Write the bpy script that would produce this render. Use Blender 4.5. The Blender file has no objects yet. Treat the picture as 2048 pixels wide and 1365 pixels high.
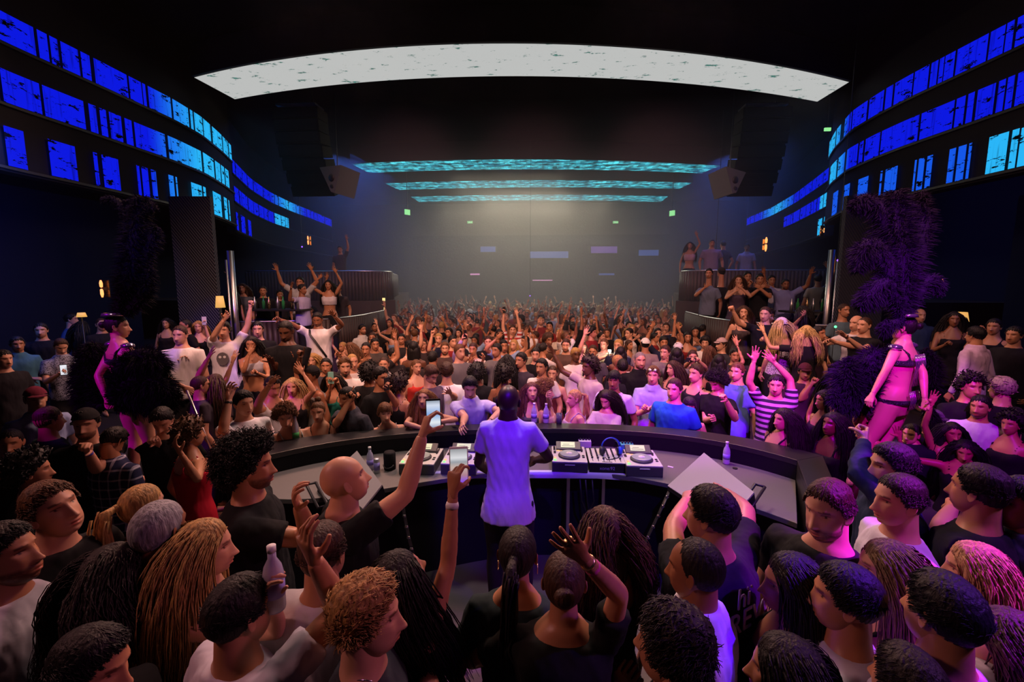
import bpy, math, random
import numpy as np
from mathutils import Vector, Matrix

# ------------------------------------------------------------------ camera, exposure, world
SC = bpy.context.scene
W, H, FPX = 2048.0, 1365.0, 910.0
CAM = np.array([0.4, 0.0, 2.6]); PITCH = math.radians(7.26); YAW = math.radians(4.15)
cd = bpy.data.cameras.new('camera'); cam = bpy.data.objects.new('camera', cd)
SC.collection.objects.link(cam)
cd.sensor_width = 36.0; cd.sensor_fit = 'HORIZONTAL'; cd.lens = FPX / W * 36.0
cd.clip_start = 0.05; cd.clip_end = 200
cam.location = CAM
cam.rotation_euler = (math.pi / 2 - PITCH, 0, YAW)
SC.camera = cam
SC.view_settings.view_transform = 'Standard'; SC.view_settings.look = 'None'
SC.view_settings.gamma = 1.0; SC.view_settings.exposure = 0.0
SC.view_settings.use_curve_mapping = False
SC.cycles.use_denoising = True
SC.cycles.max_bounces = 5; SC.cycles.diffuse_bounces = 2; SC.cycles.glossy_bounces = 2
SC.cycles.transmission_bounces = 4; SC.cycles.volume_bounces = 0; SC.cycles.transparent_max_bounces = 6
SC.cycles.caustics_reflective = False; SC.cycles.caustics_refractive = False
SC.cycles.sample_clamp_indirect = 3.0
wd = bpy.data.worlds.new('world'); SC.world = wd; wd.use_nodes = True
wd.node_tree.nodes['Background'].inputs[0].default_value = (0.002, 0.006, 0.050, 1)
wd.node_tree.nodes['Background'].inputs[1].default_value = 0.35

def cam_axes():
    s, c = math.sin(YAW), math.cos(YAW)
    r = np.array([c, s, 0.0]); f0 = np.array([-s, c, 0.0])
    f = f0 * math.cos(PITCH) + np.array([0, 0, -math.sin(PITCH)])
    u = f0 * math.sin(PITCH) + np.array([0, 0, math.cos(PITCH)])
    return r, f, u
CR, CF, CU = cam_axes()
def ray(px, py): return CR * (px - W / 2) / FPX + CF + CU * (H / 2 - py) / FPX
def at_z(px, py, z):
    d = ray(px, py); return CAM + d * ((z - CAM[2]) / d[2])
def at_d(px, py, d): return CAM + ray(px, py) * d
def at_y(px, py, y):
    d = ray(px, py); return CAM + d * ((y - CAM[1]) / d[1])

# ------------------------------------------------------------------ lamps of the club
def lamp(name, kind, loc, target, col, power, size=0.2, angle=60, blend=0.5, sy=None):
    ld = bpy.data.lights.new(name, kind); ld.color = col; ld.energy = power
    if kind == 'SPOT':
        ld.spot_size = math.radians(angle); ld.spot_blend = blend; ld.shadow_soft_size = size
    elif kind == 'AREA':
        ld.size = size
        if sy: ld.shape = 'RECTANGLE'; ld.size_y = sy
    else: ld.shadow_soft_size = size
    o = bpy.data.objects.new(name, ld); SC.collection.objects.link(o); o.location = loc
    v = Vector(target) - Vector(loc); o.rotation_euler = v.to_track_quat('-Z', 'Y').to_euler()
    return o
LAMPS = []
def L(*a, **k): LAMPS.append(lamp(*a, **k))
WARM = (1.0, 0.50, 0.38); PINK = (1.0, 0.36, 0.42); VIO = (0.10, 0.0, 1.0); MAG = (0.62, 0.0, 1.0); WHT = (1.0, 0.80, 0.72)
# warm front wash on the crowd, from the truss over the booth
for x, t in ((-3.2, -3.4), (-1.1, -1.2), (1.3, 1.2), (3.4, 3.6)):
    L('crowd_wash', 'SPOT', (x, 2.2, 6.6), (t*1.08, 9.0, 0.8), WARM, 1050, .25, 62, .8)
for x in (-4.5, 0.0, 4.5):
    L('back_wash', 'SPOT', (x*.6, 9.5, 6.9), (x, 19, 0.5), PINK, 420, .3, 75, .8)
# unseen soft lamps added under the ceiling so the smoke at the back glows
for x, y, e in ((-1.2, 20.0, 150), (-.6, 23.4, 270), (1.6, 25.4, 190), (-3.2, 25.6, 170)):
    L('haze_lamp', 'AREA', (x, y, 6.95), (x, y-1.5, 0), (1.0, .87, .64), e, 4.5, sy=3.0)
# neutral work light over the booth
L('booth_lamp', 'SPOT', (.3, 5.4, 6.9), (.3, 4.1, 1.0), WHT, 600, .25, 62, .7)
for x in (-2.0, 2.6): L('booth_lamp', 'SPOT', (x, 1.4, 6.8), (x*.62, 3.6, 1.0), WHT, 330, .15, 17, .5)  # two narrow spots added to brighten the monitor grilles
# violet moving head on the DJ, from behind the camera
L('violet_head', 'SPOT', (0.3, -1.2, 6.4), (-.02, 3.5, 1.2), (.13, 0, 1.0), 1500, .05, 9.5, .5)
L('violet_side', 'SPOT', (2.2, -.5, 6.6), (1.1, 4.1, .8), VIO, 1100, .06, 26, .4)
# magenta moving heads
L('magenta_head', 'SPOT', (.8, -1.0, 6.5), (2.1, 5.6, 1.2), MAG, 2000, .06, 22, .35)
L('magenta_head', 'SPOT', (1.2, -.8, 6.6), (4.0, 5.0, 1.4), MAG, 2000, .06, 22, .35)
L('magenta_head', 'SPOT', (5.8, 1.5, 6.5), (2.3, 2.2, 1.5), MAG, 600, .05, 24, .4)
L('violet_head', 'SPOT', (5.2, .4, 6.5), (1.5, 1.5, 1.2), VIO, 600, .05, 22, .4)
L('violet_head', 'SPOT', (-1.6, -1.0, 6.5), (-5.2, 8.0, 1.3), VIO, 1200, .06, 16, .4)
L('violet_head', 'SPOT', (-.6, -1.0, 6.5), (-.2, 5.6, 1.3), VIO, 500, .06, 20, .5)
L('magenta_head', 'SPOT', (-5.9, -.5, 6.4), (-3.55, 4.1, 1.6), MAG, 1300, .05, 13, .4)
# weak warm light coming back from the floor on to the people on the stage
L('stage_back', 'AREA', (-2.8, 7.5, 6.6), (-1.2, 1.6, 1.2), (1.0, .50, .38), 330, 1.5)
L('stage_back', 'AREA', (2.2, 7.5, 6.6), (1.0, 1.6, 1.2), (1.0, .46, .42), 260, 1.5)
L('stage_side', 'SPOT', (-4.6, .6, 5.2), (-1.0, 1.0, 1.2), (1.0, .42, .40), 330, .3, 46, .6)  # side fill spots added to brighten dark arms on the stage
L('stage_side', 'SPOT', (5.0, .8, 5.4), (1.5, 1.2, 1.3), (.95, .30, .62), 320, .3, 44, .6)
# unseen blue lamps added to turn the side walls and galleries navy
L('blue_wash', 'AREA', (-7.0, 5.5, 4.0), (-9.6, 5.5, 2.4), (.05, .16, 1.0), 70, 2.0)
L('blue_wash', 'AREA', (7.6, 5.5, 4.0), (10.2, 5.5, 2.4), (.05, .14, 1.0), 55, 2.0)
L('blue_wash', 'AREA', (-6.5, 16.0, 6.9), (-8.5, 17, 2.5), (.08, .20, 1.0), 120, 2.5)
L('blue_wash', 'AREA', (6.8, 16.0, 6.9), (8.8, 17, 2.5), (.08, .18, 1.0), 120, 2.5)
# narrow magenta and violet beams picking out single people
for (q, e, a, c) in (((1360, 790, 1.3), 2200, 7, MAG), ((1545, 760, 1.5), 3200, 8, MAG), ((1440, 790, 1.3), 2000, 6, MAG), ((1700, 850, 1.2), 1500, 8, MAG), ((1800, 740, 1.7), 2600, 10, MAG), ((1560, 660, 1.8), 2500, 6, VIO), ((1380, 812, 1.25), 2200, 4, MAG)):
    L('beam', 'SPOT', (1.4, -.6, 6.6), at_z(*q), c, e, .04, a, .3)
for (q, e, a, c) in (((1668, 1002, 1.75), 1300, 3.2, MAG), ((1800, 1000, 1.72), 1300, 4, MAG), ((1800, 930, 1.72), 1300, 4, MAG), ((1440, 1230, 1.35), 420, 5, VIO), ((1690, 1320, 1.30), 420, 7, VIO), ((1950, 1180, 1.5), 1000, 5, MAG), ((1420, 985, 1.6), 800, 4, MAG), ((1610, 1150, 1.6), 350, 4, VIO), ((2010, 1280, 1.5), 900, 5, MAG), ((1840, 1090, 1.3), 500, 4, VIO)):
    L('beam', 'SPOT', (5.0, 1.0, 6.4), at_z(*q), c, e*3, .03, a, .25)
for (q, e, a, c) in (((945, 800, 1.3), 900, 5, VIO), ((430, 730, 1.5), 1100, 6, VIO), ((650, 680, 1.4), 2000, 4, VIO), ((1075, 800, 1.3), 1000, 6, MAG), ((1230, 800, 1.2), 900, 5, MAG), ((950, 690, 1.5), 1200, 5, MAG), ((1180, 680, 1.5), 1500, 6, MAG)):
    L('beam', 'SPOT', (-1.4, -.6, 6.6), at_z(*q), c, e, .04, a, .4)

# ------------------------------------------------------------------ helpers
def lin(h):
    h = h.lstrip('#'); c = [int(h[i:i+2], 16) / 255 for i in (0, 2, 4)]
    return tuple(x / 12.92 if x <= 0.04045 else ((x + 0.055) / 1.055) ** 2.4 for x in c)
ALL = []          # objects are linked at the end, so that remeshing stays quick
def flush():
    for o in ALL: SC.collection.objects.link(o)
    ALL.clear()
def tag(o, label=None, cat=None, group=None, kind=None):
    if label: o['label'] = label
    if cat: o['category'] = cat
    if group: o['group'] = group
    if kind: o['kind'] = kind
    return o
def empty(name, loc, label=None, cat=None, group=None, rz=0):
    o = bpy.data.objects.new(name, None); ALL.append(o); o.location = [float(x) for x in loc]
    o.rotation_euler = (0, 0, rz); o.empty_display_size = 0.1
    return tag(o, label, cat, group)
def mesh_of(v, f, smooth=True, name='m'):
    me = bpy.data.meshes.new(name)
    v = np.asarray(v, dtype=np.float32).reshape(-1, 3)
    if isinstance(f, np.ndarray):
        n, k = f.shape
        me.vertices.add(len(v)); me.vertices.foreach_set('co', v.ravel())
        me.loops.add(n * k); me.polygons.add(n)
        me.loops.foreach_set('vertex_index', f.astype(np.int32).ravel())
        me.polygons.foreach_set('loop_start', np.arange(0, n * k, k, dtype=np.int32))
        me.update(calc_edges=True)
    else:
        me.from_pydata(v.tolist(), [], [list(map(int, q)) for q in f]); me.update()
    if smooth: me.polygons.foreach_set('use_smooth', np.ones(len(me.polygons), dtype=bool))
    return me
def obj(name, me, mat, parent=None, loc=None, color=None):
    o = bpy.data.objects.new(name, me); ALL.append(o)
    if mat and not me.materials: me.materials.append(mat)
    if mat and me.materials and me.materials[0] is not mat:
        o.material_slots[0].link = 'OBJECT'; o.material_slots[0].material = mat
    if parent is not None: o.parent = parent
    if loc is not None: o.location = [float(x) for x in loc]
    if color is not None: o.color = (*color, 1)
    return o
class MB:
    """collects shapes of ONE part"""
    def __init__(s): s.v = []; s.f = []; s.n = 0; s.m = []
    def add(s, v, f, mi=0):
        v = np.asarray(v, float).reshape(-1, 3); s.v.append(v)
        for q in f: s.f.append([int(i) + s.n for i in q]); s.m.append(mi)
        s.n += len(v); return s
    def box(s, c, d, rz=0, mi=0, bev=0, R=None):
        x, y, z = [k / 2 for k in d]
        P = np.array([[a*x, b*y, e*z] for e in (-1, 1) for b in (-1, 1) for a in (-1, 1)])
        if R is not None: P = P @ np.asarray(R).T
        if rz:
            k, q = math.cos(rz), math.sin(rz); P = P @ np.array([[k, q, 0], [-q, k, 0], [0, 0, 1]])
        return s.add(P + np.asarray(c), [(0,2,3,1),(4,5,7,6),(0,1,5,4),(2,6,7,3),(0,4,6,2),(1,3,7,5)], mi)
    def tube(s, path, rad, n=8, caps=True, mi=0):
        v, f = tube(path, rad, n, caps); return s.add(v, f, mi)
    def lathe(s, prof, c=(0, 0, 0), n=24, mi=0):
        P = [(c[0] + r*math.cos(2*math.pi*i/n), c[1] + r*math.sin(2*math.pi*i/n), c[2] + z) for r, z in prof for i in range(n)]
        F = [(j*n+i, j*n+(i+1) % n, (j+1)*n+(i+1) % n, (j+1)*n+i) for j in range(len(prof)-1) for i in range(n)]
        F.append(list(range(n))[::-1]); F.append([(len(prof)-1)*n+i for i in range(n)])
        return s.add(P, F, mi)
    def prism(s, poly, z0, z1, mi=0):
        n = len(poly); P = [(p[0], p[1], z0) for p in poly] + [(p[0], p[1], z1) for p in poly]
        F = [list(range(n))[::-1], list(range(n, 2*n))] + [(i, (i+1) % n, n+(i+1) % n, n+i) for i in range(n)]
        return s.add(P, F, mi)
    def mesh(s, smooth=False):
        me = mesh_of(np.concatenate(s.v), s.f, smooth)
        if any(s.m): me.polygons.foreach_set('material_index', np.array(s.m, dtype=np.int32))
        return me
    def build(s, name, mat, parent=None, smooth=False, color=None, bevel=0, loc=None, mats=None):
        me = s.mesh(smooth)
        if mats:
            for m in mats: me.materials.append(m)
            o = obj(name, me, None, parent, loc, color)
        else: o = obj(name, me, mat, parent, loc, color)
        if bevel:
            b = o.modifiers.new('b', 'BEVEL'); b.width = bevel; b.segments = 2; b.limit_method = 'ANGLE'
        return o
def nrm(a):
    a = np.asarray(a, float); l = np.linalg.norm(a); return a / l if l > 1e-9 else a
def tube(path, rad, n=8, caps=True, ref=(0.13, 0.2, 0.97)):
    """rad: number, list of numbers, or list of (a, b) half axes; a lies along the reference side axis"""
    P = np.asarray(path, float); k = len(P)
    R = np.ones((k, 2)) * rad if np.isscalar(rad) else np.array([(r, r) if np.isscalar(r) else r for r in rad], float)
    T = np.gradient(P, axis=0) if k > 1 else P; T /= np.maximum(np.linalg.norm(T, axis=1, keepdims=True), 1e-9)
    a = np.cross(np.asarray(ref, float), T[0])
    if np.linalg.norm(a) < 1e-3: a = np.cross((1, 0, 0), T[0])
    a = nrm(a); V = []
    th = np.arange(n) * 2 * math.pi / n
    for i in range(k):
        a = nrm(a - T[i] * np.dot(a, T[i])); b = np.cross(T[i], a)
        V.append(P[i] + np.outer(np.cos(th) * R[i, 0], a) + np.outer(np.sin(th) * R[i, 1], b))
    V = np.concatenate(V)
    i = np.arange(n); j = (i + 1) % n
    F = [q for s_ in range(k-1) for q in np.stack([s_*n+i, s_*n+j, (s_+1)*n+j, (s_+1)*n+i], 1).tolist()]
    if caps: F.append(list(range(n))[::-1]); F.append([(k-1)*n+q for q in range(n)])
    return V, F
def join(parts):
    V, F, n = [], [], 0
    for v, f in parts:
        v = np.asarray(v, float); V.append(v)
        F += [[int(i) + n for i in q] for q in f]; n += len(v)
    return np.concatenate(V), F
def remesh(v, f, vox, smooth=4, fac=0.5):
    me = mesh_of(v, f, False); o = bpy.data.objects.new('tmp', me); SC.collection.objects.link(o)
    m = o.modifiers.new('r', 'REMESH'); m.mode = 'VOXEL'; m.voxel_size = vox
    if smooth:
        s = o.modifiers.new('s', 'SMOOTH'); s.iterations = smooth; s.factor = fac
    dg = bpy.context.evaluated_depsgraph_get(); ev = o.evaluated_get(dg); em = ev.to_mesh()
    V = np.empty(len(em.vertices) * 3, dtype=np.float32); em.vertices.foreach_get('co', V)
    nl = len(em.loops); idx = np.empty(nl, dtype=np.int32); em.loops.foreach_get('vertex_index', idx)
    tot = np.empty(len(em.polygons), dtype=np.int32); em.polygons.foreach_get('loop_total', tot)
    ev.to_mesh_clear(); bpy.data.objects.remove(o); bpy.data.meshes.remove(me)
    F = idx.reshape(-1, 4) if (tot == 4).all() else np.zeros((0, 4), int)
    return V.reshape(-1, 3).astype(float), F
def jq(parts):
    """join of all-quad arrays"""
    V, F, n = [], [], 0
    for v, f in parts: V.append(v); F.append(np.asarray(f) + n); n += len(v)
    return np.concatenate(V), np.concatenate(F)
def wob(P, s, seed=0.0):
    x, y, z = P[:, 0]*s, P[:, 1]*s, P[:, 2]*s
    return (np.sin(x*1.7+y*2.3+seed) + np.sin(y*3.1-z*1.9+seed*2.1) + np.sin(z*2.7+x*3.7+seed*.7) + np.sin((x+y+z)*5.3+seed*1.3)*.5) / 3.5

# ------------------------------------------------------------------ materials
def mat(name, base=(.5, .5, .5), rough=.6, metal=0.0, emit=None, es=0.0, spec=0.5, alpha=1.0, trans=0.0):
    m = bpy.data.materials.new(name); m.use_nodes = True; b = m.node_tree.nodes['Principled BSDF']
    b.inputs['Base Color'].default_value = (*base, 1); b.inputs['Roughness'].default_value = rough
    b.inputs['Metallic'].default_value = metal; b.inputs['Specular IOR Level'].default_value = spec
    b.inputs['Transmission Weight'].default_value = trans; b.inputs['Alpha'].default_value = alpha
    if emit: b.inputs['Emission Color'].default_value = (*emit, 1); b.inputs['Emission Strength'].default_value = es
    return m
def NN(m, t, **k):
    n = m.node_tree.nodes.new(t)
    for a, b in k.items():
        if a in n.inputs: n.inputs[a].default_value = b
        else: setattr(n, a, b)
    return n
def LK(m, a, b): m.node_tree.links.new(a, b)
def bumpy(m, scale, strength, dist=0.01, kind='ShaderNodeTexNoise', stretch=None):
    t = NN(m, kind); t.inputs['Scale'].default_value = scale
    tc = NN(m, 'ShaderNodeTexCoord'); src = tc.outputs['Object']
    if stretch:
        mp = NN(m, 'ShaderNodeMapping'); mp.inputs['Scale'].default_value = stretch; LK(m, src, mp.inputs[0]); src = mp.outputs[0]
    LK(m, src, t.inputs['Vector'])
    b = NN(m, 'ShaderNodeBump'); b.inputs['Strength'].default_value = strength; b.inputs['Distance'].default_value = dist
    LK(m, t.outputs[0], b.inputs['Height']); LK(m, b.outputs[0], m.node_tree.nodes['Principled BSDF'].inputs['Normal']); return m
def objcol(m, tint=False):
    """base colour from the object's own colour, times the tint attribute (lips, brows, beard, shadow under the nose)"""
    oi = NN(m, 'ShaderNodeObjectInfo'); p = m.node_tree.nodes['Principled BSDF']
    if tint:
        at = NN(m, 'ShaderNodeAttribute'); at.attribute_name = 'tint'
        mx = NN(m, 'ShaderNodeMix'); mx.data_type = 'RGBA'; mx.blend_type = 'MULTIPLY'; mx.inputs[0].default_value = 1
        LK(m, oi.outputs['Color'], mx.inputs[6]); LK(m, at.outputs['Color'], mx.inputs[7]); LK(m, mx.outputs[2], p.inputs['Base Color'])
    else: LK(m, oi.outputs['Color'], p.inputs['Base Color'])
    return oi
M = {}
M['skin'] = bumpy(mat('skin', rough=.42, spec=.45), 90, .12, .002); objcol(M['skin'], True)
M['cloth'] = bumpy(mat('cotton', rough=.88, spec=.25), 7, .55, .03, stretch=(1.6, 1.6, .55)); objcol(M['cloth'])
M['denim'] = bumpy(mat('denim', rough=.85, spec=.3), 14, .5, .02, stretch=(1, 1, .5)); objcol(M['denim'])
M['satin'] = bumpy(mat('satin', rough=.38, spec=.6), 9, .6, .03, stretch=(1.5, 1.5, .5)); objcol(M['satin'])
def hairmat(name, sx):
    m = mat(name, rough=.55, spec=.35); oi = NN(m, 'ShaderNodeObjectInfo'); tc = NN(m, 'ShaderNodeTexCoord')
    mp = NN(m, 'ShaderNodeMapping'); mp.inputs['Scale'].default_value = sx; LK(m, tc.outputs['Object'], mp.inputs[0])
    n = NN(m, 'ShaderNodeTexNoise'); n.inputs['Scale'].default_value = 30; n.inputs['Detail'].default_value = 4; LK(m, mp.outputs[0], n.inputs['Vector'])
    r = NN(m, 'ShaderNodeMapRange'); r.inputs[1].default_value = .3; r.inputs[2].default_value = .7; r.inputs[3].default_value = .45; r.inputs[4].default_value = 1.5; LK(m, n.outputs[0], r.inputs[0])
    mx = NN(m, 'ShaderNodeVectorMath', operation='SCALE'); LK(m, oi.outputs['Color'], mx.inputs[0]); LK(m, r.outputs[0], mx.inputs[3])
    p = m.node_tree.nodes['Principled BSDF']; LK(m, mx.outputs[0], p.inputs['Base Color'])
    b = NN(m, 'ShaderNodeBump'); b.inputs['Strength'].default_value = .8; b.inputs['Distance'].default_value = .01; LK(m, n.outputs[0], b.inputs['Height']); LK(m, b.outputs[0], p.inputs['Normal'])
    return m
M['hair'] = hairmat('hair', (3, 3, .5)); M['curl'] = hairmat('curly_hair', (2, 2, 2))
def pattern_mat(name, kind, c2, scale):
    m = mat(name, rough=.85, spec=.25); oi = NN(m, 'ShaderNodeObjectInfo'); tc = NN(m, 'ShaderNodeTexCoord')
    p = m.node_tree.nodes['Principled BSDF']; sp = NN(m, 'ShaderNodeSeparateXYZ'); LK(m, tc.outputs['Object'], sp.inputs[0])
    def band(sock, s, th):
        a = NN(m, 'ShaderNodeMath', operation='MULTIPLY'); a.inputs[1].default_value = s; LK(m, sock, a.inputs[0])
        b = NN(m, 'ShaderNodeMath', operation='FRACT'); LK(m, a.outputs[0], b.inputs[0])
        c = NN(m, 'ShaderNodeMath', operation='GREATER_THAN'); c.inputs[1].default_value = th; LK(m, b.outputs[0], c.inputs[0]); return c.outputs[0]
    if kind == 'stripe': fac = band(sp.outputs[2], scale, .5)
    elif kind == 'plaid':
        a = band(sp.outputs[2], scale, .82); b = band(sp.outputs[0], scale, .82)
        x = NN(m, 'ShaderNodeMath', operation='ADD'); LK(m, a, x.inputs[0]); LK(m, b, x.inputs[1])
        y = NN(m, 'ShaderNodeMath', operation='MULTIPLY'); y.inputs[1].default_value = .5; LK(m, x.outputs[0], y.inputs[0]); fac = y.outputs[0]
    else:
        v = NN(m, 'ShaderNodeTexVoronoi' if kind == 'dots' else 'ShaderNodeTexNoise'); v.inputs['Scale'].default_value = scale
        LK(m, tc.outputs['Object'], v.inputs['Vector'])
        c = NN(m, 'ShaderNodeMath', operation='LESS_THAN' if kind == 'dots' else 'GREATER_THAN'); c.inputs[1].default_value = .38 if kind == 'dots' else .56
        LK(m, v.outputs[0], c.inputs[0]); fac = c.outputs[0]
    mx = NN(m, 'ShaderNodeMix'); mx.data_type = 'RGBA'; LK(m, fac, mx.inputs[0]); LK(m, oi.outputs['Color'], mx.inputs[6]); mx.inputs[7].default_value = (*lin(c2), 1)
    LK(m, mx.outputs[2], p.inputs['Base Color']); return m
M['redstripe'] = pattern_mat('red_white_stripe', 'stripe', '#a8302c', 11)
M['plaid'] = pattern_mat('plaid_shirt', 'plaid', '#c9cbe0', 14)
M['print'] = pattern_mat('leaf_print_cloth', 'noise', '#30303a', 22)
M['dots'] = pattern_mat('speckled_cloth', 'dots', '#34343c', 60)
M['boho'] = pattern_mat('banded_pattern_cloth', 'stripe', '#2a2438', 16)
M['sequin'] = bumpy(mat('sequins', (.05, .05, .06), .25, .6), 120, 1, .01, 'ShaderNodeTexVoronoi')
M['blk'] = mat('black_plastic', (.012, .012, .013), .45); M['blkm'] = bumpy(mat('black_matte_panel', (.009, .009, .011), .7, spec=.15), 120, .1, .002)
M['chrome'] = mat('chrome', (.8, .78, .76), .34, 1.0); M['brass'] = mat('brass', (.75, .5, .22), .25, 1.0)
M['steel'] = mat('steel', (.5, .5, .5), .35, 1.0)
M['glass'] = mat('clear_glass', (.9, .95, 1), .08, trans=.85, spec=.6)
M['white'] = mat('white_plastic', (.75, .75, .75), .5)
M['gold'] = mat('gold_metal', (.8, .6, .3), .3, 1.0)
M['leather'] = mat('black_strap', (.01, .01, .01), .5)
# ------------------------------------------------------------------ heads, hair, hands
def exit_r(D, o, c, r):
    q = (o - c) / r; d = D / r
    A = (d*d).sum(-1); B = (d*q).sum(-1); C = (q*q).sum() - 1
    return (-B + np.sqrt(np.maximum(B*B - A*C, 0))) / A
ORG = np.array([0, 0, -.01])
def head_dirs(na, ne):
    u = np.linspace(-1, 1, na, endpoint=False); az = math.pi * (.62*u + .38*u**3)
    w = np.linspace(-1, 1, ne); el = (math.pi/2) * (.72*w + .28*w**3) * .998 + np.where(np.abs(w) < 1, -.10*(1-w*w), 0)
    EL, AZ = np.meshgrid(el, az, indexing='ij')
    return np.stack([np.sin(AZ)*np.cos(EL), np.cos(AZ)*np.cos(EL), np.sin(EL)], -1).reshape(-1, 3), AZ.ravel()
def grid_faces(na, ne):
    i, j = np.meshgrid(np.arange(ne-1), np.arange(na), indexing='ij'); k = (j+1) % na
    return np.stack([i*na+j, i*na+k, (i+1)*na+k, (i+1)*na+j], -1).reshape(-1, 4)
def skull(D, fem, wide=1.0):
    r1 = exit_r(D, ORG, np.array([0, -.012, .025]), np.array([.074*wide, .096, .095]))
    r2 = exit_r(D, ORG, np.array([0, .020, -.045]), np.array([(.052 if fem else .059)*wide, .066, .068]))
    k = .009; r = k * np.log(np.exp(r1/k) + np.exp(r2/k)); return r
def gss(x, z, cx, cz, sx, sz): return np.exp(-((x-cx)/sx)**2 - ((z-cz)/sz)**2)
HEADS = {}
def head_mesh(fem, lod, beard):
    """head in its own frame: x = its left, y = face, z = up.  returns verts, quads, tint"""
    key = (fem, lod, beard)
    if key in HEADS: return HEADS[key]
    na, ne = ((84, 66), (56, 44), (22, 16))[lod]
    D, AZ = head_dirs(na, ne); r = skull(D, fem); P = ORG + D * r[:, None]
    x, y, z = P.T; fr = np.clip((y - .01) / .05, 0, 1)
    ax = np.abs(x)
    nose = np.clip((.028 - z) / .062, 0, 1) * np.clip((z + .052) / .012, 0, 1)
    dy = .0260 * nose**1.15 * np.exp(-(x / (.0095 + .006*nose))**2)
    dy += .006 * gss(ax, z, .013, -.036, .006, .007)
    dy -= .0155 * gss(ax, z, .031, .012, .016, .010)
    dy += .006 * gss(ax, z, .030, .032, .024, .008) * (0.6 if fem else 1)
    dy += .004 * gss(ax, z, .046, -.018, .016, .014)
    dy += .007 * gss(ax, z, .0, -.059, .017, .0055) + .008 * gss(ax, z, .0, -.072, .015, .0055)
    dy -= .007 * gss(ax, z, 0, -.0655, .024, .003)
    dy -= .004 * gss(ax, z, 0, -.083, .02, .005)
    dy += .009 * gss(ax, z, 0, -.100, .018, .012)
    dy += .0055 * gss(ax, z, .031, .010, .009, .0055)      # eye ball under the lid
    P = P + np.stack([0*dy, dy*fr, 0*dy], 1)
    if beard: P = P + D * (.006 * np.clip((-.045 - z)/.02, 0, 1) * np.clip((y+.02)/.03, 0, 1))[:, None]
    t = np.ones((len(P), 3)); 
    def paint(mask, col):
        nonlocal t; m = np.clip(mask, 0, 1)[:, None]; t = t*(1-m) + np.array(col)*m
    f2 = (fr > .5)
    paint(f2*(gss(ax, z, 0, -.059, .020, .006) + gss(ax, z, 0, -.071, .018, .006) > .45)*.8, (.85, .42, .42))
    paint(f2*(gss(ax, z, 0, -.0655, .022, .0022) > .4)*.8, (.35, .15, .14))
    paint(f2*(gss(ax, z, .032, .031 + .08*(0), .020, .0045) > .4)*(.75 if fem else .85), (.16, .11, .09))
    if lod == 1:
        paint(f2*(gss(ax, z, .031, .010, .012, .0045) > .35)*.8, (.22, .16, .14))
    elif lod == 0:
        paint(f2*(gss(ax, z, .031, .007, .0105, .0030) > .5)*.6, (.62, .6, .6)); paint(f2*(gss(ax, z, 0, -.047, .0085, .0035) > .5)*.6, (.62, .45, .42)); paint(f2*gss(ax, z, .031, .018, .018, .007)*.35, (.5, .36, .32))  # eye whites, nostril shadow painted under the nose, upper lids darker
        paint(f2*(gss(ax, z, .031, .009, .005, .0048) > .45)*.95, (.06, .05, .05))
        paint(f2*(gss(ax, z, .031, .014, .0155, .0026) > .4)*.9, (.10, .07, .06))
    else: paint(f2*(gss(ax, z, .031, .010, .014, .006) > .4)*.8, (.25, .2, .2))
    if beard:
        bm = np.clip((-.040 - z)/.012, 0, 1) * np.clip((y+.01)/.02, 0, 1) * (1 - 1.6*gss(ax, z, 0, -.065, .019, .010)).clip(0, 1)
        bm = np.maximum(bm, (gss(ax, z, 0, -.049, .03, .005) > .5)*1.0); bm *= np.clip(1.3 - np.abs(wob(P, 300))*.8, .5, 1)
        paint(bm*.82, (.12, .09, .08))
    V, F = P, grid_faces(na, ne)
    if lod < 2:       # ears
        for s in (-1, 1):
            n1, n2 = (12, 9) if lod == 0 else (8, 6)
            D2, _ = head_dirs(n1, n2); E = D2 * np.array([.009, .016, .030])
            inner = (D2[:, 0]*s > .3) * .006 * (1 - ((D2[:, 1])**2 + D2[:, 2]**2)).clip(0, 1)
            E[:, 0] -= s * inner * 1.6; E[:, 1] += E[:, 2]*(-.2); E[:, 0] += s*(-E[:, 1])*.55
            E += np.array([s*.076, -.006, -.002])
            t = np.concatenate([t, np.ones((len(E), 3))]); V, F = jq([(V, F), (E, grid_faces(n1, n2))])
    HEADS[key] = (V, F, t); return HEADS[key]
def hairline(az, style):
    a = np.abs(az) * 180 / math.pi
    xs = [0, 25, 45, 62, 78, 92, 110, 135, 180]
    zs = [.070, .068, .052, .040, .000, -.012, -.022, -.055, -.068]
    if style in ('short', 'fade', 'messy', 'buzz', 'fringe'): zs[6] = -.016; zs[7] = -.036; zs[8] = -.046
    if style == 'bald': return np.full_like(a, .5)
    if style == 'fringe': zs[0] = .040; zs[1] = .040; zs[2] = .036
    if style == 'receding': zs = [.104, .108, .098, .075, .02, .0, -.02, -.05, -.062]
    if style in ('buzz', 'fade'): zs[0] = .078; zs[1] = .076
    return np.interp(a, xs, zs)
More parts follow.
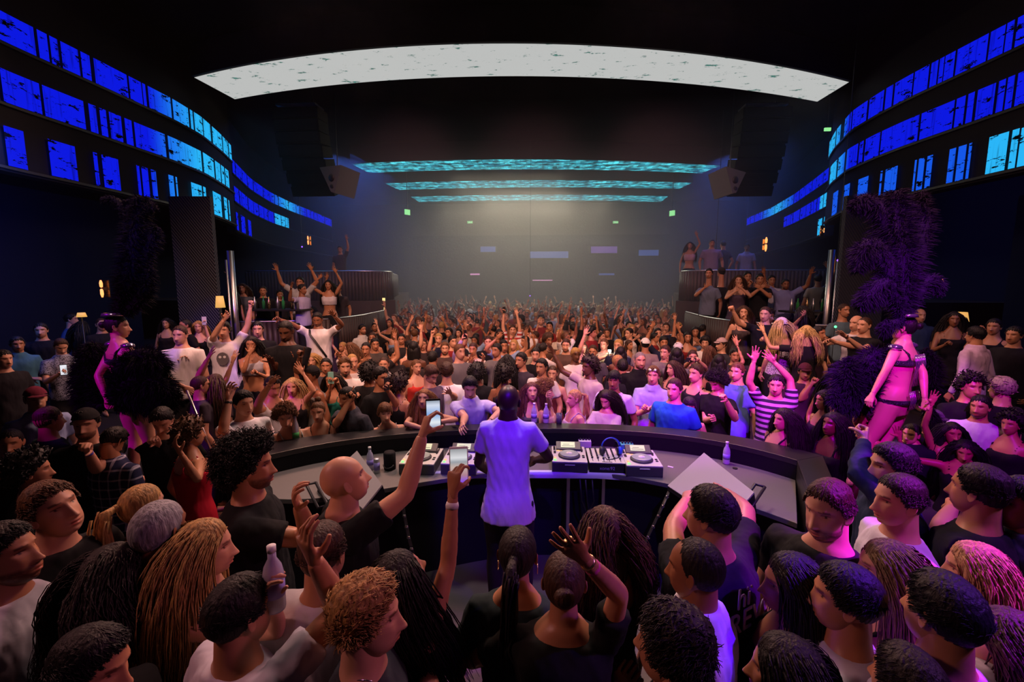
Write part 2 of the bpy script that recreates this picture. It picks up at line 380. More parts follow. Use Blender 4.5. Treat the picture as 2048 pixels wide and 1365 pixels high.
def lockset(roots, dirs, L, r, n, rng, grav=1.0, curl=0.0, segs=7, sides=4, away=None, wave=.0):
    parts = []
    for ir, (p, d) in enumerate(zip(roots, dirs)):
        l = (L if np.isscalar(L) else L[ir]) * rng.uniform(.75, 1.15); pts = [p]; v = np.array(d, float); ph = rng.uniform(0, 6.3); q = np.array(p, float)
        for k in range(segs):
            st = l / segs; v = nrm(v + np.array([0, 0, -grav*.45*max(1, 9/segs if grav > 1 else 1)]) + rng.normal(0, .07, 3)); q = q + v*st
            # stay outside skull
            rel = (q - np.array([0, -.008, .0])) / np.array([.086, .106, .118]); m = np.linalg.norm(rel)
            if m < 1: q = np.array([0, -.008, .0]) + rel / m * np.array([.086, .106, .118])
            off = np.array([math.sin(ph + k*1.7), math.cos(ph + k*1.7), math.sin(ph*2 + k*1.3)]) * curl
            w = np.array([math.sin(ph*.2 + k*1.1)*wave, math.cos(ph*.2 + k*1.1)*wave, 0])
            pts.append(q + off + w)
        rr = [r*(1 - .75*(k/segs)**2)*rng.uniform(.85, 1.15) for k in range(segs+1)]
        parts.append(tube(pts, [(a*1.5, a*.7) for a in rr], sides))
    return parts
HAIRS = {}
def hair_mesh(style, lod, seed=0):
    """styles: bald buzz fade short fringe receding messy curly afro long wavy pony bun topknot bob"""
    key = (style, lod, seed % (3 if lod else 99))
    if key in HAIRS: return HAIRS[key]
    rng = np.random.default_rng(sum(map(ord, style))*31 + key[2]*7 + 5)
    th = dict(bald=.0, buzz=.003, fade=.011, short=.012, fringe=.017, receding=.007, messy=.021, curly=.030, afro=.046,
              long=.011, wavy=.015, pony=.007, bun=.007, topknot=.009, bob=.015).get(style, .015)
    if style == 'bald': HAIRS[key] = None; return None
    na, ne = ((110, 80), (44, 32), (22, 16))[lod]
    D, AZ = head_dirs(na, ne); r = skull(D, False); P = ORG + D * r[:, None]; z = P[:, 2]
    zh = hairline(AZ, style) 
    zh = zh + .003*np.sin(AZ*23+key[2]) + .003*np.sin(AZ*51) + .002*np.sin(AZ*117)
    m = np.clip((z - zh)/.014, -1, 1); ramp = np.clip((z - zh)/(.034 if style not in ('buzz', 'curly', 'afro') else .02), 0, 1); up = np.clip((z - .0)/.09, 0, 1)
    thick = th * (1 if style in ('curly', 'afro', 'wavy', 'buzz') else (.45 + .75*up))
    if style == 'fade': thick = th * (.12 + 1.1*np.clip((z-.03)/.05, 0, 1))
    if style == 'messy': thick = th*(.4+.7*up)
    if style == 'short': thick = thick * (1 + .35*np.clip(P[:, 1]/.08, -1, 1)*up)
    big = style in ('curly', 'afro')
    n1 = wob(P, 160 if not big else 75, key[2]) ; n2 = wob(P * np.array([1, 1, .3]), 420, 2+key[2])
    disp = thick*(1 + (.34 if big else .12)*n1 + .12*n2) - .002
    if style == 'messy': disp += .007*np.maximum(wob(P, 95, 9+key[2]), 0)
    disp = np.where(m > 0, .0008 + disp * (.12 + .88*ramp), -.006)
    V = P + D * disp[:, None]; F = grid_faces(na, ne)
    keep = (m[F] > -.35).any(1) if lod < 2 else (m[F] > -.2).any(1); F = F[keep]
    parts = [(V, F.tolist())]
    N = {0: 1.0, 1: .30, 2: 0}[lod]
    ok = np.where((m > .3))[0]
    def roots(n, cond=None):
        c = ok if cond is None else ok[cond[ok]]
        n = int(n); 
        if n < 1 or len(c) == 0: return [], []
        w = np.cos(np.arcsin(np.clip(D[c, 2], -1, 1))) + .05; i = rng.choice(c, n, p=w/w.sum()); roots.last = i; return V[i] - D[i]*.004, D[i]
    sd = 4 if lod == 0 else 3
    if style in ('long', 'wavy', 'bob'):
        Lh = {'long': .42, 'wavy': .36, 'bob': .17}[style]; wv = .012 if style == 'wavy' else .003
        rt, dr = roots(1500 if lod == 0 else 420*(lod < 2), z > -.03)
        dr2 = []
        for p in rt:
            sx = 1 if p[0] >= 0 else -1; fr_ = max(0, min(1, (p[1]+.02)/.08)); dr2.append(nrm([sx*(.35 + 1.2*fr_), -.35 - .25*fr_, .12]))
        lk = lockset(rt, dr2, Lh + .10, .0023 if lod == 0 else .0065, 0, rng, 1.35, .007 if style == 'wavy' else .0, 10 if lod == 0 else 6, 3, wave=wv)
        parts += [q for q in lk if not ((q[0][:, 1] > .045) & (np.abs(q[0][:, 0]) < .062) & (q[0][:, 2] < .055)).any()]
        # inner curtain behind the neck
        cs = [(0, -.035, .03), (0, -.045, -.06), (0, -.055, -.14), (0, -.065, -.08-Lh*.7), (0, -.07, -.10-Lh*.85)]
        a = [(.07, .07), (.092, .06), (.096, .046), (.086, .036), (.05, .018)]
        cv, cf = tube(cs, [(q, p) for p, q in a], 20 if lod == 0 else 12, ref=(1, 0, 0)); cv = cv + nrm([0, 1, 0])*0
        cv = cv + (wob(cv*np.array([1, 1, .2]), 240)*.006)[:, None]*np.array([0, -1, 0]); parts.append((cv, cf))
        for s in (-1, 1):    # side curtains framing the face
            cs = [(s*.066, -.018, .05), (s*.082, -.016, -.01), (s*.084, -.018, -.08), (s*.088, -.005, -.06-Lh*.45), (s*.085, .005, -.08-Lh*.7)]
            parts.append(tube(cs, [(.018, .028), (.014, .032), (.014, .032), (.014, .028), (.006, .010)], 10 if lod == 0 else 6, ref=(1, 0, 0)))
    elif style in ('curly', 'afro'):
        rt, dr = roots(1500*N if lod == 0 else 150*(lod < 2)); parts += lockset(rt, dr, .036, .0028 if lod == 0 else .008, 0, rng, .2, .0085, 6 if lod == 0 else 4, 3)
        if style == 'curly' and key[2] % 3 == 1:   # long curls
            pass
    elif style == 'curlylong':
        pass
    elif style in ('short', 'messy', 'fringe', 'fade'):
        rt, dr = roots(1100 if lod == 0 else 60*(lod < 2), (ramp > (.12 if style != 'fade' else .35)) & (z > (.012 if style in ('short', 'fade') else -.02))); dr = [nrm(np.cross(np.cross(d, np.array([rng.uniform(-.5, .5) + (.9 if style == 'messy' else .25), .9, .1])), d)*1.0 + d*(.26 if style == 'messy' else .09)) for d in dr]
        parts += lockset(rt, dr, (.030 if style not in ('messy', 'fade') else (.044 if style == 'messy' else .018))*(.25 + .75*ramp[roots.last]) if len(rt) else 1, .0020 if lod == 0 else .006, 0, rng, .35, .0015 if style != 'messy' else .004, 4, 3)
    elif style in ('pony', 'topknot', 'bun'):
        c = {'pony': (0, -.115, .05), 'bun': (0, -.118, .03), 'topknot': (0, -.03, .145)}[style]
        D3, _ = head_dirs(20 if lod < 2 else 8, 14 if lod < 2 else 6); B = D3*np.array([.036, .032, .034])*(1 if style != 'pony' else .55)
        B = B*(1 + .10*wob(B, 200))[:, None] + np.array(c); parts.append((B, grid_faces(20 if lod < 2 else 8, 14 if lod < 2 else 6).tolist()))
        if style == 'pony':
            pth = [(0, -.12, .05), (0, -.16, .04), (0, -.175, -.03), (0, -.165, -.12), (0, -.15, -.22), (0, -.145, -.30)]
            parts.append(tube(pth, [(.016, .016), (.022, .024), (.03, .03), (.03, .028), (.022, .02), (.004, .004)], 12 if lod < 2 else 6))
            rt = [np.array([0, -.17, .02]) + rng.normal(0, .012, 3) for _ in range(int(40*N))]
            parts += lockset(rt, [(rng.normal(0, .2), -.4, -.8)]*len(rt), .32, .006, 0, rng, 1.2, 0, 6, 3)
    HAIRS[key] = join(parts); return HAIRS[key]

HANDS = {}
def hand_mesh(pose, lod):
    """right hand: wrist at origin, z towards the finger tips, y = out of the palm, x = thumb side"""
    key = (pose, lod)
    if key in HANDS: return HANDS[key]
    # (spread deg, curl at knuckle, middle, tip) for index..little ; thumb (out, fwd)
    C = {'open': [(9, 4, 8, 6), (2, 2, 6, 5), (-6, 4, 9, 6), (-15, 8, 10, 8)], 'relax': [(4, 22, 32, 20), (1, 28, 38, 22), (-3, 34, 42, 24), (-8, 38, 46, 26)],
         'fist': [(2, 78, 92, 60), (0, 80, 95, 62), (-2, 82, 95, 62), (-4, 82, 95, 60)], 'point': [(3, 4, 6, 4), (0, 72, 88, 55), (-2, 76, 90, 55), (-4, 78, 90, 55)],
         'grip': [(4, 38, 58, 34), (1, 42, 62, 34), (-3, 46, 64, 34), (-7, 48, 62, 34)], 'pinch': [(4, 52, 50, 30), (2, 30, 30, 18), (-4, 22, 24, 14), (-12, 16, 18, 12)]}[pose]
    TH = {'open': (48, 18, 8), 'relax': (34, 34, 22), 'fist': (18, 62, 48), 'point': (20, 60, 46), 'grip': (30, 52, 34), 'pinch': (30, 58, 30)}[pose]
    parts = []
    rs = {0: 8, 1: 6, 2: 5}[lod]
    prof = [(0, (.019, .0255)), (.018, (.0175, .028)), (.045, (.0145, .037)), (.075, (.013, .041)), (.093, (.009, .038))]
    parts.append(tube([(-.002, 0, -.02)] + [(0, -.001, z) for z, _ in prof], [(.0195, .0255)] + [b for _, b in prof], 14, ref=(1, 0, 0)))
    parts.append(tube([(.012, .004, .012), (.022, .010, .034), (.03, .012, .052)], [.013, .015, .010], 10))      # thumb mound
    for k, (sp, c1, c2, c3) in enumerate(C):
        x = (.0285, .0095, -.0095, -.027)[k]; z0 = (.086, .090, .086, .078)[k]; Ls = ((.040, .024, .019), (.044, .028, .020), (.041, .026, .019), (.032, .019, .017))[k]
        a = math.radians(sp); c = 0; p = np.array([x, 0, z0-.012]); pts = [p]; rad = [.0098 - .0009*(k == 3)]
        for l, dc in zip((.012,)+Ls, (0, c1, c2, c3)):
            c += math.radians(dc); d = np.array([math.sin(a)*math.cos(c), math.sin(c), math.cos(a)*math.cos(c)])
            if l > .03: p1 = p + d*l*.5; pts.append(p1); rad.append(.0086)
            p = p + d*l; pts.append(p); rad.append((.0094, .0086, .0080, .0060)[min(len(pts)//2, 3)])
        if k == 3: rad = [q*.88 for q in rad]
        parts.append(tube(pts, rad, rs))
    a, b, c = [math.radians(t) for t in TH]; p = np.array([.016, .006, .022]); pts = [p]; d = np.array([math.sin(a)*math.cos(b)+.25, math.sin(b), math.cos(a)*math.cos(b)]); d = nrm(d)
    for i, l in enumerate((.034, .030, .024)):
        p = p + d*l; pts.append(p); d = nrm(d + np.array([-math.sin(c)*.75, math.sin(c)*.35, .15]))
    parts.append(tube(pts, [.0135, .0115, .0100, .0068], rs))
    v, f = join(parts)
    v, q = remesh(v, f, {0: .0036, 1: .0058, 2: .010}[lod], {0: 3, 1: 1, 2: 0}[lod], .4)
    if lod == 2: v = v  # coarse but with separate fingers
    HANDS[key] = (v, q); return HANDS[key]

# ------------------------------------------------------------------ bodies
POSE = {'dn': ((.16, .10, -.93), (.5, -1, 0)), 'up': ((.12, .18, .92), (1, -.2, 0)), 'upw': ((.45, .15, .80), (1, -.3, -.2)), 'upb': ((.02, .30, .66), (1, .1, -.4)),
        'face': ((-.28, .58, .22), (.5, .1, -1)), 'chest': ((-.32, .48, -.26), (.6, -.1, -1)), 'fwd': ((-.05, .88, .12), (.4, 0, -1)), 'side': ((.62, .30, .45), (.4, -.3, -1)),
        'clap': ((-.27, .60, .10), (.8, 0, -.8)), 'drink': ((-.10, .55, -.25), (.5, -.3, -1)), 'high': ((-.02, .38, .86), (1, 0, 0)), 'rest': ((-.35, .62, -.42), (1, -.1, -.3)),
        'hip': ((.1, .1, -.62), (1, -.6, .2)), 'lens': ((-.38, .50, .42), (.9, 0, -.7)), 'down': ((.10, .32, -.85), (.6, -1, 0)), 'deck': ((.02, .62, -.62), (1.0, -.9, 0)), 'deck2': ((.06, .50, -.78), (.5, -1, 0))}
SKIN = {0: '#cf9a7c', 1: '#b67e5c', 2: '#8f5d40', 3: '#64402c', 4: '#3e2519'}
def Rz(a): c, s = math.cos(a), math.sin(a); return np.array([[c, -s, 0], [s, c, 0], [0, 0, 1.0]])
def ik(S, Wt, pole, L1, L2):
    d = Wt - S; l = np.linalg.norm(d); mx = (L1 + L2)*.995
    if l > mx: Wt = S + d/l*mx; d = Wt - S; l = mx
    if l < abs(L1-L2)+.02: l = abs(L1-L2)+.02; d = nrm(d)*l; Wt = S + d
    a = (L1*L1 - L2*L2 + l*l)/(2*l); h = math.sqrt(max(L1*L1 - a*a, 0)); u = d/l
    p = pole - u*np.dot(pole, u); p = nrm(p); return S + u*a + p*h, Wt
def on_ray(px, py, C, Ls, near):
    """point seen at the pixel, at limb length Ls from the joint C"""
    d = nrm(ray(px, py)); oc = CAM - C; b = np.dot(oc, d); c = np.dot(oc, oc) - Ls*Ls; D = b*b - c
    if D > 0: t = -b - math.sqrt(D) if near > 0 else -b + math.sqrt(D); return CAM + d*t
    p = CAM + d*(-b); return C + nrm(p - C)*Ls
def hand_frame(w, d, palm, right):
    z = nrm(d); y = nrm(palm - z*np.dot(palm, z)); x = np.cross(y, z)      # thumb side for the right hand
    M3 = np.stack([x, y, z], 1)
    if not right: M3 = M3 @ np.diag([-1, 1, 1])
    return M3
class Body: pass
def make_person(name, head, H, yaw=0, sex='m', hy=None, hp=0, hr=0, build=1.0, lean=(0, 0), R='dn', Lf='dn', hR='relax', hL='relax',
                hair='short', hcol='#1c1512', skin=1, top='tee', tcol='#101012', tmat='cloth', legs='trousers', lcol='#15161c', beard=False,
                lod=1, seed=0, label='', group=None, palmR=None, palmL=None, floor=None, cap=None, hidelegs=False, legpose=None, sleeve=None, hairmat_=None, hem=None):
    """one person; the body is one mesh, hair and clothing are its children.  head = centre of the head in the world"""
    head = np.asarray(head, float); s = H; fem = sex == 'f'
    zf = head[2] - .932*H if floor is None else floor
    a = math.radians(yaw); Fw = np.array([math.sin(a), -math.cos(a), 0]); Rt = np.array([-math.cos(a), -math.sin(a), 0]); U = np.array([0, 0, 1.0])
    lean = np.array([lean[0], lean[1], 0.0]); root = np.array([head[0]-lean[0], head[1]-lean[1], zf]) - Fw*.012*H
    def J(h, r=0, f=0): k = max(0, (h - .52)/.41); return root + U*h*s + lean*k + Rt*r*s + Fw*f*s
    def rel(p): return p - root
    vox = {0: .013, 1: .020, 2: .030}[lod]
    bw = build
    TR = [(.455, .075, .060), (.50, .092 if not fem else .100, .066), (.56, .088 if not fem else .092, .062), (.62, .082 if not fem else .068, .056), (.68, .088 if not fem else .074, .060),
          (.735, .098 if not fem else .084, .066), (.785, .100 if not fem else .088, .062), (.812, .084 if not fem else .076, .050), (.836, .056, .040), (.86, .036, .036)]
    def torso(rings, inf=0.0, n=18):
        V = []
        th = np.arange(n)*2*math.pi/n
        for h, ra, rb in rings:
            c = J(h, 0, .006 if h < .6 else .0); A = (ra*s*bw + inf)*np.sign(np.cos(th))*np.abs(np.cos(th))**.85; B = (rb*s*(bw*.6+.4 if bw < 1 else bw**1.3) + inf)*np.sign(np.sin(th))*np.abs(np.sin(th))**.9
            if fem and .68 <= h <= .77: B = np.where(np.sin(th) > 0, B + .022*s*(1-abs(h-.73)/.06)*np.exp(-((np.abs(np.cos(th))-.5)/.35)**2), B)
            if not fem and .5 <= h < .65 and bw > 1.05: B = np.where(np.sin(th) > 0, B + (bw-1)*.08*s, B)
            V.append(c + np.outer(A, Rt) + np.outer(B, Fw))
        k = len(rings); i = np.arange(n); j = (i+1) % n
        F = [q for t in range(k-1) for q in np.stack([t*n+i, t*n+j, (t+1)*n+j, (t+1)*n+i], 1).tolist()]
        F.append(list(range(n))[::-1]); F.append([(k-1)*n+q for q in range(n)]); return np.concatenate(V), F
    # arms
    aw = (1.0 if not fem else .82)*(.5+.5*bw); Lu, Lfo = .172*s, .150*s; arms = []
    for side, spec, hpz, palm in ((1, R, hR, palmR), (-1, Lf, hL, palmL)):
        S = J(.805, side*(.100 if not fem else .088)*bw); out = Rt*side
        if isinstance(spec, str):
            (o, f, u), (po, pf, pu) = POSE[spec]; ln = (Lu+Lfo); rr = np.random.default_rng(seed*13+7+side).normal(0, .03, 3) if lod else np.zeros(3)
            Wt = S + (out*(o+rr[0]) + Fw*(f+rr[1]) + U*(u+rr[2]))*ln; E, Wp = ik(S, Wt, out*po + Fw*pf + U*pu, Lu, Lfo)
        else:
            ex, ey, wx, wy = spec[:4]; ne, nw = (spec[4], spec[5]) if len(spec) > 5 else (1, 1)
            E = on_ray(ex, ey, S, Lu, ne); Wp = on_ray(wx, wy, E, Lfo, nw)
        if np.dot(E - S, U) > .1*s:                 # raised arm lifts the shoulder
            S = S + U*.022*s - out*.006*s
        fd = nrm(Wp - E)
        pl = palm if palm is not None else (Fw if fd[2] > .3 else (-out if fd[2] < -.3 else -U*.6 - out*.5))
        pl = np.asarray(pl, float)
        arms.append((side, S, E, Wp, fd, hpz, pl, out))
    def arm_tube(S, E, Wp, inf, upto=1.0, a0=True):
        P = [S - (S-J(.79))*.35, S, S*.62+E*.38, S*.25+E*.75, E]; r = [.034, .0315, .0285, .0255, .0235]
        if upto > 1.0: P += [E*.75+Wp*.25, E*.4+Wp*.6, Wp]; r += [.0245, .0205, .0155]
        P = np.array(P); r = np.array(r)*s*aw + inf
        if upto <= 1.0:       # sleeve: cut the path
            q = [(0, P[0]), (1, P[1])]; cut = S + (E-S)*upto; P2 = [P[0], P[1], S + (E-S)*upto*.5, cut]; return tube(P2, [r[0], r[1], (r[1]+r[2])/2 + .002, r[2]+.006], 12)
        return tube(P, r, 12)
    # legs
    hipw = .050 if not fem else .053; lp = legpose or ((0.055, .0, 0), (0.055, .0, 0)); LG = []
    for side, (o, f, bend) in zip((1, -1), lp):
        hipj = J(.505, side*hipw); ank = root + Rt*side*(o+.0)*s + Fw*f*s + U*.045*s
        kn, ank = ik(hipj, ank, Fw + Rt*side*.15, .236*s, .227*s); LG.append((side, hipj, kn, ank))
    def leg_tube(hipj, kn, ank, inf, upto=1):
        P = [hipj+U*.02*s, hipj*.6+kn*.4, kn*.85+hipj*.15, kn, kn*.65+ank*.35, kn*.25+ank*.75, ank]; lw = (1.0 if not fem else 1.02)*bw
        r = np.array([.055, .050, .036, .033, .034, .024, .020])*s*lw + inf; return tube(P, r, 12)
    def foot(ank):
        return tube([ank - Fw*.018*s + U*.0, ank + Fw*.03*s - U*.015*s, ank + Fw*.085*s - U*.028*s, ank + Fw*.115*s - U*.033*s], [(.021*s, .024*s), (.022*s, .024*s), (.014*s, .026*s), (.008*s, .018*s)], 10, ref=(0, 0, 1))
    hc = head; nb = J(.855)
    hs = .132*H/.235 * (1.0 if not fem else .985)
    ha = math.radians(yaw if hy is None else hy)
    Hm = Rz(ha) @ np.array([[1, 0, 0], [0, -1.0, 0], [0, 0, 1]])      # y(face) -> world -y at yaw 0
    Hm = np.stack([Rz(ha) @ np.array([1.0, 0, 0]), Rz(ha) @ np.array([0, -1.0, 0]), np.array([0, 0, 1.0])], 1)
    px = math.radians(hp); c, q = math.cos(px), math.sin(px); Rx = np.array([[1, 0, 0], [0, c, -q], [0, q, c]])    # + looks up
    pr = math.radians(hr); c, q = math.cos(pr), math.sin(pr); Ry = np.array([[c, 0, q], [0, 1, 0], [-q, 0, c]])
    Hm = Hm @ Ry @ Rx
    def hw(V): return hc + (V*hs) @ Hm.T
    nk = (.0335 if not fem else .0270)*s*(.6+.4*bw)
    base = hw(np.array([[0, -.022, -.055]]))[0]
    parts = [torso(TR), tube([J(.80), J(.835)*.6+base*.4, base, hw(np.array([[0, -.02, -.01]]))[0]], [nk*1.5, nk*1.12, nk, nk*1.0], 14)]
    parts += [arm_tube(S, E, Wp, 0, 2) for _, S, E, Wp, *_ in arms]
    bare = legs in ('none', 'shorts', 'skirt')
    if not hidelegs:
        for sd_, hj, kn, an in LG: parts += [leg_tube(hj, kn, an, -.002), foot(an)]
    v, f = join(parts); v, f = remesh(v, f, vox, 3)
    hv, hf, ht = head_mesh(fem, lod, beard)
    pieces = [(v, f)]; tints = [np.ones((len(v), 3))]
    hands = []
    for side, S, E, Wp, fd, hpz, pl, out in arms:
        if hpz is None: continue
        g, gf = hand_mesh(hpz, lod); HM = hand_frame(Wp, fd, pl, side > 0); sc = s/1.78*(1.0 if not fem else .9)*1.02
        gv = Wp + (g*sc) @ HM.T
        if side > 0: pieces.append((gv, gf))
        else: pieces.append((gv, gf[:, ::-1]))
        # thumb is mirrored through the frame for the left hand
        tints.append(np.ones((len(gv), 3))); hands.append((side, Wp, HM, sc, fd))
    pieces.append((hw(hv), hf[:, ::-1])); tints.append(ht)
    V, F = jq(pieces); me = mesh_of(rel(V), F, True)
    at = me.color_attributes.new('tint', 'FLOAT_COLOR', 'POINT'); t4 = np.ones((len(V), 4), dtype=np.float32); t4[:, :3] = np.concatenate(tints); at.data.foreach_set('color', t4.ravel())
    body = obj(name, me, M['skin'], None, root, lin(SKIN[skin]) if isinstance(skin, int) else lin(skin)); tag(body, label, 'person', group)
    # hair
    hm = hair_mesh(hair, lod, seed)
    if hm is not None:
        o = obj('hair', mesh_of(rel(hw(hm[0])), hm[1], True), hairmat_ or M['curl' if hair in ('curly', 'afro') else 'hair'], body, color=lin(hcol))
    # clothing
    cv = {0: .014, 1: .022, 2: .032}[lod]; inf = .010
    def cloth(nm, parts, col, mt, sm=4, vx=None, wr=.0):
        v, f = join(parts); v, f = remesh(v, f, vx or cv, sm)
        if len(f) == 0: return None
        if wr: 
            w = wob(v*np.array([1, 1, .55]), 26, seed) + .5*wob(v*np.array([1, 1, .4]), 60, seed*2.3); v = v + nrm_field(v, root, lean, w*wr)
        return obj(nm, mesh_of(rel(v), f, True), M[mt] if isinstance(mt, str) else mt, body, color=lin(col))
    nm = {'tee': 'shirt', 'shirt': 'shirt', 'long': 'shirt', 'tank': 'tank_top', 'dress': 'dress', 'crop': 'crop_top', 'bra': 'crop_top'}.get(top)
    lo = .47
    fitr = [(.475, .098, .073), (.52, .100, .074), (.58, .096, .070), (.64, .092, .067), (.70, .096, .068), (.755, .103, .070), (.79, .102, .066), (.812, .086, .054), (.832, .064, .046), (.846, .048, .040)]
    fitf = [(.49, .104, .070), (.56, .094, .064), (.62, .074, .056), (.68, .078, .062), (.735, .087, .070), (.765, .087, .066), (.785, .091, .066), (.812, .082, .053), (.836, .058, .042)]
    if top in ('tee', 'shirt', 'long'):
        ft = (fitr if not fem else fitf); ft = ([(hem, .126, .096), (.50, .118, .090)] + ft[2:]) if hem else ft
        pr_ = [torso(ft, inf, 22)]; up = sleeve if sleeve else {'tee': .62, 'shirt': .66, 'long': 2}[top]
        for _, S, E, Wp, *_ in arms: pr_.append(arm_tube(S, E, Wp, .011 if up <= 1 else .008, up))
        if top != 'tee': pr_.append(tube([J(.83), J(.868)], [nk*1.9, nk*1.42], 12))
        cloth(nm, pr_, tcol, tmat, 4, wr=.006)
    elif top in ('tank', 'dress', 'crop', 'bra'):
        rr = fitf if fem else fitr
        lo_, hi_ = {'tank': (0, .77 if fem else .79), 'dress': (0, .77), 'crop': (.66, .785), 'bra': (.70, .765)}[top]
        rg = [q for q in rr if lo_ <= q[0] <= hi_]
        pr_ = [torso(rg, inf*1.35, 20)]
        if top == 'dress':
            pr_.append(torso([(.36, .114, .088), (.42, .114, .086), (.50, .108, .078)], inf*1.6, 20))
        for sd_ in (1, -1):
            pr_.append(tube([J(.76, sd_*.05, .062), J(.80, sd_*.056, .052), J(.842, sd_*.058, .0), J(.80, sd_*.056, -.052), J(.76, sd_*.05, -.06)], [.016 if top == 'tank' and not fem else .011]*5, 8))
        cloth(nm, pr_, tcol, tmat, 2, vx=cv*.8)
    if legs == 'trousers' or legs == 'shorts' or legs == 'skirt':
        pr_ = [torso([(.44, .07, .055), (.48, .093, .066), (.52, .094, .067), (.565, .084, .060)], inf*.4, 16)]
        if not hidelegs or legs != 'trousers':
            for sd_, hj, kn, an in LG:
                if legs == 'trousers': pr_.append(leg_tube(hj, kn, an + U*.01, .012))
                else: pr_.append(tube([hj+U*.02, hj*.5+kn*.5, hj*.25+kn*.75], [.062*s, .058*s, .054*s], 12))
        cloth('trousers' if legs == 'trousers' else legs, pr_, lcol, 'denim', 2, vx=cv*1.25)
    if not bare and not hidelegs and lod == 0:
        for sd_, hj, kn, an in LG:
            sv, sf = tube([an - Fw*.03*s, an + Fw*.03*s - U*.02*s, an + Fw*.09*s - U*.024*s, an + Fw*.13*s - U*.03*s], [(.026*s, .03*s), (.026*s, .03*s), (.02*s, .03*s), (.012*s, .022*s)], 10, ref=(0, 0, 1))
            obj('shoe', mesh_of(rel(sv), sf), M['blk'], body)
    if cap:
        ccol, back = cap; D4, AZ4 = head_dirs(30, 20); P4 = ORG + D4*(skull(D4, False) + .017)[:, None]; F4 = grid_faces(30, 20); k4 = (P4[F4][:, :, 2] > .045).all(1)
        cp = [(P4, F4[k4].tolist())]; sg = -1 if back else 1
        vis = [(x, y, z) for x, y, z in [(-.068, .070, .05), (-.055, .118, .046), (0, .142, .044), (.055, .118, .046), (.068, .070, .05), (.03, .085, .062), (-.03, .085, .062)]]
        vt = [(x, y, z-.006) for x, y, z in vis]; n = len(vis)
        cp.append((np.array(vis+vt), [list(range(n))[::-1], list(range(n, 2*n))] + [(i, (i+1) % n, n+(i+1) % n, n+i) for i in range(n)]))
        co = obj('cap', mesh_of(rel(hw(cp[0][0])), cp[0][1]), M['cloth'], body, color=lin(ccol)); obj('visor', mesh_of(rel(hw((cp[1][0]*np.array([1, sg, 1])))), cp[1][1]), M['cloth'], co, color=lin(ccol))
    b = Body(); b.o = body; b.root = root; b.hands = hands; b.arms = arms; b.Fw = Fw; b.Rt = Rt; b.head = hc; b.hw = hw; b.J = J; b.H = H; b.rel = rel; b.Hm = Hm; b.nk = nk
    b.label = label; return b
def nrm_field(v, root, lean, w):
    d = v - root; d[:, 2] = 0; l = np.linalg.norm(d, axis=1, keepdims=True); return d/np.maximum(l, .05)*w[:, None]
# ------------------------------------------------------------------ the room
CEIL = 7.1; STAGE = 0.0; DANCE = -0.2; SIDE = 0.25; T1 = 0.85; T2 = 2.05
M['dark'] = bumpy(mat('dark_wall_paint', (.005, .008, .028), .9, spec=.2), 8, .3, .02)
M['ceil'] = bumpy(mat('black_ceiling', (.004, .004, .004), .95, spec=.1), 5, .3, .02)
M['floor'] = bumpy(mat('black_dance_floor', (.018, .017, .018), .45), 6, .2, .01)
M['stagefloor'] = bumpy(mat('scuffed_grey_stage_floor', (.060, .055, .052), .55), 40, .15, .004)
M['rib'] = bumpy(mat('brown_ribbed_panel', (.060, .038, .034), .5), 9, .2, .01)
M['col'] = mat('grey_mesh_column', (.030, .034, .050), .6, spec=.3)
def meshify(m):      # diagonal wire mesh pattern of the columns
    tc = NN(m, 'ShaderNodeTexCoord'); mp = NN(m, 'ShaderNodeMapping'); mp.inputs['Rotation'].default_value = (0, .6, .6); LK(m, tc.outputs['Object'], mp.inputs[0])
    w = NN(m, 'ShaderNodeTexWave'); w.inputs['Scale'].default_value = 9; LK(m, mp.outputs[0], w.inputs['Vector'])
    b = NN(m, 'ShaderNodeBump'); b.inputs['Strength'].default_value = .6; b.inputs['Distance'].default_value = .02; LK(m, w.outputs[0], b.inputs['Height']); LK(m, b.outputs[0], m.node_tree.nodes['Principled BSDF'].inputs['Normal'])
meshify(M['col'])
def S_(name, mb, m, smooth=False): return tag(mb.build(name, m, None, smooth), kind='structure')
S_('floor', MB().box((0, 14, DANCE-.05), (30, 36, .1)), M['floor'])
S_('ceiling', MB().box((0, 14, CEIL+.75), (30, 36, .1)), M['ceil'])
S_('wall_back', MB().box((0, 30.2, 3.7), (30, .2, 8)), M['dark'])
S_('wall_left', MB().box((-14.2, 14, 3.7), (.2, 36, 8)), M['dark'])
S_('wall_right', MB().box((14.2, 14, 3.7), (.2, 36, 8)), M['dark'])
S_('wall_front', MB().box((0, -3.6, 3.7), (30, .2, 8)), M['dark'])
# stage floor (DANCE -> 0)
def arc_poly(cx, cy, rx, ry, a0, a1, n=40): return [(cx + rx*math.cos(a), cy + ry*math.sin(a)) for a in np.radians(np.linspace(a0, a1, n))]
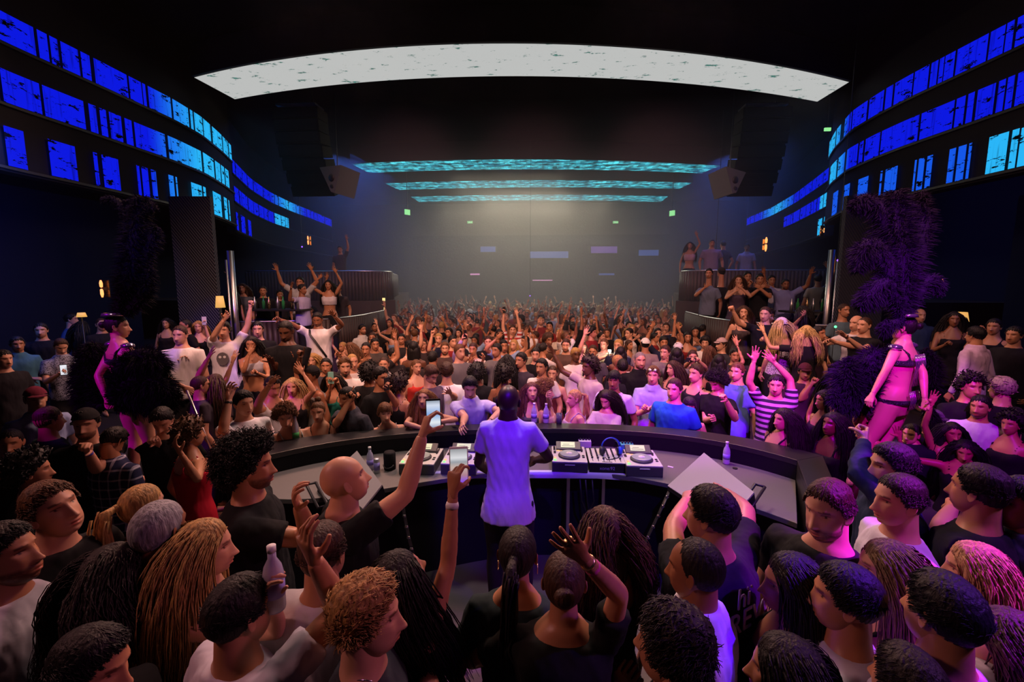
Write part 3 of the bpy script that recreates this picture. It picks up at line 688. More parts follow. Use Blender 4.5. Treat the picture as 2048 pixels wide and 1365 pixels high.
# booth outline, traced at counter height and mirrored where people hide it
CT = 1.08; TT = 0.90
ctr_out = [(520, 888), (600, 874), (700, 864), (800, 857), (900, 851), (1000, 847), (1100, 846), (1200, 849), (1300, 854), (1400, 863), (1500, 877), (1580, 894), (1642, 912)]
ctr_in = [(500, 922), (560, 903), (640, 889), (720, 877), (800, 869), (900, 863), (1000, 859), (1100, 857), (1200, 860), (1300, 866), (1400, 877), (1480, 891), (1545, 907), (1590, 921)]
PO = [at_z(x, y, CT)[:2] for x, y in ctr_out]; PI_ = [at_z(x, y, CT)[:2] for x, y in ctr_in]
def smooth_poly(P, n=60):
    P = np.array(P); t = np.r_[0, np.cumsum(np.linalg.norm(np.diff(P, axis=0), axis=1))]; c = [np.polyfit(t, P[:, k], 4) for k in (0, 1)]
    u = np.linspace(0, t[-1], n); return [(float(np.polyval(c[0], a)), float(np.polyval(c[1], a))) for a in u]
PO = smooth_poly(PO); PI_ = smooth_poly(PI_)
# wings that come round towards the camera on both sides

WR = [at_z(1642, 912, CT)[:2], at_z(1668, 965, CT)[:2]]; WRi = [at_z(1590, 921, CT)[:2], at_z(1618, 985, CT)[:2]]
S_('stage_floor', MB().prism([(-3.6, -3.4), (4.4, -3.4), (4.4, 1.2)] + [(p[0], p[1]-.02) for p in PO[::-1]] + [(-3.6, 1.2)], DANCE, STAGE), M['stagefloor'])
booth = empty('dj_booth', (0, 4.2, 0), 'curved black DJ booth with raised counter and grey inner table top', 'dj booth')
def ring(name, outer, inner, z0, z1, m, bev=0):
    V = []; F = []; n = len(outer)
    P = [(p[0], p[1]-4.2) for p in outer]; Q = [(p[0], p[1]-4.2) for p in inner]
    mb = MB(); v = [(a[0], a[1], z) for z in (z0, z1) for a in P] + [(a[0], a[1], z) for z in (z0, z1) for a in Q]
    for i in range(n-1): F += [(i, i+1, n+i+1, n+i), (2*n+i+1, 2*n+i, 3*n+i, 3*n+i+1), (n+i, n+i+1, 3*n+i+1, 3*n+i), (i+1, i, 2*n+i, 2*n+i+1)]
    F += [(0, n, 3*n, 2*n), (n-1, 3*n-1, 4*n-1, 2*n-1)]
    return mb.add(v, F).build(name, m, booth, bevel=bev)
M['counter'] = bumpy(mat('satin_black_counter', (.022, .020, .021), .38), 60, .08, .002)
M['table'] = bumpy(mat('grey_speckled_table_top', (.115, .108, .104), .6), 260, .25, .002)
ring('counter_top', PO, PI_, CT-.05, CT, M['counter'], .004)
fo = [(p[0]*.985, p[1]-.05) for p in PO]; fi = [(p[0]*.99, p[1]-.06) for p in PO]
ring('outer_panel', fo, fi, STAGE-.2, CT-.05, M['blkm'])
ii = [(p[0], p[1]+.004) for p in PI_]; ii2 = [(p[0], p[1]+.035) for p in PI_]
ring('inner_panel', ii2, ii, TT-.05, CT-.05, M['blkm'])
# table top: between the inner panel and its front edge
tin = [(505, 985), (560, 1000), (640, 1010), (700, 985), (780, 968), (860, 958), (960, 951), (1100, 947), (1250, 950), (1330, 963), (1400, 984), (1470, 1008), (1540, 1030), (1602, 1047)]
TI = smooth_poly([at_z(x, y, TT)[:2] for x, y in tin]); 
rt_edge = [at_z(x, y, TT)[:2] for x, y in [(1602, 1047), (1608, 1015), (1590, 985), (1560, 960)]]
ring('table_top', [(p[0], p[1]+.002) for p in PI_], TI, TT-.04, TT, M['table'], .004)
ti2 = [(p[0], p[1]+.10) for p in TI]; ti3 = [(p[0], p[1]+.13) for p in TI]
ring('inner_front_panel', ti3, ti2, STAGE, TT-.04, M['blkm'])
# ends of the booth
mb = MB(); e = [PO[-1], WR[1], WRi[1], PI_[-1]]
mb.prism([(p[0], p[1]-4.2) for p in e][::-1], CT-.05, CT); mb.prism([(p[0], p[1]-4.2) for p in e][::-1], STAGE, CT-.05); mb.build('counter_wing', M['counter'], booth, bevel=.004)
# support posts of the table, seen under it
for px in (1138, 1210, 1282, 880, 720):
    c = at_z(px, 962, TT-.05); mb = MB().box((c[0], c[1]+.10-4.2, (TT-.05)/2), (.028, .028, TT-.05)); mb.build('table_leg', M['steel'], booth)
# white tape cloth hanging on the front lip
M['vinyl'] = mat('white_vinyl_lip', (.55, .55, .58), .35)
a_, b_ = [], []
for i in range(24):
    px = 848 + (1266-848)*i/23; y0 = 946 - 2*math.sin(i/23*math.pi) + (4 if px > 1200 else 0)*(px-1200)/66; p = at_z(px, y0, TT+.004); a_.append((p[0], p[1]+.035-4.2, TT+.004)); b_.append((p[0], p[1]-.012-4.2, TT+.004))
mb = MB(); n = 24; c_ = [(x, y-.002, z-.055) for x, y, z in b_]; v = a_+b_+c_
mb.add(v+[(x, y+.004, z-.003) for x, y, z in v], [(i, n+i, n+i+1, i+1) for i in range(n-1)] + [(n+i, 2*n+i, 2*n+i+1, n+i+1) for i in range(n-1)] + [(3*n+i, 3*n+i+1, 4*n+i+1, 4*n+i) for i in range(n-1)] + [(4*n+i, 4*n+i+1, 5*n+i+1, 5*n+i) for i in range(n-1)]).build('white_lip', M['vinyl'], booth, True)

# ---- led screens -------------------------------------------------------------
def ledmat(name, kind):
    m = bpy.data.materials.new(name); m.use_nodes = True; nt = m.node_tree; p = nt.nodes['Principled BSDF']
    p.inputs['Base Color'].default_value = (.002, .002, .003, 1); p.inputs['Roughness'].default_value = .9; p.inputs['Specular IOR Level'].default_value = .1
    tc = NN(m, 'ShaderNodeTexCoord'); at = NN(m, 'ShaderNodeAttribute'); at.attribute_name = 'tint'
    if kind == 'band':
        # ragged holes in the lit picture
        uv = NN(m, 'ShaderNodeUVMap'); mp = NN(m, 'ShaderNodeMapping'); mp.inputs['Scale'].default_value = (1.2, 3.5, 1); LK(m, uv.outputs[0], mp.inputs[0])
        n = NN(m, 'ShaderNodeTexNoise'); n.inputs['Scale'].default_value = 2.6; n.inputs['Detail'].default_value = 6; n.inputs['Roughness'].default_value = .72; LK(m, mp.outputs[0], n.inputs['Vector'])
        mp2 = NN(m, 'ShaderNodeMapping'); mp2.inputs['Scale'].default_value = (9, .5, 1); LK(m, uv.outputs[0], mp2.inputs[0])
        n2 = NN(m, 'ShaderNodeTexNoise'); n2.inputs['Scale'].default_value = 2.0; n2.inputs['Detail'].default_value = 2; LK(m, mp2.outputs[0], n2.inputs['Vector'])
        g = NN(m, 'ShaderNodeMath', operation='LESS_THAN'); g.inputs[1].default_value = .575; LK(m, n.outputs[0], g.inputs[0])
        g2 = NN(m, 'ShaderNodeMapRange'); g2.inputs[1].default_value = .30; g2.inputs[2].default_value = .42; g2.inputs[3].default_value = .55; g2.inputs[4].default_value = 1; LK(m, n2.outputs[0], g2.inputs[0])
        x = NN(m, 'ShaderNodeMath', operation='MULTIPLY'); LK(m, g.outputs[0], x.inputs[0]); LK(m, g2.outputs[0], x.inputs[1])
        y = NN(m, 'ShaderNodeMath', operation='MULTIPLY'); y.inputs[1].default_value = 1.0; LK(m, x.outputs[0], y.inputs[0])
        LK(m, at.outputs['Color'], p.inputs['Emission Color']); LK(m, y.outputs[0], p.inputs['Emission Strength'])
    elif kind == 'mosaic':
        b = NN(m, 'ShaderNodeTexBrick'); b.inputs['Scale'].default_value = 2.2; b.inputs['Mortar Size'].default_value = .015; b.inputs['Brick Width'].default_value = .9; b.inputs['Row Height'].default_value = .28; b.inputs['Bias'].default_value = -.1
        b.inputs['Color1'].default_value = (.005, .16, .24, 1); b.inputs['Color2'].default_value = (.10, .80, .90, 1); b.inputs['Mortar'].default_value = (.0, .02, .04, 1); LK(m, tc.outputs['Object'], b.inputs['Vector'])
        n = NN(m, 'ShaderNodeTexNoise'); n.inputs['Scale'].default_value = 3.5; n.inputs['Detail'].default_value = 4; LK(m, tc.outputs['Object'], n.inputs['Vector'])
        r = NN(m, 'ShaderNodeMapRange'); r.inputs[1].default_value = .35; r.inputs[2].default_value = .66; r.inputs[3].default_value = .12; r.inputs[4].default_value = 1.9; LK(m, n.outputs[0], r.inputs[0])
        LK(m, b.outputs[0], p.inputs['Emission Color']); LK(m, r.outputs[0], p.inputs['Emission Strength'])
    else:
        v = NN(m, 'ShaderNodeTexNoise'); v.inputs['Scale'].default_value = 2.4; v.inputs['Detail'].default_value = 7; v.inputs['Roughness'].default_value = .75
        mp = NN(m, 'ShaderNodeMapping'); mp.inputs['Scale'].default_value = (.9, 2.2, 1); LK(m, tc.outputs['Object'], mp.inputs[0]); LK(m, mp.outputs[0], v.inputs['Vector'])
        c = NN(m, 'ShaderNodeValToRGB'); LK(m, v.outputs[0], c.inputs[0]); e = c.color_ramp.elements; c.color_ramp.interpolation = 'CONSTANT'
        e[0].color = (.50, .51, .50, 1); e[1].position = .60; e[1].color = (.08, .16, .14, 1); q = e.new(.655); q.color = (.0, .20, .15, 1)
        g = NN(m, 'ShaderNodeTexWhiteNoise'); LK(m, tc.outputs['Object'], g.inputs[0])
        LK(m, c.outputs[0], p.inputs['Emission Color']); p.inputs['Emission Strength'].default_value = 1.0
    return m
M['band'] = ledmat('blue_led_picture', 'band'); M['mosaic'] = ledmat('cyan_led_mosaic', 'mosaic'); M['whiteled'] = ledmat('white_led_picture', 'white')
def ceiling_led(near, far, m, label, hb=.10):
    n = 40
    def curve(P):
        P = np.array([at_z(x, y, CEIL) for x, y in P]); t = P[:, 0]; c = np.polyfit(t, P[:, 1], 2); return np.array([(a, np.polyval(c, a)) for a in np.linspace(t[0], t[-1], n)])
    A, B = curve(near), curve(far); c = A.mean(0)
    r = empty('ceiling_led_panel', (c[0], c[1], CEIL), label, 'led screen', 'led panels on the ceiling' if m == 'mosaic' else None)
    v = [(p[0]-c[0], p[1]-c[1], 0) for p in A] + [(p[0]-c[0], p[1]-c[1], 0) for p in B]
    MB().add(v, [(i, n+i, n+i+1, i+1) for i in range(n-1)]).build('screen', M[m], r)
    # housing, set just above
    mb = MB(); w = [(x*1.004, y + (-.05 if i < n else .05), z+.012) for i, (x, y, z) in enumerate(v)]; w2 = [(x, y, z+hb+.55) for x, y, z in w]; vv = w + w2; N = 2*n
    F = [(i, n+i, n+i+1, i+1) for i in range(n-1)] + [(N+i, N+i+1, N+n+i+1, N+n+i) for i in range(n-1)] + [(i, i+1, N+i+1, N+i) for i in range(n-1)] + [(n+i, N+n+i, N+n+i+1, n+i+1) for i in range(n-1)] + [(0, N, N+n, n), (n-1, 2*n-1, N+2*n-1, N+n-1)]
    mb.add(vv, F).build('housing', M['blkm'], r)
ceiling_led([(385, 153), (560, 123), (720, 104), (880, 90), (1047, 82), (1250, 93), (1450, 118), (1600, 144), (1700, 163)], [(467, 197), (600, 180), (760, 164), (900, 155), (1050, 150), (1220, 155), (1400, 171), (1530, 187), (1635, 203)], 'whiteled', 'wide white led panel curving across the ceiling nearest the booth')
ceiling_led([(703, 328), (900, 321), (1070, 319), (1250, 323), (1440, 332)], [(738, 346), (900, 341), (1070, 339), (1250, 341), (1402, 347)], 'mosaic', 'cyan mosaic led strip on the ceiling, nearest and widest of the three')
ceiling_led([(770, 367), (1075, 361), (1384, 366)], [(798, 380), (1075, 375), (1358, 378)], 'mosaic', 'cyan mosaic led strip on the ceiling, middle one of the three')
ceiling_led([(822, 394), (1078, 390), (1336, 393)], [(838, 404), (1078, 401), (1322, 404)], 'mosaic', 'faint cyan mosaic led strip deepest in the haze')

# ---- side galleries: black fascias with led bands -------------------------------------------
# plan line of each gallery front, from the photo at the height of the top band
ZT = 6.55
left_line = [(-60, -12), (0, 22), (190, 118), (343, 197), (400, 232), (440, 268), (462, 292)]
left_line2 = [(463, 318), (500, 357), (540, 385), (585, 407), (620, 421), (663, 440)]
right_line = [(2110, -2), (2048, 30), (1900, 108), (1820, 150), (1760, 185), (1705, 222), (1672, 262), (1660, 285)]
right_line2 = [(1659, 335), (1630, 358), (1590, 388), (1545, 415), (1494, 437)]
def plan(P, z=ZT):
    P = np.array([at_z(x, y, z)[:2] for x, y in P]); return P
def resample(P, n):
    t = np.r_[0, np.cumsum(np.linalg.norm(np.diff(P, axis=0), axis=1))]; u = np.linspace(0, t[-1], n)
    # smooth through points (Catmull-like by repeated averaging)
    Q = np.stack([np.interp(u, t, P[:, k]) for k in (0, 1)], 1)
    for _ in range(n//8): Q[1:-1] = (Q[:-2] + 2*Q[1:-1] + Q[2:])/4
    return Q, np.r_[0, np.cumsum(np.linalg.norm(np.diff(Q, axis=0), axis=1))]
BANDZ = [(ZT, 6.13), (5.72, 5.25), (4.90, 4.33)]
def px_of(p, z):
    d = np.array([p[0], p[1], z]) - CAM; k = d @ CF; return W/2 + FPX*(d @ CR)/k
def gallery(side, line, ivs, cyan, label, nb):
    """ivs: for every band the lit stretches in image x.  The fascia is one thing; every lit band is a part."""
    Q, T = resample(plan(line), 120)
    c = Q.mean(0); r = empty('gallery_fascia', (c[0], c[1], 4.2), label, 'gallery front')
    # fascia body, behind the screens
    nin = np.stack([-np.gradient(Q[:, 1]), np.gradient(Q[:, 0])], 1); nin /= np.linalg.norm(nin, axis=1, keepdims=True)
    if (nin[60] @ (np.array([0, 12]) - Q[60])) < 0: nin = -nin
    n = len(Q)
    def strip(off, z0, z1, th, nm, m):
        A = Q + nin*off - c; B = Q + nin*(off-th) - c; v = [(p[0], p[1], z-4.2) for z in (z0, z1) for p in A] + [(p[0], p[1], z-4.2) for z in (z0, z1) for p in B]
        F = []
        for i in range(n-1): F += [(i, i+1, n+i+1, n+i), (2*n+i, 3*n+i, 3*n+i+1, 2*n+i+1), (n+i, n+i+1, 3*n+i+1, 3*n+i), (i, 2*n+i, 2*n+i+1, i+1)]
        F += [(0, n, 3*n, 2*n), (n-1, 3*n-1, 4*n-1, 2*n-1)]
        MB().add(v, F).build(nm, m, r)
    strip(-.03, 4.25, CEIL+.7, .25, 'fascia_panel', M['blkm'])
    for b, (z1, z0) in enumerate(BANDZ[:nb]):
        strip(.02, z0-.05, z0-.01, .05, 'ledge', M['blk'])
        zm = (z0+z1)/2; X = np.array([px_of(p, zm) for p in Q])
        srt = np.argsort(X)
        for x0, x1 in ivs[b]:
            V = []; F = []; C = []; UV = []
            if x1 < X.min() or x0 > X.max(): continue
            t0, t1 = np.interp([x0, x1], X[srt], T[srt]); 
            if abs(t1-t0) < .004: continue
            m_ = max(2, int(abs(t1-t0)/.15)+1); tt = np.linspace(t0, t1, m_)
            for k, t in enumerate(tt):
                p = np.array([np.interp(t, T, Q[:, 0]), np.interp(t, T, Q[:, 1])]); nn = np.array([np.interp(t, T, nin[:, 0]), np.interp(t, T, nin[:, 1])]); p = p + nn*.012 - c
                q = cyan(b, x0 + (x1-x0)*k/(m_-1)); col = np.array(lin('#0a1cff'))*(1-q) + np.array([.02, .42, .85])*q
                col = col*(.75+.35*q)
                for z in (z0, z1): V.append((p[0], p[1], z-4.2)); C.append(col); UV.append((t, z))
                if k: j = len(V)-4; F.append((j, j+2, j+3, j+1))
            if not F: continue
            me = mesh_of(V, F, False); at = me.color_attributes.new('tint', 'FLOAT_COLOR', 'POINT'); c4 = np.ones((len(V), 4), dtype=np.float32); c4[:, :3] = C; at.data.foreach_set('color', c4.ravel())
            uvl = me.uv_layers.new(name='UVMap'); li = np.empty(len(me.loops), dtype=np.int32); me.loops.foreach_get('vertex_index', li); uvl.data.foreach_set('uv', np.array(UV, dtype=np.float32)[li].ravel())
            o = obj('led_band', me, M['band'], r)
    return Q, nin
def bump01(x, c, w): return max(0.0, 1 - abs(x-c)/w)
L1 = [(-60, 68), (75, 95), (100, 116), (122, 157), (162, 180), (188, 254), (258, 283), (285, 291), (296, 341), (345, 376), (380, 385), (388, 404), (406, 420), (424, 443), (445, 455), (457, 462)]
L2 = [(-60, -6), (2, 80), (86, 168), (178, 193), (200, 213), (219, 243), (250, 264), (269, 330), (336, 402), (406, 427), (430, 440), (442, 448), (450, 457)]
L3 = [(-50, -20), (10, 50), (98, 152), (188, 196), (205, 238), (274, 280), (284, 297), (303, 313), (338, 348), (352, 355), (383, 404), (407, 412), (426, 442), (448, 454), (457, 459)]
def lit(a, b, step, gap, seed):
    r = random.Random(seed); out = []; x = a
    while x < b: w = r.uniform(.4, 1.7)*step; out.append((x, min(x+w, b))); x += w + gap*r.uniform(.5, 1.5)
    return out
gallery(-1, left_line, [L1, L2, L3], lambda b, x: min(1, max(0, (x-300)/95)), 'near left gallery front with three rows of blue led screens', 3)
gallery(-1, left_line2, [lit(464, 663, 9, 1, 1), lit(464, 577, 8, 1, 2), [(468, 476), (482, 490), (496, 502)]], lambda b, x: bump01(x, 575, 34) if b == 0 else (1 if x > 549 else 0), 'far left gallery front curving away with thin blue led rows', 3)
R1 = [(1659, 1672), (1674, 1682), (1690, 1704), (1706, 1735), (1739, 1768), (1772, 1786), (1790, 1826), (1829, 1858), (1862, 1876), (1879, 1888), (1890, 1910), (1914, 1976), (1980, 2010), (2013, 2028), (2034, 2110)]
R2 = [(1661, 1674), (1677, 1690), (1694, 1716), (1719, 1727), (1731, 1760), (1763, 1838), (1842, 1908), (1912, 1930), (1935, 1948), (1954, 1990), (1996, 2010), (2014, 2028), (2034, 2110)]
R3 = [(1666, 1676), (1688, 1699), (1716, 1736), (1760, 1764), (1770, 1794), (1828, 1832), (1836, 1848), (1853, 1864), (1897, 1910), (1915, 1931), (1936, 1942), (1976, 2015), (2022, 2036), (2040, 2060)]
gallery(1, right_line, [R1, R2, R3], lambda b, x: min(1, max(0, (1700-x)/30)) if b < 2 else (1 if x > 1960 else .25), 'near right gallery front with three rows of blue led screens', 3)
gallery(1, right_line2, [lit(1494, 1658, 9, 1, 3), lit(1568, 1659, 8, 1, 4), [(1636, 1644), (1648, 1653), (1656, 1659)]], lambda b, x: bump01(x, 1555, 36) if b == 0 else (1 if b == 2 or x > 1640 else 0), 'far right gallery front curving away with thin blue led rows', 3)

# ---- raised side floors and terraces (mirror images) -------------------------------------------
def terrace(s):
    nm = 'left' if s < 0 else 'right'
    # low side floor
    S_('side_floor_' + nm, MB().prism([(s*3.5, 5.2), (s*4.35, 5.0), (s*4.45, 4.3), (s*9.4, 4.3), (s*9.4, 9.2), (s*4.5, 9.2), (s*3.4, 8.2), (s*3.2, 6.2)][::s], DANCE, SIDE), M['floor'])
    # lower terrace with ribbed round front
    P = [(s*13.9, 9.25), (s*6.0, 9.25), (s*4.95, 9.6), (s*4.4, 10.4), (s*4.25, 11.5), (s*4.4, 13.8), (s*13.9, 13.8)]
    S_('terrace_floor_' + nm, MB().prism(P[::-s], DANCE, T1), M['rib'])
    P = [(s*13.9, 13.8), (s*5.0, 13.8), (s*4.45, 14.5), (s*5.3, 17.0), (s*6.4, 21), (s*7.9, 27.4), (s*13.9, 27.4)]
    S_('upper_terrace_floor_' + nm, MB().prism(P[::-s], DANCE, T2), M['rib'])
    for k, (pts, z0, h, lab) in enumerate([([(6.6, 9.32), (6.0, 9.32), (5.0, 9.68), (4.5, 10.45), (4.35, 11.5), (4.5, 13.6)], T1, .9, 'curved brown ribbed balustrade with metal rail round the lower %s terrace' % nm),
                                       ([(9, 13.88), (7.0, 13.88), (5.05, 13.9), (4.55, 14.55), (5.4, 17.0), (6.5, 21.0)], T2, .9, 'brown ribbed balustrade along the upper %s terrace' % nm)]):
        P = np.array([(s*x, y) for x, y in pts]); Q, T = resample(P, 60); c = Q.mean(0)
        r = empty('balustrade', (c[0], c[1], z0), lab, 'balustrade')
        mb = MB(); step = .16; t = 0
        while t < T[-1]:
            p = np.array([np.interp(t, T, Q[:, 0]), np.interp(t, T, Q[:, 1])]) - c; mb.lathe([(.055, 0), (.055, h)], (p[0], p[1], -.0), 8); t += .104
        mb.build('ribbed_panel', M['rib'], r, True)
        MB().tube([(p[0]-c[0], p[1]-c[1], h+.02) for p in Q], .022, 8).build('rail', M['chrome'], r, True)
terrace(-1); terrace(1)
# big back wall dressing: bar front of the back balcony
S_('trim_1', MB().box((0, 27.6, 2.75), (15.5, .3, .9)), M['rib'])
S_('back_balcony_floor', MB().box((0, 28.9, 2.2), (15.9, 2.4, .2)), M['dark'])
S_('trim_2', MB().box((0, 29.9, 1.0), (15.5, .3, 2.2)), M['rib'])
def box_sign(name, px, py, y, w, h, m, label, cat, d=.06, group=None):
    p = at_y(px, py, y); r = empty(name, p, label, cat, group); MB().box((0, 0, 0), (w, d, h)).build('housing', M['blk'], r, bevel=.004)
    MB().box((0, -d/2-.004, 0), (w*.94, .006, h*.9)).build('lit_face', m, r); return r, p
M['exitg'] = mat('green_exit_light', (.1, .4, .1), .5, emit=(.35, 1.0, .35), es=.9)
M['exitfig'] = mat('white_exit_mark', (.8, .8, .8), .5, emit=(.9, 1, .9), es=1.1)
for px, py, y, lb in [(940, 445, 30.07, 'green running-man exit sign on the back wall, left one'), (1231, 445, 30.07, 'green running-man exit sign on the back wall, right one')]:
    r, p = box_sign('exit_sign', px, py, y, .36, .16, M['exitg'], lb, 'exit sign')
    MB().box((-.05, -.045, .03), (.03, .006, .03)).box((-.05, -.045, -.015), (.03, .006, .06)).box((.07, -.045, 0), (.08, .006, .02)).build('pictogram', M['exitfig'], r)
for px, py, s in [(815, 425, -1), (1344, 427, 1)]:
    p = at_z(px, py, 5.6 if s < 0 else 5.6)
    r = empty('exit_sign', p, 'upright pale green exit sign on the %s side of the haze' % ('left' if s < 0 else 'right'), 'exit sign'); MB().box((0, 0, 0), (.05, .30, .26), rz=.6*s).build('housing', M['blk'], r); MB().box((0, -.03, 0), (.05, .26, .22), rz=.6*s).build('lit_face', M['exitg'], r)
    MB().tube([(0, 0, .12), (0, 0, CEIL+.7-p[2])], .012, 6).build('drop_rod', M['blk'], r)
p = at_d(1655, 259, 12.0); r = empty('exit_sign', p, 'small yellow-green exit sign hanging high before the right gallery', 'exit sign'); MB().box((0, 0, 0), (.16, .04, .08)).build('lit_face', M['exitg'], r); MB().tube([(0, 0, .03), (0, 0, CEIL+.7-p[2])], .01, 6).build('drop_rod', M['blk'], r)
# small screens and light bars at the back
M['vscreen'] = mat('violet_bar_screen', (.05, .03, .1), .5, emit=(.25, .10, .55), es=.45); M['bscreen'] = mat('blue_bar_screen', (.03, .04, .1), .5, emit=(.10, .20, .70), es=.35)
M['pscreen'] = mat('pink_light_bar', (.1, .05, .1), .5, emit=(.9, .35, .7), es=.9)
for i, (x, y, w, h, m, lb) in enumerate([(976, 499, .95, .35, 'bscreen', 'dim blue screen over the back bar, leftmost of four'), (1098, 510, 2.4, .42, 'bscreen', 'wide dim blue screen at the centre of the back bar'), (1208, 500, 1.6, .42, 'vscreen', 'dim violet-blue screen right of the centre of the back bar'), (1297, 506, 1.2, .36, 'bscreen', 'blue screen at the right end of the back bar'),
        (950, 549, .6, .10, 'pscreen', 'small pink light bar low in the back haze, left'), (1085, 561, 1.25, .06, 'pscreen', 'long thin pink light bar low at the centre back'), (1213, 549, .95, .12, 'bscreen', 'small lit sign strip low in the back, right')]):
    yy = 27.36; box_sign('bar_screen', x, y, yy, w, h, M[m], lb, 'screen', .08)
S_('trim_3', MB().box((0, 27.55, 3.4), (15.7, .3, 4.0)), M['dark'])
# chrome poles on the side floors
for px, py0, rr, lb, z in [(460, 502, .066, 'tall brushed chrome pole on the left side floor', 9.4), (1665, 500, .066, 'tall brushed chrome pole on the right side floor', 9.4)]:
    p = at_d(px, py0, z); o = MB().lathe([(rr, SIDE-p[2]-0.0), (rr, 0)], n=20).build('chrome_pole', M['chrome'], None, True, loc=p); tag(o, lb, 'pole')
for px, py0, rr, lb, m in [(1685, 500, .028, 'thin brass pole beside the right chrome pole', 'brass'), (1676, 520, .022, 'slim violet-lit metal pole right behind the chrome pole', 'chrome'), (452, 520, .02, 'slim metal pole just left of the left chrome pole', 'chrome')]:
    p = at_d(px, py0, 9.2); o = MB().lathe([(rr, SIDE-p[2]), (rr, 0)], n=12).build('metal_pole', M[m], None, True, loc=p); tag(o, lb, 'pole')
# mesh columns under the near galleries
def column(x0, x1, ytop, d, lb):
    a = at_d(x0, ytop, d); b = at_d(x1, ytop, d); c = (a+b)/2; w = np.linalg.norm(b-a); o = MB().box((0, 0, 0), (w, .1, 4.25-SIDE), rz=YAW).build('mesh_column', M['col'], None, loc=(c[0], c[1]+.15, (4.25+SIDE)/2)); tag(o, lb, 'column')
column(326, 410, 380, 8.6, 'wide grey mesh-clad column behind the left feathered dancer')
column(1697, 1790, 440, 8.6, 'wide grey mesh-clad column behind the right feathered dancer')
# wall lamps
M['amber'] = mat('amber_lamp', (.5, .25, .1), .5, emit=(1.0, .30, .08), es=2.2)
M['warmtable'] = mat('warm_lamp', (.5, .35, .1), .5, emit=(1.0, .62, .18), es=1.6)
def sconce(px, py, d, lb, k=1.0, sx=1):
    p = at_d(px, py, d); r = empty('wall_lamp', p, lb, 'lamp')
    MB().lathe([(.012, -.20*k), (.034*k, -.12*k), (.030*k, -.02*k), (.014*k, .0)], n=12).build('lower_shade', M['amber'], r, True); MB().lathe([(.014*k, .03*k), (.030*k, .05*k), (.034*k, .13*k), (.012, .2*k)], n=12).build('upper_shade', M['amber'], r, True)
    MB().box((0, .05, 0), (.05, .1, .05)).box((0, .1, 0), (.10, .02, .3)).build('bracket', M['brass'], r)
    return p
sconce(203, 578, 8.0, 'amber twin wall lamp left of the left feathered dancer', .75); sconce(1882, 575, 8.0, 'amber twin wall lamp right of the right feathered dancer', .75)
sconce(1532, 489, 13.0, 'amber twin wall lamp over the right terrace', 1.0); sconce(616, 481, 15.0, 'small amber wall lamp over the left terrace', .7); sconce(1648, 461, 13, 'tiny amber wall lamp beside the right mesh column', .3); sconce(1690, 520, 9.5, 'slim amber lamp by the right brass pole', .8)
# backs for the lamps: dark inner walls of the side bars
S_('wall_side_left', MB().box((-9.6, 6.0, 2.1), (.2, 9.0, 4.6)), M['dark']); S_('wall_side_right', MB().box((10.3, 6.0, 2.1), (.2, 9.0, 4.6)), M['dark'])
# glowing totem sign
r = empty('totem_sign', at_d(769, 612, 14.5), 'narrow upright sign of glowing warm yellow blocks beyond the crowd on the left', 'sign')
hh = r.location[2]-DANCE; MB().box((0, 0, -hh/2+.25), (.10, .06, hh+.5)).build('post', M['blk'], r); 
M['yel'] = mat('warm_yellow_light', (.5, .4, .1), .5, emit=(1, .78, .30), es=1.2)
mb = MB(); mb.box((-.005, -.035, .20), (.09, .012, .10)).box((0, -.035, .08), (.045, .012, .05)).box((.01, -.035, .02), (.06, .012, .035)).box((0, -.035, -.09), (.02, .012, .08)).box((.02, -.035, -.13), (.05, .012, .02)).box((0, -.035, -.22), (.06, .012, .08)).box((.015, -.035, -.30), (.04, .012, .03)).build('lit_blocks', M['yel'], r)
# purple uplit pinspots
M['pin'] = mat('violet_pin_light', (.1, .05, .3), .5, emit=(.25, .08, 1), es=2.5); M['gpin'] = mat('green_pin_light', (.05, .3, .1), .5, emit=(.1, 1, .3), es=2.5); M['wpin'] = mat('white_pin_light', (.5, .5, .5), .5, emit=(1, .9, .75), es=3)
def bead(px, py, d, m, lb, r=.03, name='small_light', stand=None):
    p = at_d(px, py, d); D, _ = head_dirs(12, 8); o = empty(name, p, lb, 'light'); obj('bulb', mesh_of(D*r, grid_faces(12, 8)), M[m], o); z = (CEIL+.71 if py < 600 else SIDE-.01) - p[2]; MB().tube([(0, r*1.1, 0), (0, r*1.1, z)], .005, 6).build('stem', M['blk'], o); return o
for a in [(1431, 518, 14.3, 'pin', 'upper tiny violet light at the upper right terrace'), (1431, 531, 14.3, 'pin', 'lower tiny violet light at the upper right terrace'), (1676, 521, 9.1, 'pin', 'violet point light on the slim pole by the right chrome pole'),
          (604, 494, 14, 'pin', 'blue-violet point light over the left terrace'), (1060, 592, 17, 'pin', 'violet point light above the hands at the centre of the crowd'), (1671, 654, 8, 'gpin', 'small green light below the right brass pole')]: bead(*a, r=.022)

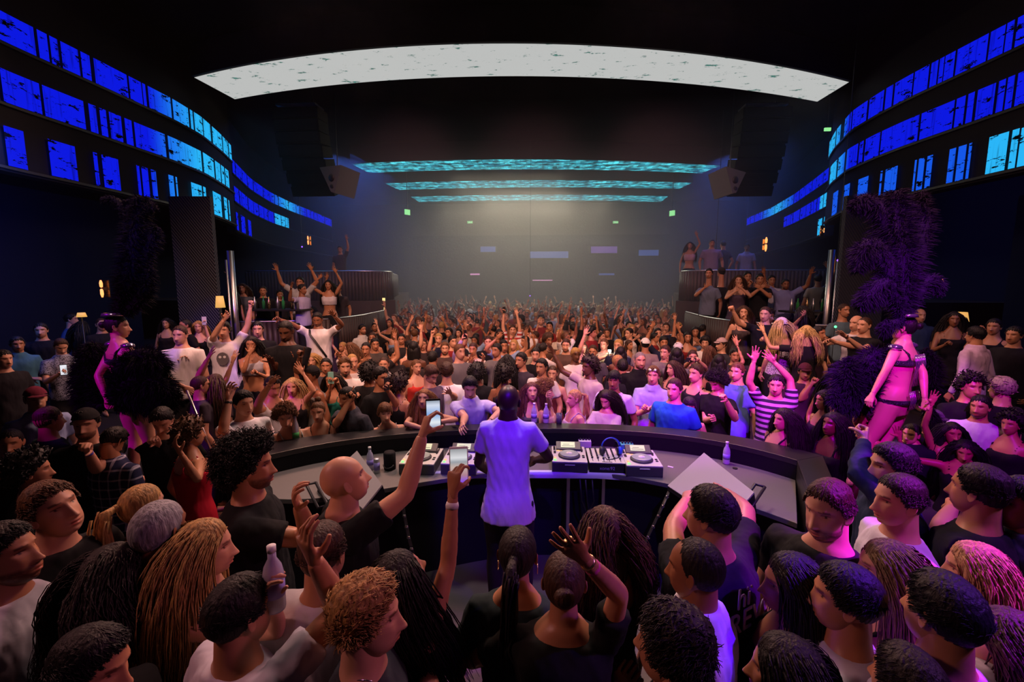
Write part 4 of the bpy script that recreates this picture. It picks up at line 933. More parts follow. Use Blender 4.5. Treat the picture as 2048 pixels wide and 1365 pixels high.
M['glabel2'] = mat('green_glass', (.03, .25, .06), .1)
def table_lamp(px, py, d, w, h, label, tilt=0):
    p = at_d(px, py, d); fl = SIDE; r = empty('table_lamp', (p[0], p[1], fl), label, 'lamp'); z = p[2]-fl
    MB().lathe([(w*.5, z-h/2), (w*.36, z+h/2)], n=24).build('lampshade', M['shade'], r, True); MB().tube([(0, 0, 0), (0, 0, z-h/2+.02)], .010, 8).lathe([(.09, 0), (.09, .02)], n=16).build('stand', M['blk'], r, True)
M['shade'] = mat('warm_pleated_lampshade', (.4, .28, .1), .6, emit=(1.0, .52, .12), es=.75)
table_lamp(440, 604, 8.7, .17, .22, 'small glowing yellow shade on a stand by the left chrome pole'); table_lamp(163, 630, 7.6, .14, .07, 'flat glowing amber lamp in the dark on the far left'); table_lamp(1922, 634, 7.8, .22, .16, 'glowing yellow woven lamp at the far right')
def bar_table(px, py, d, label, w=1.2):
    p = at_d(px, py, d); r = empty('bottle_table', (p[0], p[1], T1), label, 'table'); h = max(.5, p[2]-T1)
    MB().box((0, 0, h-.02), (w, .5, .04)).build('tabletop', M['blk'], r, bevel=.004); MB().lathe([(.2, 0), (.03, .02), (.03, h-.03)], n=12).build('pedestal', M['blk'], r, True); return p
for px, py, nm in ((560, 618, 'left'), (1625, 622, 'right')):
    p = bar_table(px, py, 9.9, 'black table of bottles on the %s terrace' % nm)
    for k in range(7):
        v = MB().lathe([(.032, 0), (.032, .16), (.012, .21), (.012, .27)], n=12); o = v.build('bottle', M[('chrome', 'glabel2', 'brass')[k % 3]], None, True, loc=(p[0]-.5+.16*k, p[1]-.1+.06*(k % 2), p[2])); tag(o, 'small bottle among the glinting bottles on the %s terrace table' % nm, 'bottle', 'bottles on the %s terrace table' % nm)
# ------------------------------------------------------------------ DJ gear
M['silver'] = bumpy(mat('silver_grey_faceplate', (.58, .58, .55), .45, .0), 90, .05, .001)
M['dkgrey'] = mat('dark_grey_plastic', (.05, .05, .055), .45); M['lcd'] = mat('pale_lcd', (.2, .22, .15), .4, emit=(.62, .66, .42), es=.9)
M['platter'] = mat('grey_platter', (.30, .36, .35), .35); M['amb'] = mat('amber_button', (.4, .2, .05), .4, emit=(1, .55, .25), es=1.0); M['grn'] = mat('green_button', (.1, .4, .1), .4, emit=(.3, 1, .3), es=1.2)
M['lcd2'] = mat('lcd_text', (.05, .08, .04), .4)
def textmesh(s, size, m, parent, M4, name='lettering', ext=.0006):
    cu = bpy.data.curves.new('t', 'FONT'); cu.body = s; cu.size = size; cu.extrude = ext; cu.align_x = 'CENTER'; cu.align_y = 'CENTER'
    o = bpy.data.objects.new('t', cu); SC.collection.objects.link(o); dg = bpy.context.evaluated_depsgraph_get(); me = bpy.data.meshes.new_from_object(o.evaluated_get(dg)); bpy.data.objects.remove(o)
    me.materials.clear(); k = obj(name, me, m, parent); k.matrix_basis = M4; return k
def cdj(px, pyf, label, rz=0.0):
    p = at_z(px, pyf, TT + .105); w, d = .32, .40
    r = empty('cd_player', (p[0], p[1]+d/2, TT), label, 'cd player', 'cd players on the booth table', rz)
    MB().box((0, 0, .045), (w, d, .09)).build('body', M['dkgrey'], r, bevel=.006)
    MB().box((0, 0, .096), (w*.99, d*.99, .012)).build('faceplate', M['silver'], r, bevel=.003)
    MB().lathe([(.100, .10), (.103, .112), (.094, .122)], (.0, -.055, 0), 40).build('jog_rim', M['dkgrey'], r, True)
    j = MB().lathe([(.088, .119), (.088, .129), (.084, .131)], (.0, -.055, 0), 40).build('jog_wheel', M['platter'], r, True); MB().lathe([(.03, .131), (.03, .1325)], (0, -.055, 0), 24).lathe([(.012, .1325), (.012, .134)], (0, -.055, 0), 16).build('jog_display', M['white'], j, True)
    R = Matrix.Rotation(math.radians(28), 3, 'X'); 
    MB().box((0, .125, .130), (.235, .10, .030), R=R).build('screen_housing', M['dkgrey'], r, bevel=.004)
    s = MB().box((-.005, .120, .1475), (.135, .068, .003), R=R).build('screen', M['lcd'], r); MB().box((-.005, .105, .1415), (.11, .004, .002), R=R).box((-.02, .122, .1512), (.06, .003, .002), R=R).build('readout', M['lcd2'], s)
    mb = MB(); mb.box((.125, .11, .106), (.014, .12, .010)); mb.build('pitch_slot', M['blk'], r); MB().box((.125, .08, .112), (.02, .016, .014)).build('pitch_fader', M['dkgrey'], r)
    mb = MB()
    for k in range(4): mb.box((-.135, .16-.022*k, .106), (.018, .012, .012))
    for k in range(3): mb.box((-.132, .05-.022*k, .105), (.022, .010, .008))
    mb.box((.13, -.05, .105), (.022, .016, .008)).box((.13, -.09, .105), (.022, .016, .008)); mb.build('button', M['blk'], r)
    MB().lathe([(.012, .10), (.012, .112)], (-.132, -.12, 0), 16).build('cue_button', M['amb'], r, True); MB().lathe([(.013, .10), (.013, .112)], (-.132, -.165, 0), 16).build('play_button', M['grn'], r, True)
    MB().box((-.10, .065, .105), (.03, .014, .008)).box((-.065, .058, .105), (.026, .012, .008)).build('loop_button', M['amb'], r)
    MB().box((.0, -.203, .074), (.09, .006, .008)).build('disc_slot', M['white'], r, bevel=.002)
    return r
cdj(832, 928, 'black and grey cd player at the far left of the booth table'); cdj(916, 928, 'cd player beside the white-shirted DJ on his left'); cdj(1140, 924, 'cd player between the DJ and the mixer with headphones'); cdj(1290, 932, 'cd player at the far right end of the deck row')
def mixer(px, pyf, label, txt, silver=True):
    p = at_z(px, pyf, TT + .10); w, d = .32, .36
    r = empty('dj_mixer', (p[0], p[1]+d/2, TT), label, 'mixer')
    MB().box((0, 0, .045), (w, d, .09)).build('body', M['blk'], r, bevel=.004); MB().box((0, 0, .094), (w, d, .008)).build('faceplate', M['silver'] if silver else M['dkgrey'], r, bevel=.002)
    for i in range(6):
        x = -.125 + .05*i
        for k in range(6): MB().lathe([(.0085, .098), (.0075, .112)], (x, .15-.035*k, 0), 10).build('knob', M['blk'], r, True)
        MB().box((x, -.10, .1), (.005, .09, .003)).build('fader_slot', M['blk'], r); MB().box((x, -.075-.008*(i % 3), .108), (.018, .012, .014)).build('fader', M['dkgrey'], r)
    MB().box((.0, -.165, .1), (.09, .005, .003)).build('crossfader_slot', M['blk'], r)
    if txt: textmesh(txt, .042, M['vinyltxt'], r, Matrix.Translation((0, -.1815, .045)) @ Matrix.Rotation(math.pi/2, 4, 'X'))
    return r
M['vinyltxt'] = mat('pale_violet_lettering', (.35, .25, .6), .5)
mx = mixer(1215, 926, 'silver mixer with rows of knobs under the blue headphones', 'xone:92'); mixer(1010, 926, 'mixer in front of the DJ, mostly hidden by him', None)
# headphones on the mixer
p = at_z(1222, 905, TT+.13); r = empty('headphones', p, 'blue and black headphones lying on the silver mixer', 'headphones')
M['blue'] = mat('blue_plastic', (.01, .06, .65), .4)
MB().tube([(.085*math.cos(a), .02 + .05*math.cos(a/2), .035+.085*math.sin(a)) for a in np.linspace(.1, math.pi-.1, 16)], [(.016, .006)]*16, 10).build('headband', M['blue'], r, True)
for s in (-1, 1):
    R = Matrix.Rotation(s*.3, 3, 'Z') @ Matrix.Rotation(math.pi/2, 3, 'Y'); mb = MB(); mb.tube([(s*.085-.018*s, .02, .01), (s*.085, .02, .01), (s*.085+.02*s, .02, .01)], [.036, .04, .03], 18); e = mb.build('ear_cup', M['blue'] if s > 0 else M['dkgrey'], r, True)
    MB().tube([(s*.085-.03*s, .02, .01), (s*.085-.016*s, .02, .01)], [.03, .037], 16).build('ear_pad', M['blk'], r, True)
MB().tube([(.085, .0, -.02), (.06, -.06, -.028), (.0, -.10, -.028), (-.05, -.12, -.028), (-.06, -.06, -.028)], .004, 6).build('cable', M['blk'], r, True)
# little effect boxes behind
for px, py, lb, c in [(1170, 885, 'small white box of control knobs behind the decks', 'white'), (1255, 892, 'small turquoise effects box behind the silver mixer', 'teal')]:
    M.setdefault('teal', mat('teal_metal', (.05, .4, .38), .5)); p = at_z(px, py, TT+.06); r = empty('effects_box', (p[0], p[1]+.04, TT), lb, 'effects box'); MB().box((0, 0, .035), (.13, .09, .07)).build('case', M[c], r, bevel=.004)
    for k in range(4): MB().lathe([(.011, .07), (.009, .088)], (-.045+.03*k, 0, 0), 10).build('knob', M['blk'], r, True)
for i, (pts, lb) in enumerate([([(1180, 892), (1200, 878), (1225, 880), (1243, 890), (1228, 893)], 'thin black cable looping behind the silver mixer'), ([(1060, 905), (1085, 888), (1120, 884), (1150, 888)], 'black cable lying behind the decks right of the DJ'), ([(800, 900), (850, 892), (900, 893), (950, 890)], 'black cable lying behind the left decks')]):
    P = [at_z(x, y, TT+.012 + (.05 if 0 < k < len(pts)-1 and i == 0 else 0)) for k, (x, y) in enumerate(pts)]; c = P[0]; o = MB().tube([q-c for q in P], .006, 6).build('cable', M['blk'], None, True, loc=c); tag(o, lb, 'cable')
# cables under the table on the right
P0 = at_z(1160, 962, TT-.06)
for k, (dx, b, lb) in enumerate([(0, .2, 'left'), (.05, .1, 'middle'), (.11, -.15, 'right')]):
    o = MB().tube([(dx, .02, 0), (dx+.02, .02, -.2), (dx+b*.6, .03, -.45), (dx+b, .04, -.85)], .008, 6).build('hanging_cable', M['blk'], None, True, loc=P0); tag(o, 'black cable hanging under the booth table, %s of three' % lb, 'cable')
# wedge monitors
M['grille'] = bumpy(mat('grey_speaker_grille', (.27, .26, .27), .6, .1), 300, .4, .002)
def wedge(corners, label, zb=TT):
    """corners in the photo of the sloping grille: top-left, top-right, bottom-right, bottom-left with heights"""
    P = [at_z(x, y, z) for x, y, z in corners]; c = sum(P)/4; r = empty('monitor_speaker', (c[0], c[1], zb), label, 'speaker')
    o = np.array([c[0], c[1], zb]); G = [p-o for p in P]
    n = nrm(np.cross(G[1]-G[0], G[3]-G[0])); n = n if n[2] > 0 else -n
    B = [np.array([g[0], g[1], 0.004]) for g in G]; down = [g - n*.012 for g in G]
    back = nrm((G[0]+G[1]-G[2]-G[3])*np.array([1, 1, 0]))*.06
    B[0] += back; B[1] += back
    MB().add(down + B, [(0, 1, 2, 3), (7, 6, 5, 4), (0, 4, 5, 1), (1, 5, 6, 2), (2, 6, 7, 3), (3, 7, 4, 0)]).build('cabinet', M['blkm'], r)
    MB().add(G + down, [(3, 2, 1, 0), (0, 1, 5, 4), (1, 2, 6, 5), (2, 3, 7, 6), (3, 0, 4, 7)]).build('grille', M['grille'], r)
    return r, o, G, n
w1, o1, G1, n1 = wedge([(1408, 906, 1.13), (1508, 985, 1.08), (1452, 1050, .94), (1335, 972, .94)], 'grey monitor speaker tilted on the right of the booth table')
w2, o2, G2, n2 = wedge([(714, 902, 1.15), (764, 970, 1.11), (700, 1050, .94), (634, 975, .94)], 'grey monitor speaker tilted on the left of the booth table')
for (r, o, a, b) in ((w1, o1, (1520, 972, 1.05), (1486, 1022, .97)), (w2, o2, (622, 968, 1.05), (646, 1014, .97))):
    A = at_z(*a)-o; B = at_z(*b)-o; u = nrm(B-A); v = nrm(np.cross(u, (0, 0, 1)))*.035
    MB().tube([A-v, A+v, B+v, B-v, A-v], .011, 8).build('carry_handle', M['blk'], r, True)
# loose things on the table and counter
def bottle(px, py, z, label, kind='water', parent=None, loc=None, name='bottle', group=None):
    p = at_z(px, py, z) if loc is None else np.asarray(loc); r = empty(name, p, label, 'bottle' if kind != 'can' and kind != 'glass' else ('can' if kind == 'can' else 'glass'), group)
    if kind == 'water':
        MB().lathe([(.030, 0), (.032, .01), (.032, .12), (.026, .15), (.013, .175), (.012, .20)], n=20).build('body', M['water'], r, True); MB().lathe([(.014, .198), (.014, .218)], n=16).build('cap', M['white'], r, True)
        MB().lathe([(.0325, .05), (.0325, .10)], n=20).build('label', M['vlabel'], r, True)
    elif kind == 'beer':
        MB().lathe([(.030, 0), (.031, .01), (.031, .13), (.022, .165), (.013, .195), (.012, .245)], n=20).build('body', M['alu'], r, True); MB().lathe([(.0315, .01), (.0315, .07)], n=20).build('label', M['glabel'], r, True); MB().lathe([(.014, .243), (.014, .25)], n=14).build('rim', M['chrome'], r, True)
    elif kind == 'can': MB().lathe([(.024, 0), (.027, .008), (.027, .125), (.022, .135)], n=20).build('body', M['alu'], r, True); MB().lathe([(.0275, .03), (.0275, .10)], n=20).build('label', M['vlabel'], r, True)
    else:
        MB().lathe([(.030, 0), (.033, .12), (.031, .12), (.028, .008)], n=20).build('tumbler', M['glass'], r, True); MB().lathe([(.027, .012), (.030, .085)], n=16).build('drink', M['drink'], r, True); MB().tube([(0, 0, .02), (.025, 0, .16)], .003, 6).build('straw', M['blk'], r)
    return r
M['water'] = mat('clear_bottle', (.55, .55, .75), .1, alpha=.75, spec=.8); M['vlabel'] = mat('violet_bottle_label', (.3, .25, .7), .4); M['alu'] = mat('silver_aluminium_bottle', (.55, .55, .6), .3, .6); M['glabel'] = mat('green_bottle_label', (.05, .35, .08), .4); M['drink'] = mat('pale_drink', (.75, .75, .8), .3)
bottle(592, 878, CT, 'silver and green beer bottle on the counter at the far left', 'beer'); bottle(1092, 846, CT, 'clear water bottle on the counter right of the DJ', 'water'); bottle(1068, 845, CT, 'dark-capped bottle on the counter behind the water bottle', 'water'); bottle(1118, 849, CT, 'tall iced drink on the counter right of the water bottle', 'glass')
bottle(741, 940, TT, 'small dark-capped bottle on the table by the left monitor', 'water'); bottle(754, 946, TT, 'slim silver can on the table beside the left monitor', 'can'); bottle(1452, 928, TT, 'small clear bottle behind the right monitor speaker', 'water')
p = at_z(780, 938, TT); r = empty('camera_lens', p, 'black cylindrical lens pouch standing on the table left of the decks', 'pouch'); MB().lathe([(.052, 0), (.055, .02), (.055, .15), (.045, .165)], n=24).build('body', M['blkm'], r, True); MB().tube([(.05*math.cos(a), .05*math.sin(a)-.02, .06+.03*math.sin(a)) for a in np.linspace(3.4, 6.0, 10)], .006, 6).build('strap', M['leather'], r, True)
for px, py, lb in [(1341, 935, 'white paper scrap on the table between the last deck and the right monitor')]:
    p = at_z(px, py, TT); o = MB().box((0, 0, .003), (.05, .02, .004), rz=-.5).build('paper_scrap', M['white'], None, loc=p); tag(o, lb, 'paper')
o = MB().lathe([(.022, 0), (.022, .008)], n=16).build('table_puck', M['blk'], None, loc=at_z(1470, 938, TT)); tag(o, 'small round black disc on the table behind the right monitor', 'disc')
# line arrays hanging from the ceiling
M['array'] = bumpy(mat('charcoal_speaker_cabinet', (.005, .005, .006), .8, spec=.2), 60, .2, .003)
def array(px0, px1, s, label):
    D0 = 12.5; c = at_d((px0+px1)/2, 300, D0); r = empty('line_array', (c[0], c[1], CEIL+.6), label, 'speaker array'); z0 = CEIL+.6
    top = at_d(0, 235, D0)[2]-z0; n = 7; hgt = .30; w = 1.25
    for k in range(n):
        z = top - k*hgt; a = math.radians(2 + k*3.2); y = .02*k*k; R = Matrix.Rotation(a, 3, 'X'); cb = MB().box((0, y, z), (w, .6, hgt*.94), R=R).build('cabinet', M['array'], r, bevel=.01)
        MB().box((0, y-.305, z), (w*.94, .012, hgt*.8), R=R).build('grille', M['blkm'], cb)
    for q in (-.35, .35): MB().tube([(q, 0, top+.1), (q, 0, 0.1)], .012, 6).build('chain', M['blk'], r)
    MB().box((0, 0, top+.22), (1.1, .5, .05)).build('flying_frame', M['steel'], r)
array(560, 650, -1, 'dark line array speaker hanging before the left gallery'); array(1480, 1560, 1, 'dark line array speaker hanging before the right gallery')
def fill(pts, label, s):
    # pale triangular side plate of the flown sub
    P = [at_d(x, y, 12.0) for x, y in pts]; c = sum(P)/len(P); dd = np.array([-s*.15, .9, 0])
    v = [p-c for p in P] + [p-c+dd for p in P]; n = len(P); r = empty('flown_speaker', c, label, 'speaker')
    MB().add(v, [list(range(n)), list(range(n, 2*n))[::-1]] + [(i, n+i, n+(i+1) % n, (i+1) % n) for i in range(n)]).build('cabinet', M['greyplate'], r)
    m = sum(v[:n])/n; D, _ = head_dirs(16, 10)
    for k, q in enumerate((-.10, .06)): obj('port', mesh_of(D*np.array([.075, .02, .10])+m+np.array([0, -.012, q*1.6-.06]), grid_faces(16, 10)), M['blk'], r)
    MB().tube([(0, .4, 0), (0, .4, CEIL+.7-c[2])], .012, 6).build('chain', M['blk'], r)
M['greyplate'] = mat('grey_side_plate', (.08, .08, .078), .7)
fill([(639, 335), (682, 330), (669, 386), (662, 384)], 'grey triangular side of a flown speaker left of the cyan strips', -1); fill([(1452, 333), (1492, 345), (1472, 386), (1465, 387)], 'grey triangular side of a flown speaker right of the cyan strips', 1)

M['stud'] = mat('bright_buckle', (.8, .8, .78), .12, 1.0)
for (pts, lb) in (([(1338, 984), (1318, 1028), (1294, 1078), (1272, 1128)], 'black strap with shiny buckles hanging from the booth table, right'), ([(803, 985), (808, 1028), (818, 1078), (832, 1132)], 'black strap with shiny buckles hanging from the booth table, left')):
    zz = (.89, .66, .42, .16); y0 = at_z(pts[0][0], pts[0][1], .89)[1]; Q = [at_y(x, y, y0 - .05*k) for k, (x, y) in enumerate(pts)]; r = empty('buckled_strap', Q[0], lb, 'strap')
    MB().tube([q-Q[0] for q in Q], [(.022, .006)]*4, 8).build('webbing', M['leather'], r, True)
    for k in range(7):
        t = (k+.5)/7*3; i = int(t); c = Q[i]*(1-t+i) + Q[i+1]*(t-i) - Q[0]; MB().tube([c+np.array([0, -.012, -.012]), c+np.array([.004, -.014, .012])], [(.016, .005)]*2, 10).build('buckle', M['stud'], r, True)
# ------------------------------------------------------------------ people
BK = '#0e0e10'; WH = '#cfcdd0'; NV = '#141a30'; GR = '#55585e'; LB = '#7f9cc4'; DH = '#14100e'; BR = '#3a2416'; LBR = '#5d3d22'; BL = '#a8834c'; PB = '#c9a873'; RD = '#7a1620'; GY = '#8a8580'
PEOPLE = {}
def P(px, py, fl, Hh, yaw, sex, hair, hcol, skin, top, tcol, R, Lf, label, Z=None, lod=1, key=None, group=None, **k):
    if Z is None:
        zh = fl + .932*Hh; h = at_z(px, py, zh)
    else:
        h = at_d(px, py, Z); Hh = min(1.95, max(1.5, (h[2]-fl)/.932)); 
    hR = k.pop('hR', None); hL = k.pop('hL', None)
    def hp_(a, g): 
        if g: return g
        if isinstance(a, str): return {'dn': 'relax', 'down': 'relax', 'up': 'open', 'upw': 'open', 'upb': 'relax', 'face': 'grip', 'chest': 'fist', 'fwd': 'open', 'side': 'open', 'clap': 'open', 'drink': 'grip', 'high': 'open', 'rest': 'relax', 'hip': 'relax', 'lens': 'grip', 'deck': 'relax', 'deck2': 'relax'}[a]
        return 'open'
    if isinstance(R, tuple) and len(R) > 4 and isinstance(R[4], str): hR = R[4]; R = R[:4] + R[5:]
    if isinstance(Lf, tuple) and len(Lf) > 4 and isinstance(Lf[4], str): hL = Lf[4]; Lf = Lf[:4] + Lf[5:]
    if fl == DANCE and 'lean' not in k and px < 1600 and px > 520:      # front row: feet stay outside the booth, the body leans in
        yo = np.interp(h[0], [p[0] for p in PO], [p[1] for p in PO]) + .26
        if h[1] < yo: k['lean'] = (0, max(-.5, h[1] - yo))
    b = make_person('person', h, k.pop('bodyH', Hh), yaw, sex, R=R, Lf=Lf, hR=hp_(R, hR), hL=hp_(Lf, hL), hair=hair, hcol=hcol, skin=skin, top=top, tcol=tcol, lod=lod, label=label, group=group, floor=fl,
                    seed=int(px*7+py*13) % 97, **k)
    if key: PEOPLE[key] = b
    return b
def neckpiece(b, name, m, r=.062, dz=.845, w=.003, drop=.03):
    c = b.J(dz); pts = [c + b.Rt*math.cos(a)*r*b.H/1.75 + b.Fw*(math.sin(a)*r*.9 + .012)*b.H/1.75 - np.array([0, 0, 1])*drop*max(0, math.sin(a)) for a in np.linspace(0, 2*math.pi, 22)]
    o = obj(name, mesh_of(*[b.rel(tube(pts, w, 6)[0]), tube(pts, w, 6)[1]]), M[m], b.o); return o
def wristband(b, side, m, w=.012, off=.0, name='wristband', k=1.12):
    for s, S, E, Wp, fd, *_ in b.arms:
        if s == side:
            c = Wp - fd*(.03+off); r = .0215*b.H/1.75*k; v, f = tube([c - fd*w, c, c + fd*w], [r+.001, r+.002, r-.001], 14); obj(name, mesh_of(b.rel(v), f), M[m], b.o)
def held(b, side):
    for s, Wp, HM, sc, fd in b.hands:
        if s == side: return Wp, HM, sc
M['violetband'] = mat('violet_wristband', (.12, .10, .75), .4); M['pinkband'] = mat('pink_wristband', (.8, .1, .35), .4); M['scr'] = None
def phone(b, side, label, facing=None, landscape=False, screen='dark', case='blk', up=None):
    Wp, HM, sc = held(b, side); c = Wp + HM @ np.array([0, .030, .085])*sc
    f = nrm(-b.Fw if facing is None else facing)        # the screen looks this way
    u = nrm((np.array([0, 0, 1.0]) if up is None else up) - f*np.dot((np.array([0, 0, 1.0]) if up is None else up), f)); x = np.cross(u, f)
    if landscape: u, x = x, -u
    R = np.stack([x, -f, u], 1)     # local y is away from the screen
    r = empty('phone', c + u*.025, label, 'phone')
    v = MB().box((0, 0, 0), (.072, .008, .148), R=R).build('case', M[case], r, bevel=.003)
    MB().box(R @ np.array([0, -.0048, 0]), (.064, .0014, .128), R=R).build('screen', M['scr_'+screen], r); return r
def scrmat(name, cols, s):
    m = bpy.data.materials.new(name); m.use_nodes = True; p = m.node_tree.nodes['Principled BSDF']; p.inputs['Base Color'].default_value = (.01, .01, .01, 1)
    tc = NN(m, 'ShaderNodeTexCoord'); n = NN(m, 'ShaderNodeSeparateXYZ'); LK(m, tc.outputs['Object'], n.inputs[0]); a = NN(m, 'ShaderNodeMapRange'); a.inputs[1].default_value = -.07; a.inputs[2].default_value = .07; LK(m, n.outputs[2], a.inputs[0])
    c = NN(m, 'ShaderNodeValToRGB'); LK(m, a.outputs[0], c.inputs[0]); e = c.color_ramp.elements
    for i, (t, col) in enumerate(cols):
        q = e[i] if i < 2 else e.new(t); q.position = t; q.color = (*lin(col), 1)
    LK(m, c.outputs[0], p.inputs['Emission Color']); p.inputs['Emission Strength'].default_value = s; return m
M['scr_dark'] = mat('dark_phone_screen', (.01, .01, .015), .15); M['scr_white'] = scrmat('bright_phone_screen', [(0, '#e8e8f0'), (1, '#f6f6ff')], .9); M['scr_green'] = scrmat('green_phone_screen', [(0, '#20e838'), (1, '#30ff50')], 1.0)
M['scr_violet'] = scrmat('violet_phone_screen', [(0, '#7030e0'), (1, '#9a50ff')], .8); M['scr_view'] = scrmat('camera_view_on_phone', [(0, '#5a20c8'), (.15, '#8a50e0'), (.3, '#b08090'), (.5, '#c8b0a8'), (.62, '#9aa0a8'), (.72, '#e0e0e4'), (1, '#707478')], .95)
M['scr_view2'] = scrmat('camera_view_on_small_phone', [(0, '#3050a0'), (.25, '#e8f0f4'), (.5, '#80a8e0'), (.8, '#d8e0f0'), (1, '#607080')], .95)
M['mint'] = mat('mint_phone_case', (.25, .65, .55), .4)

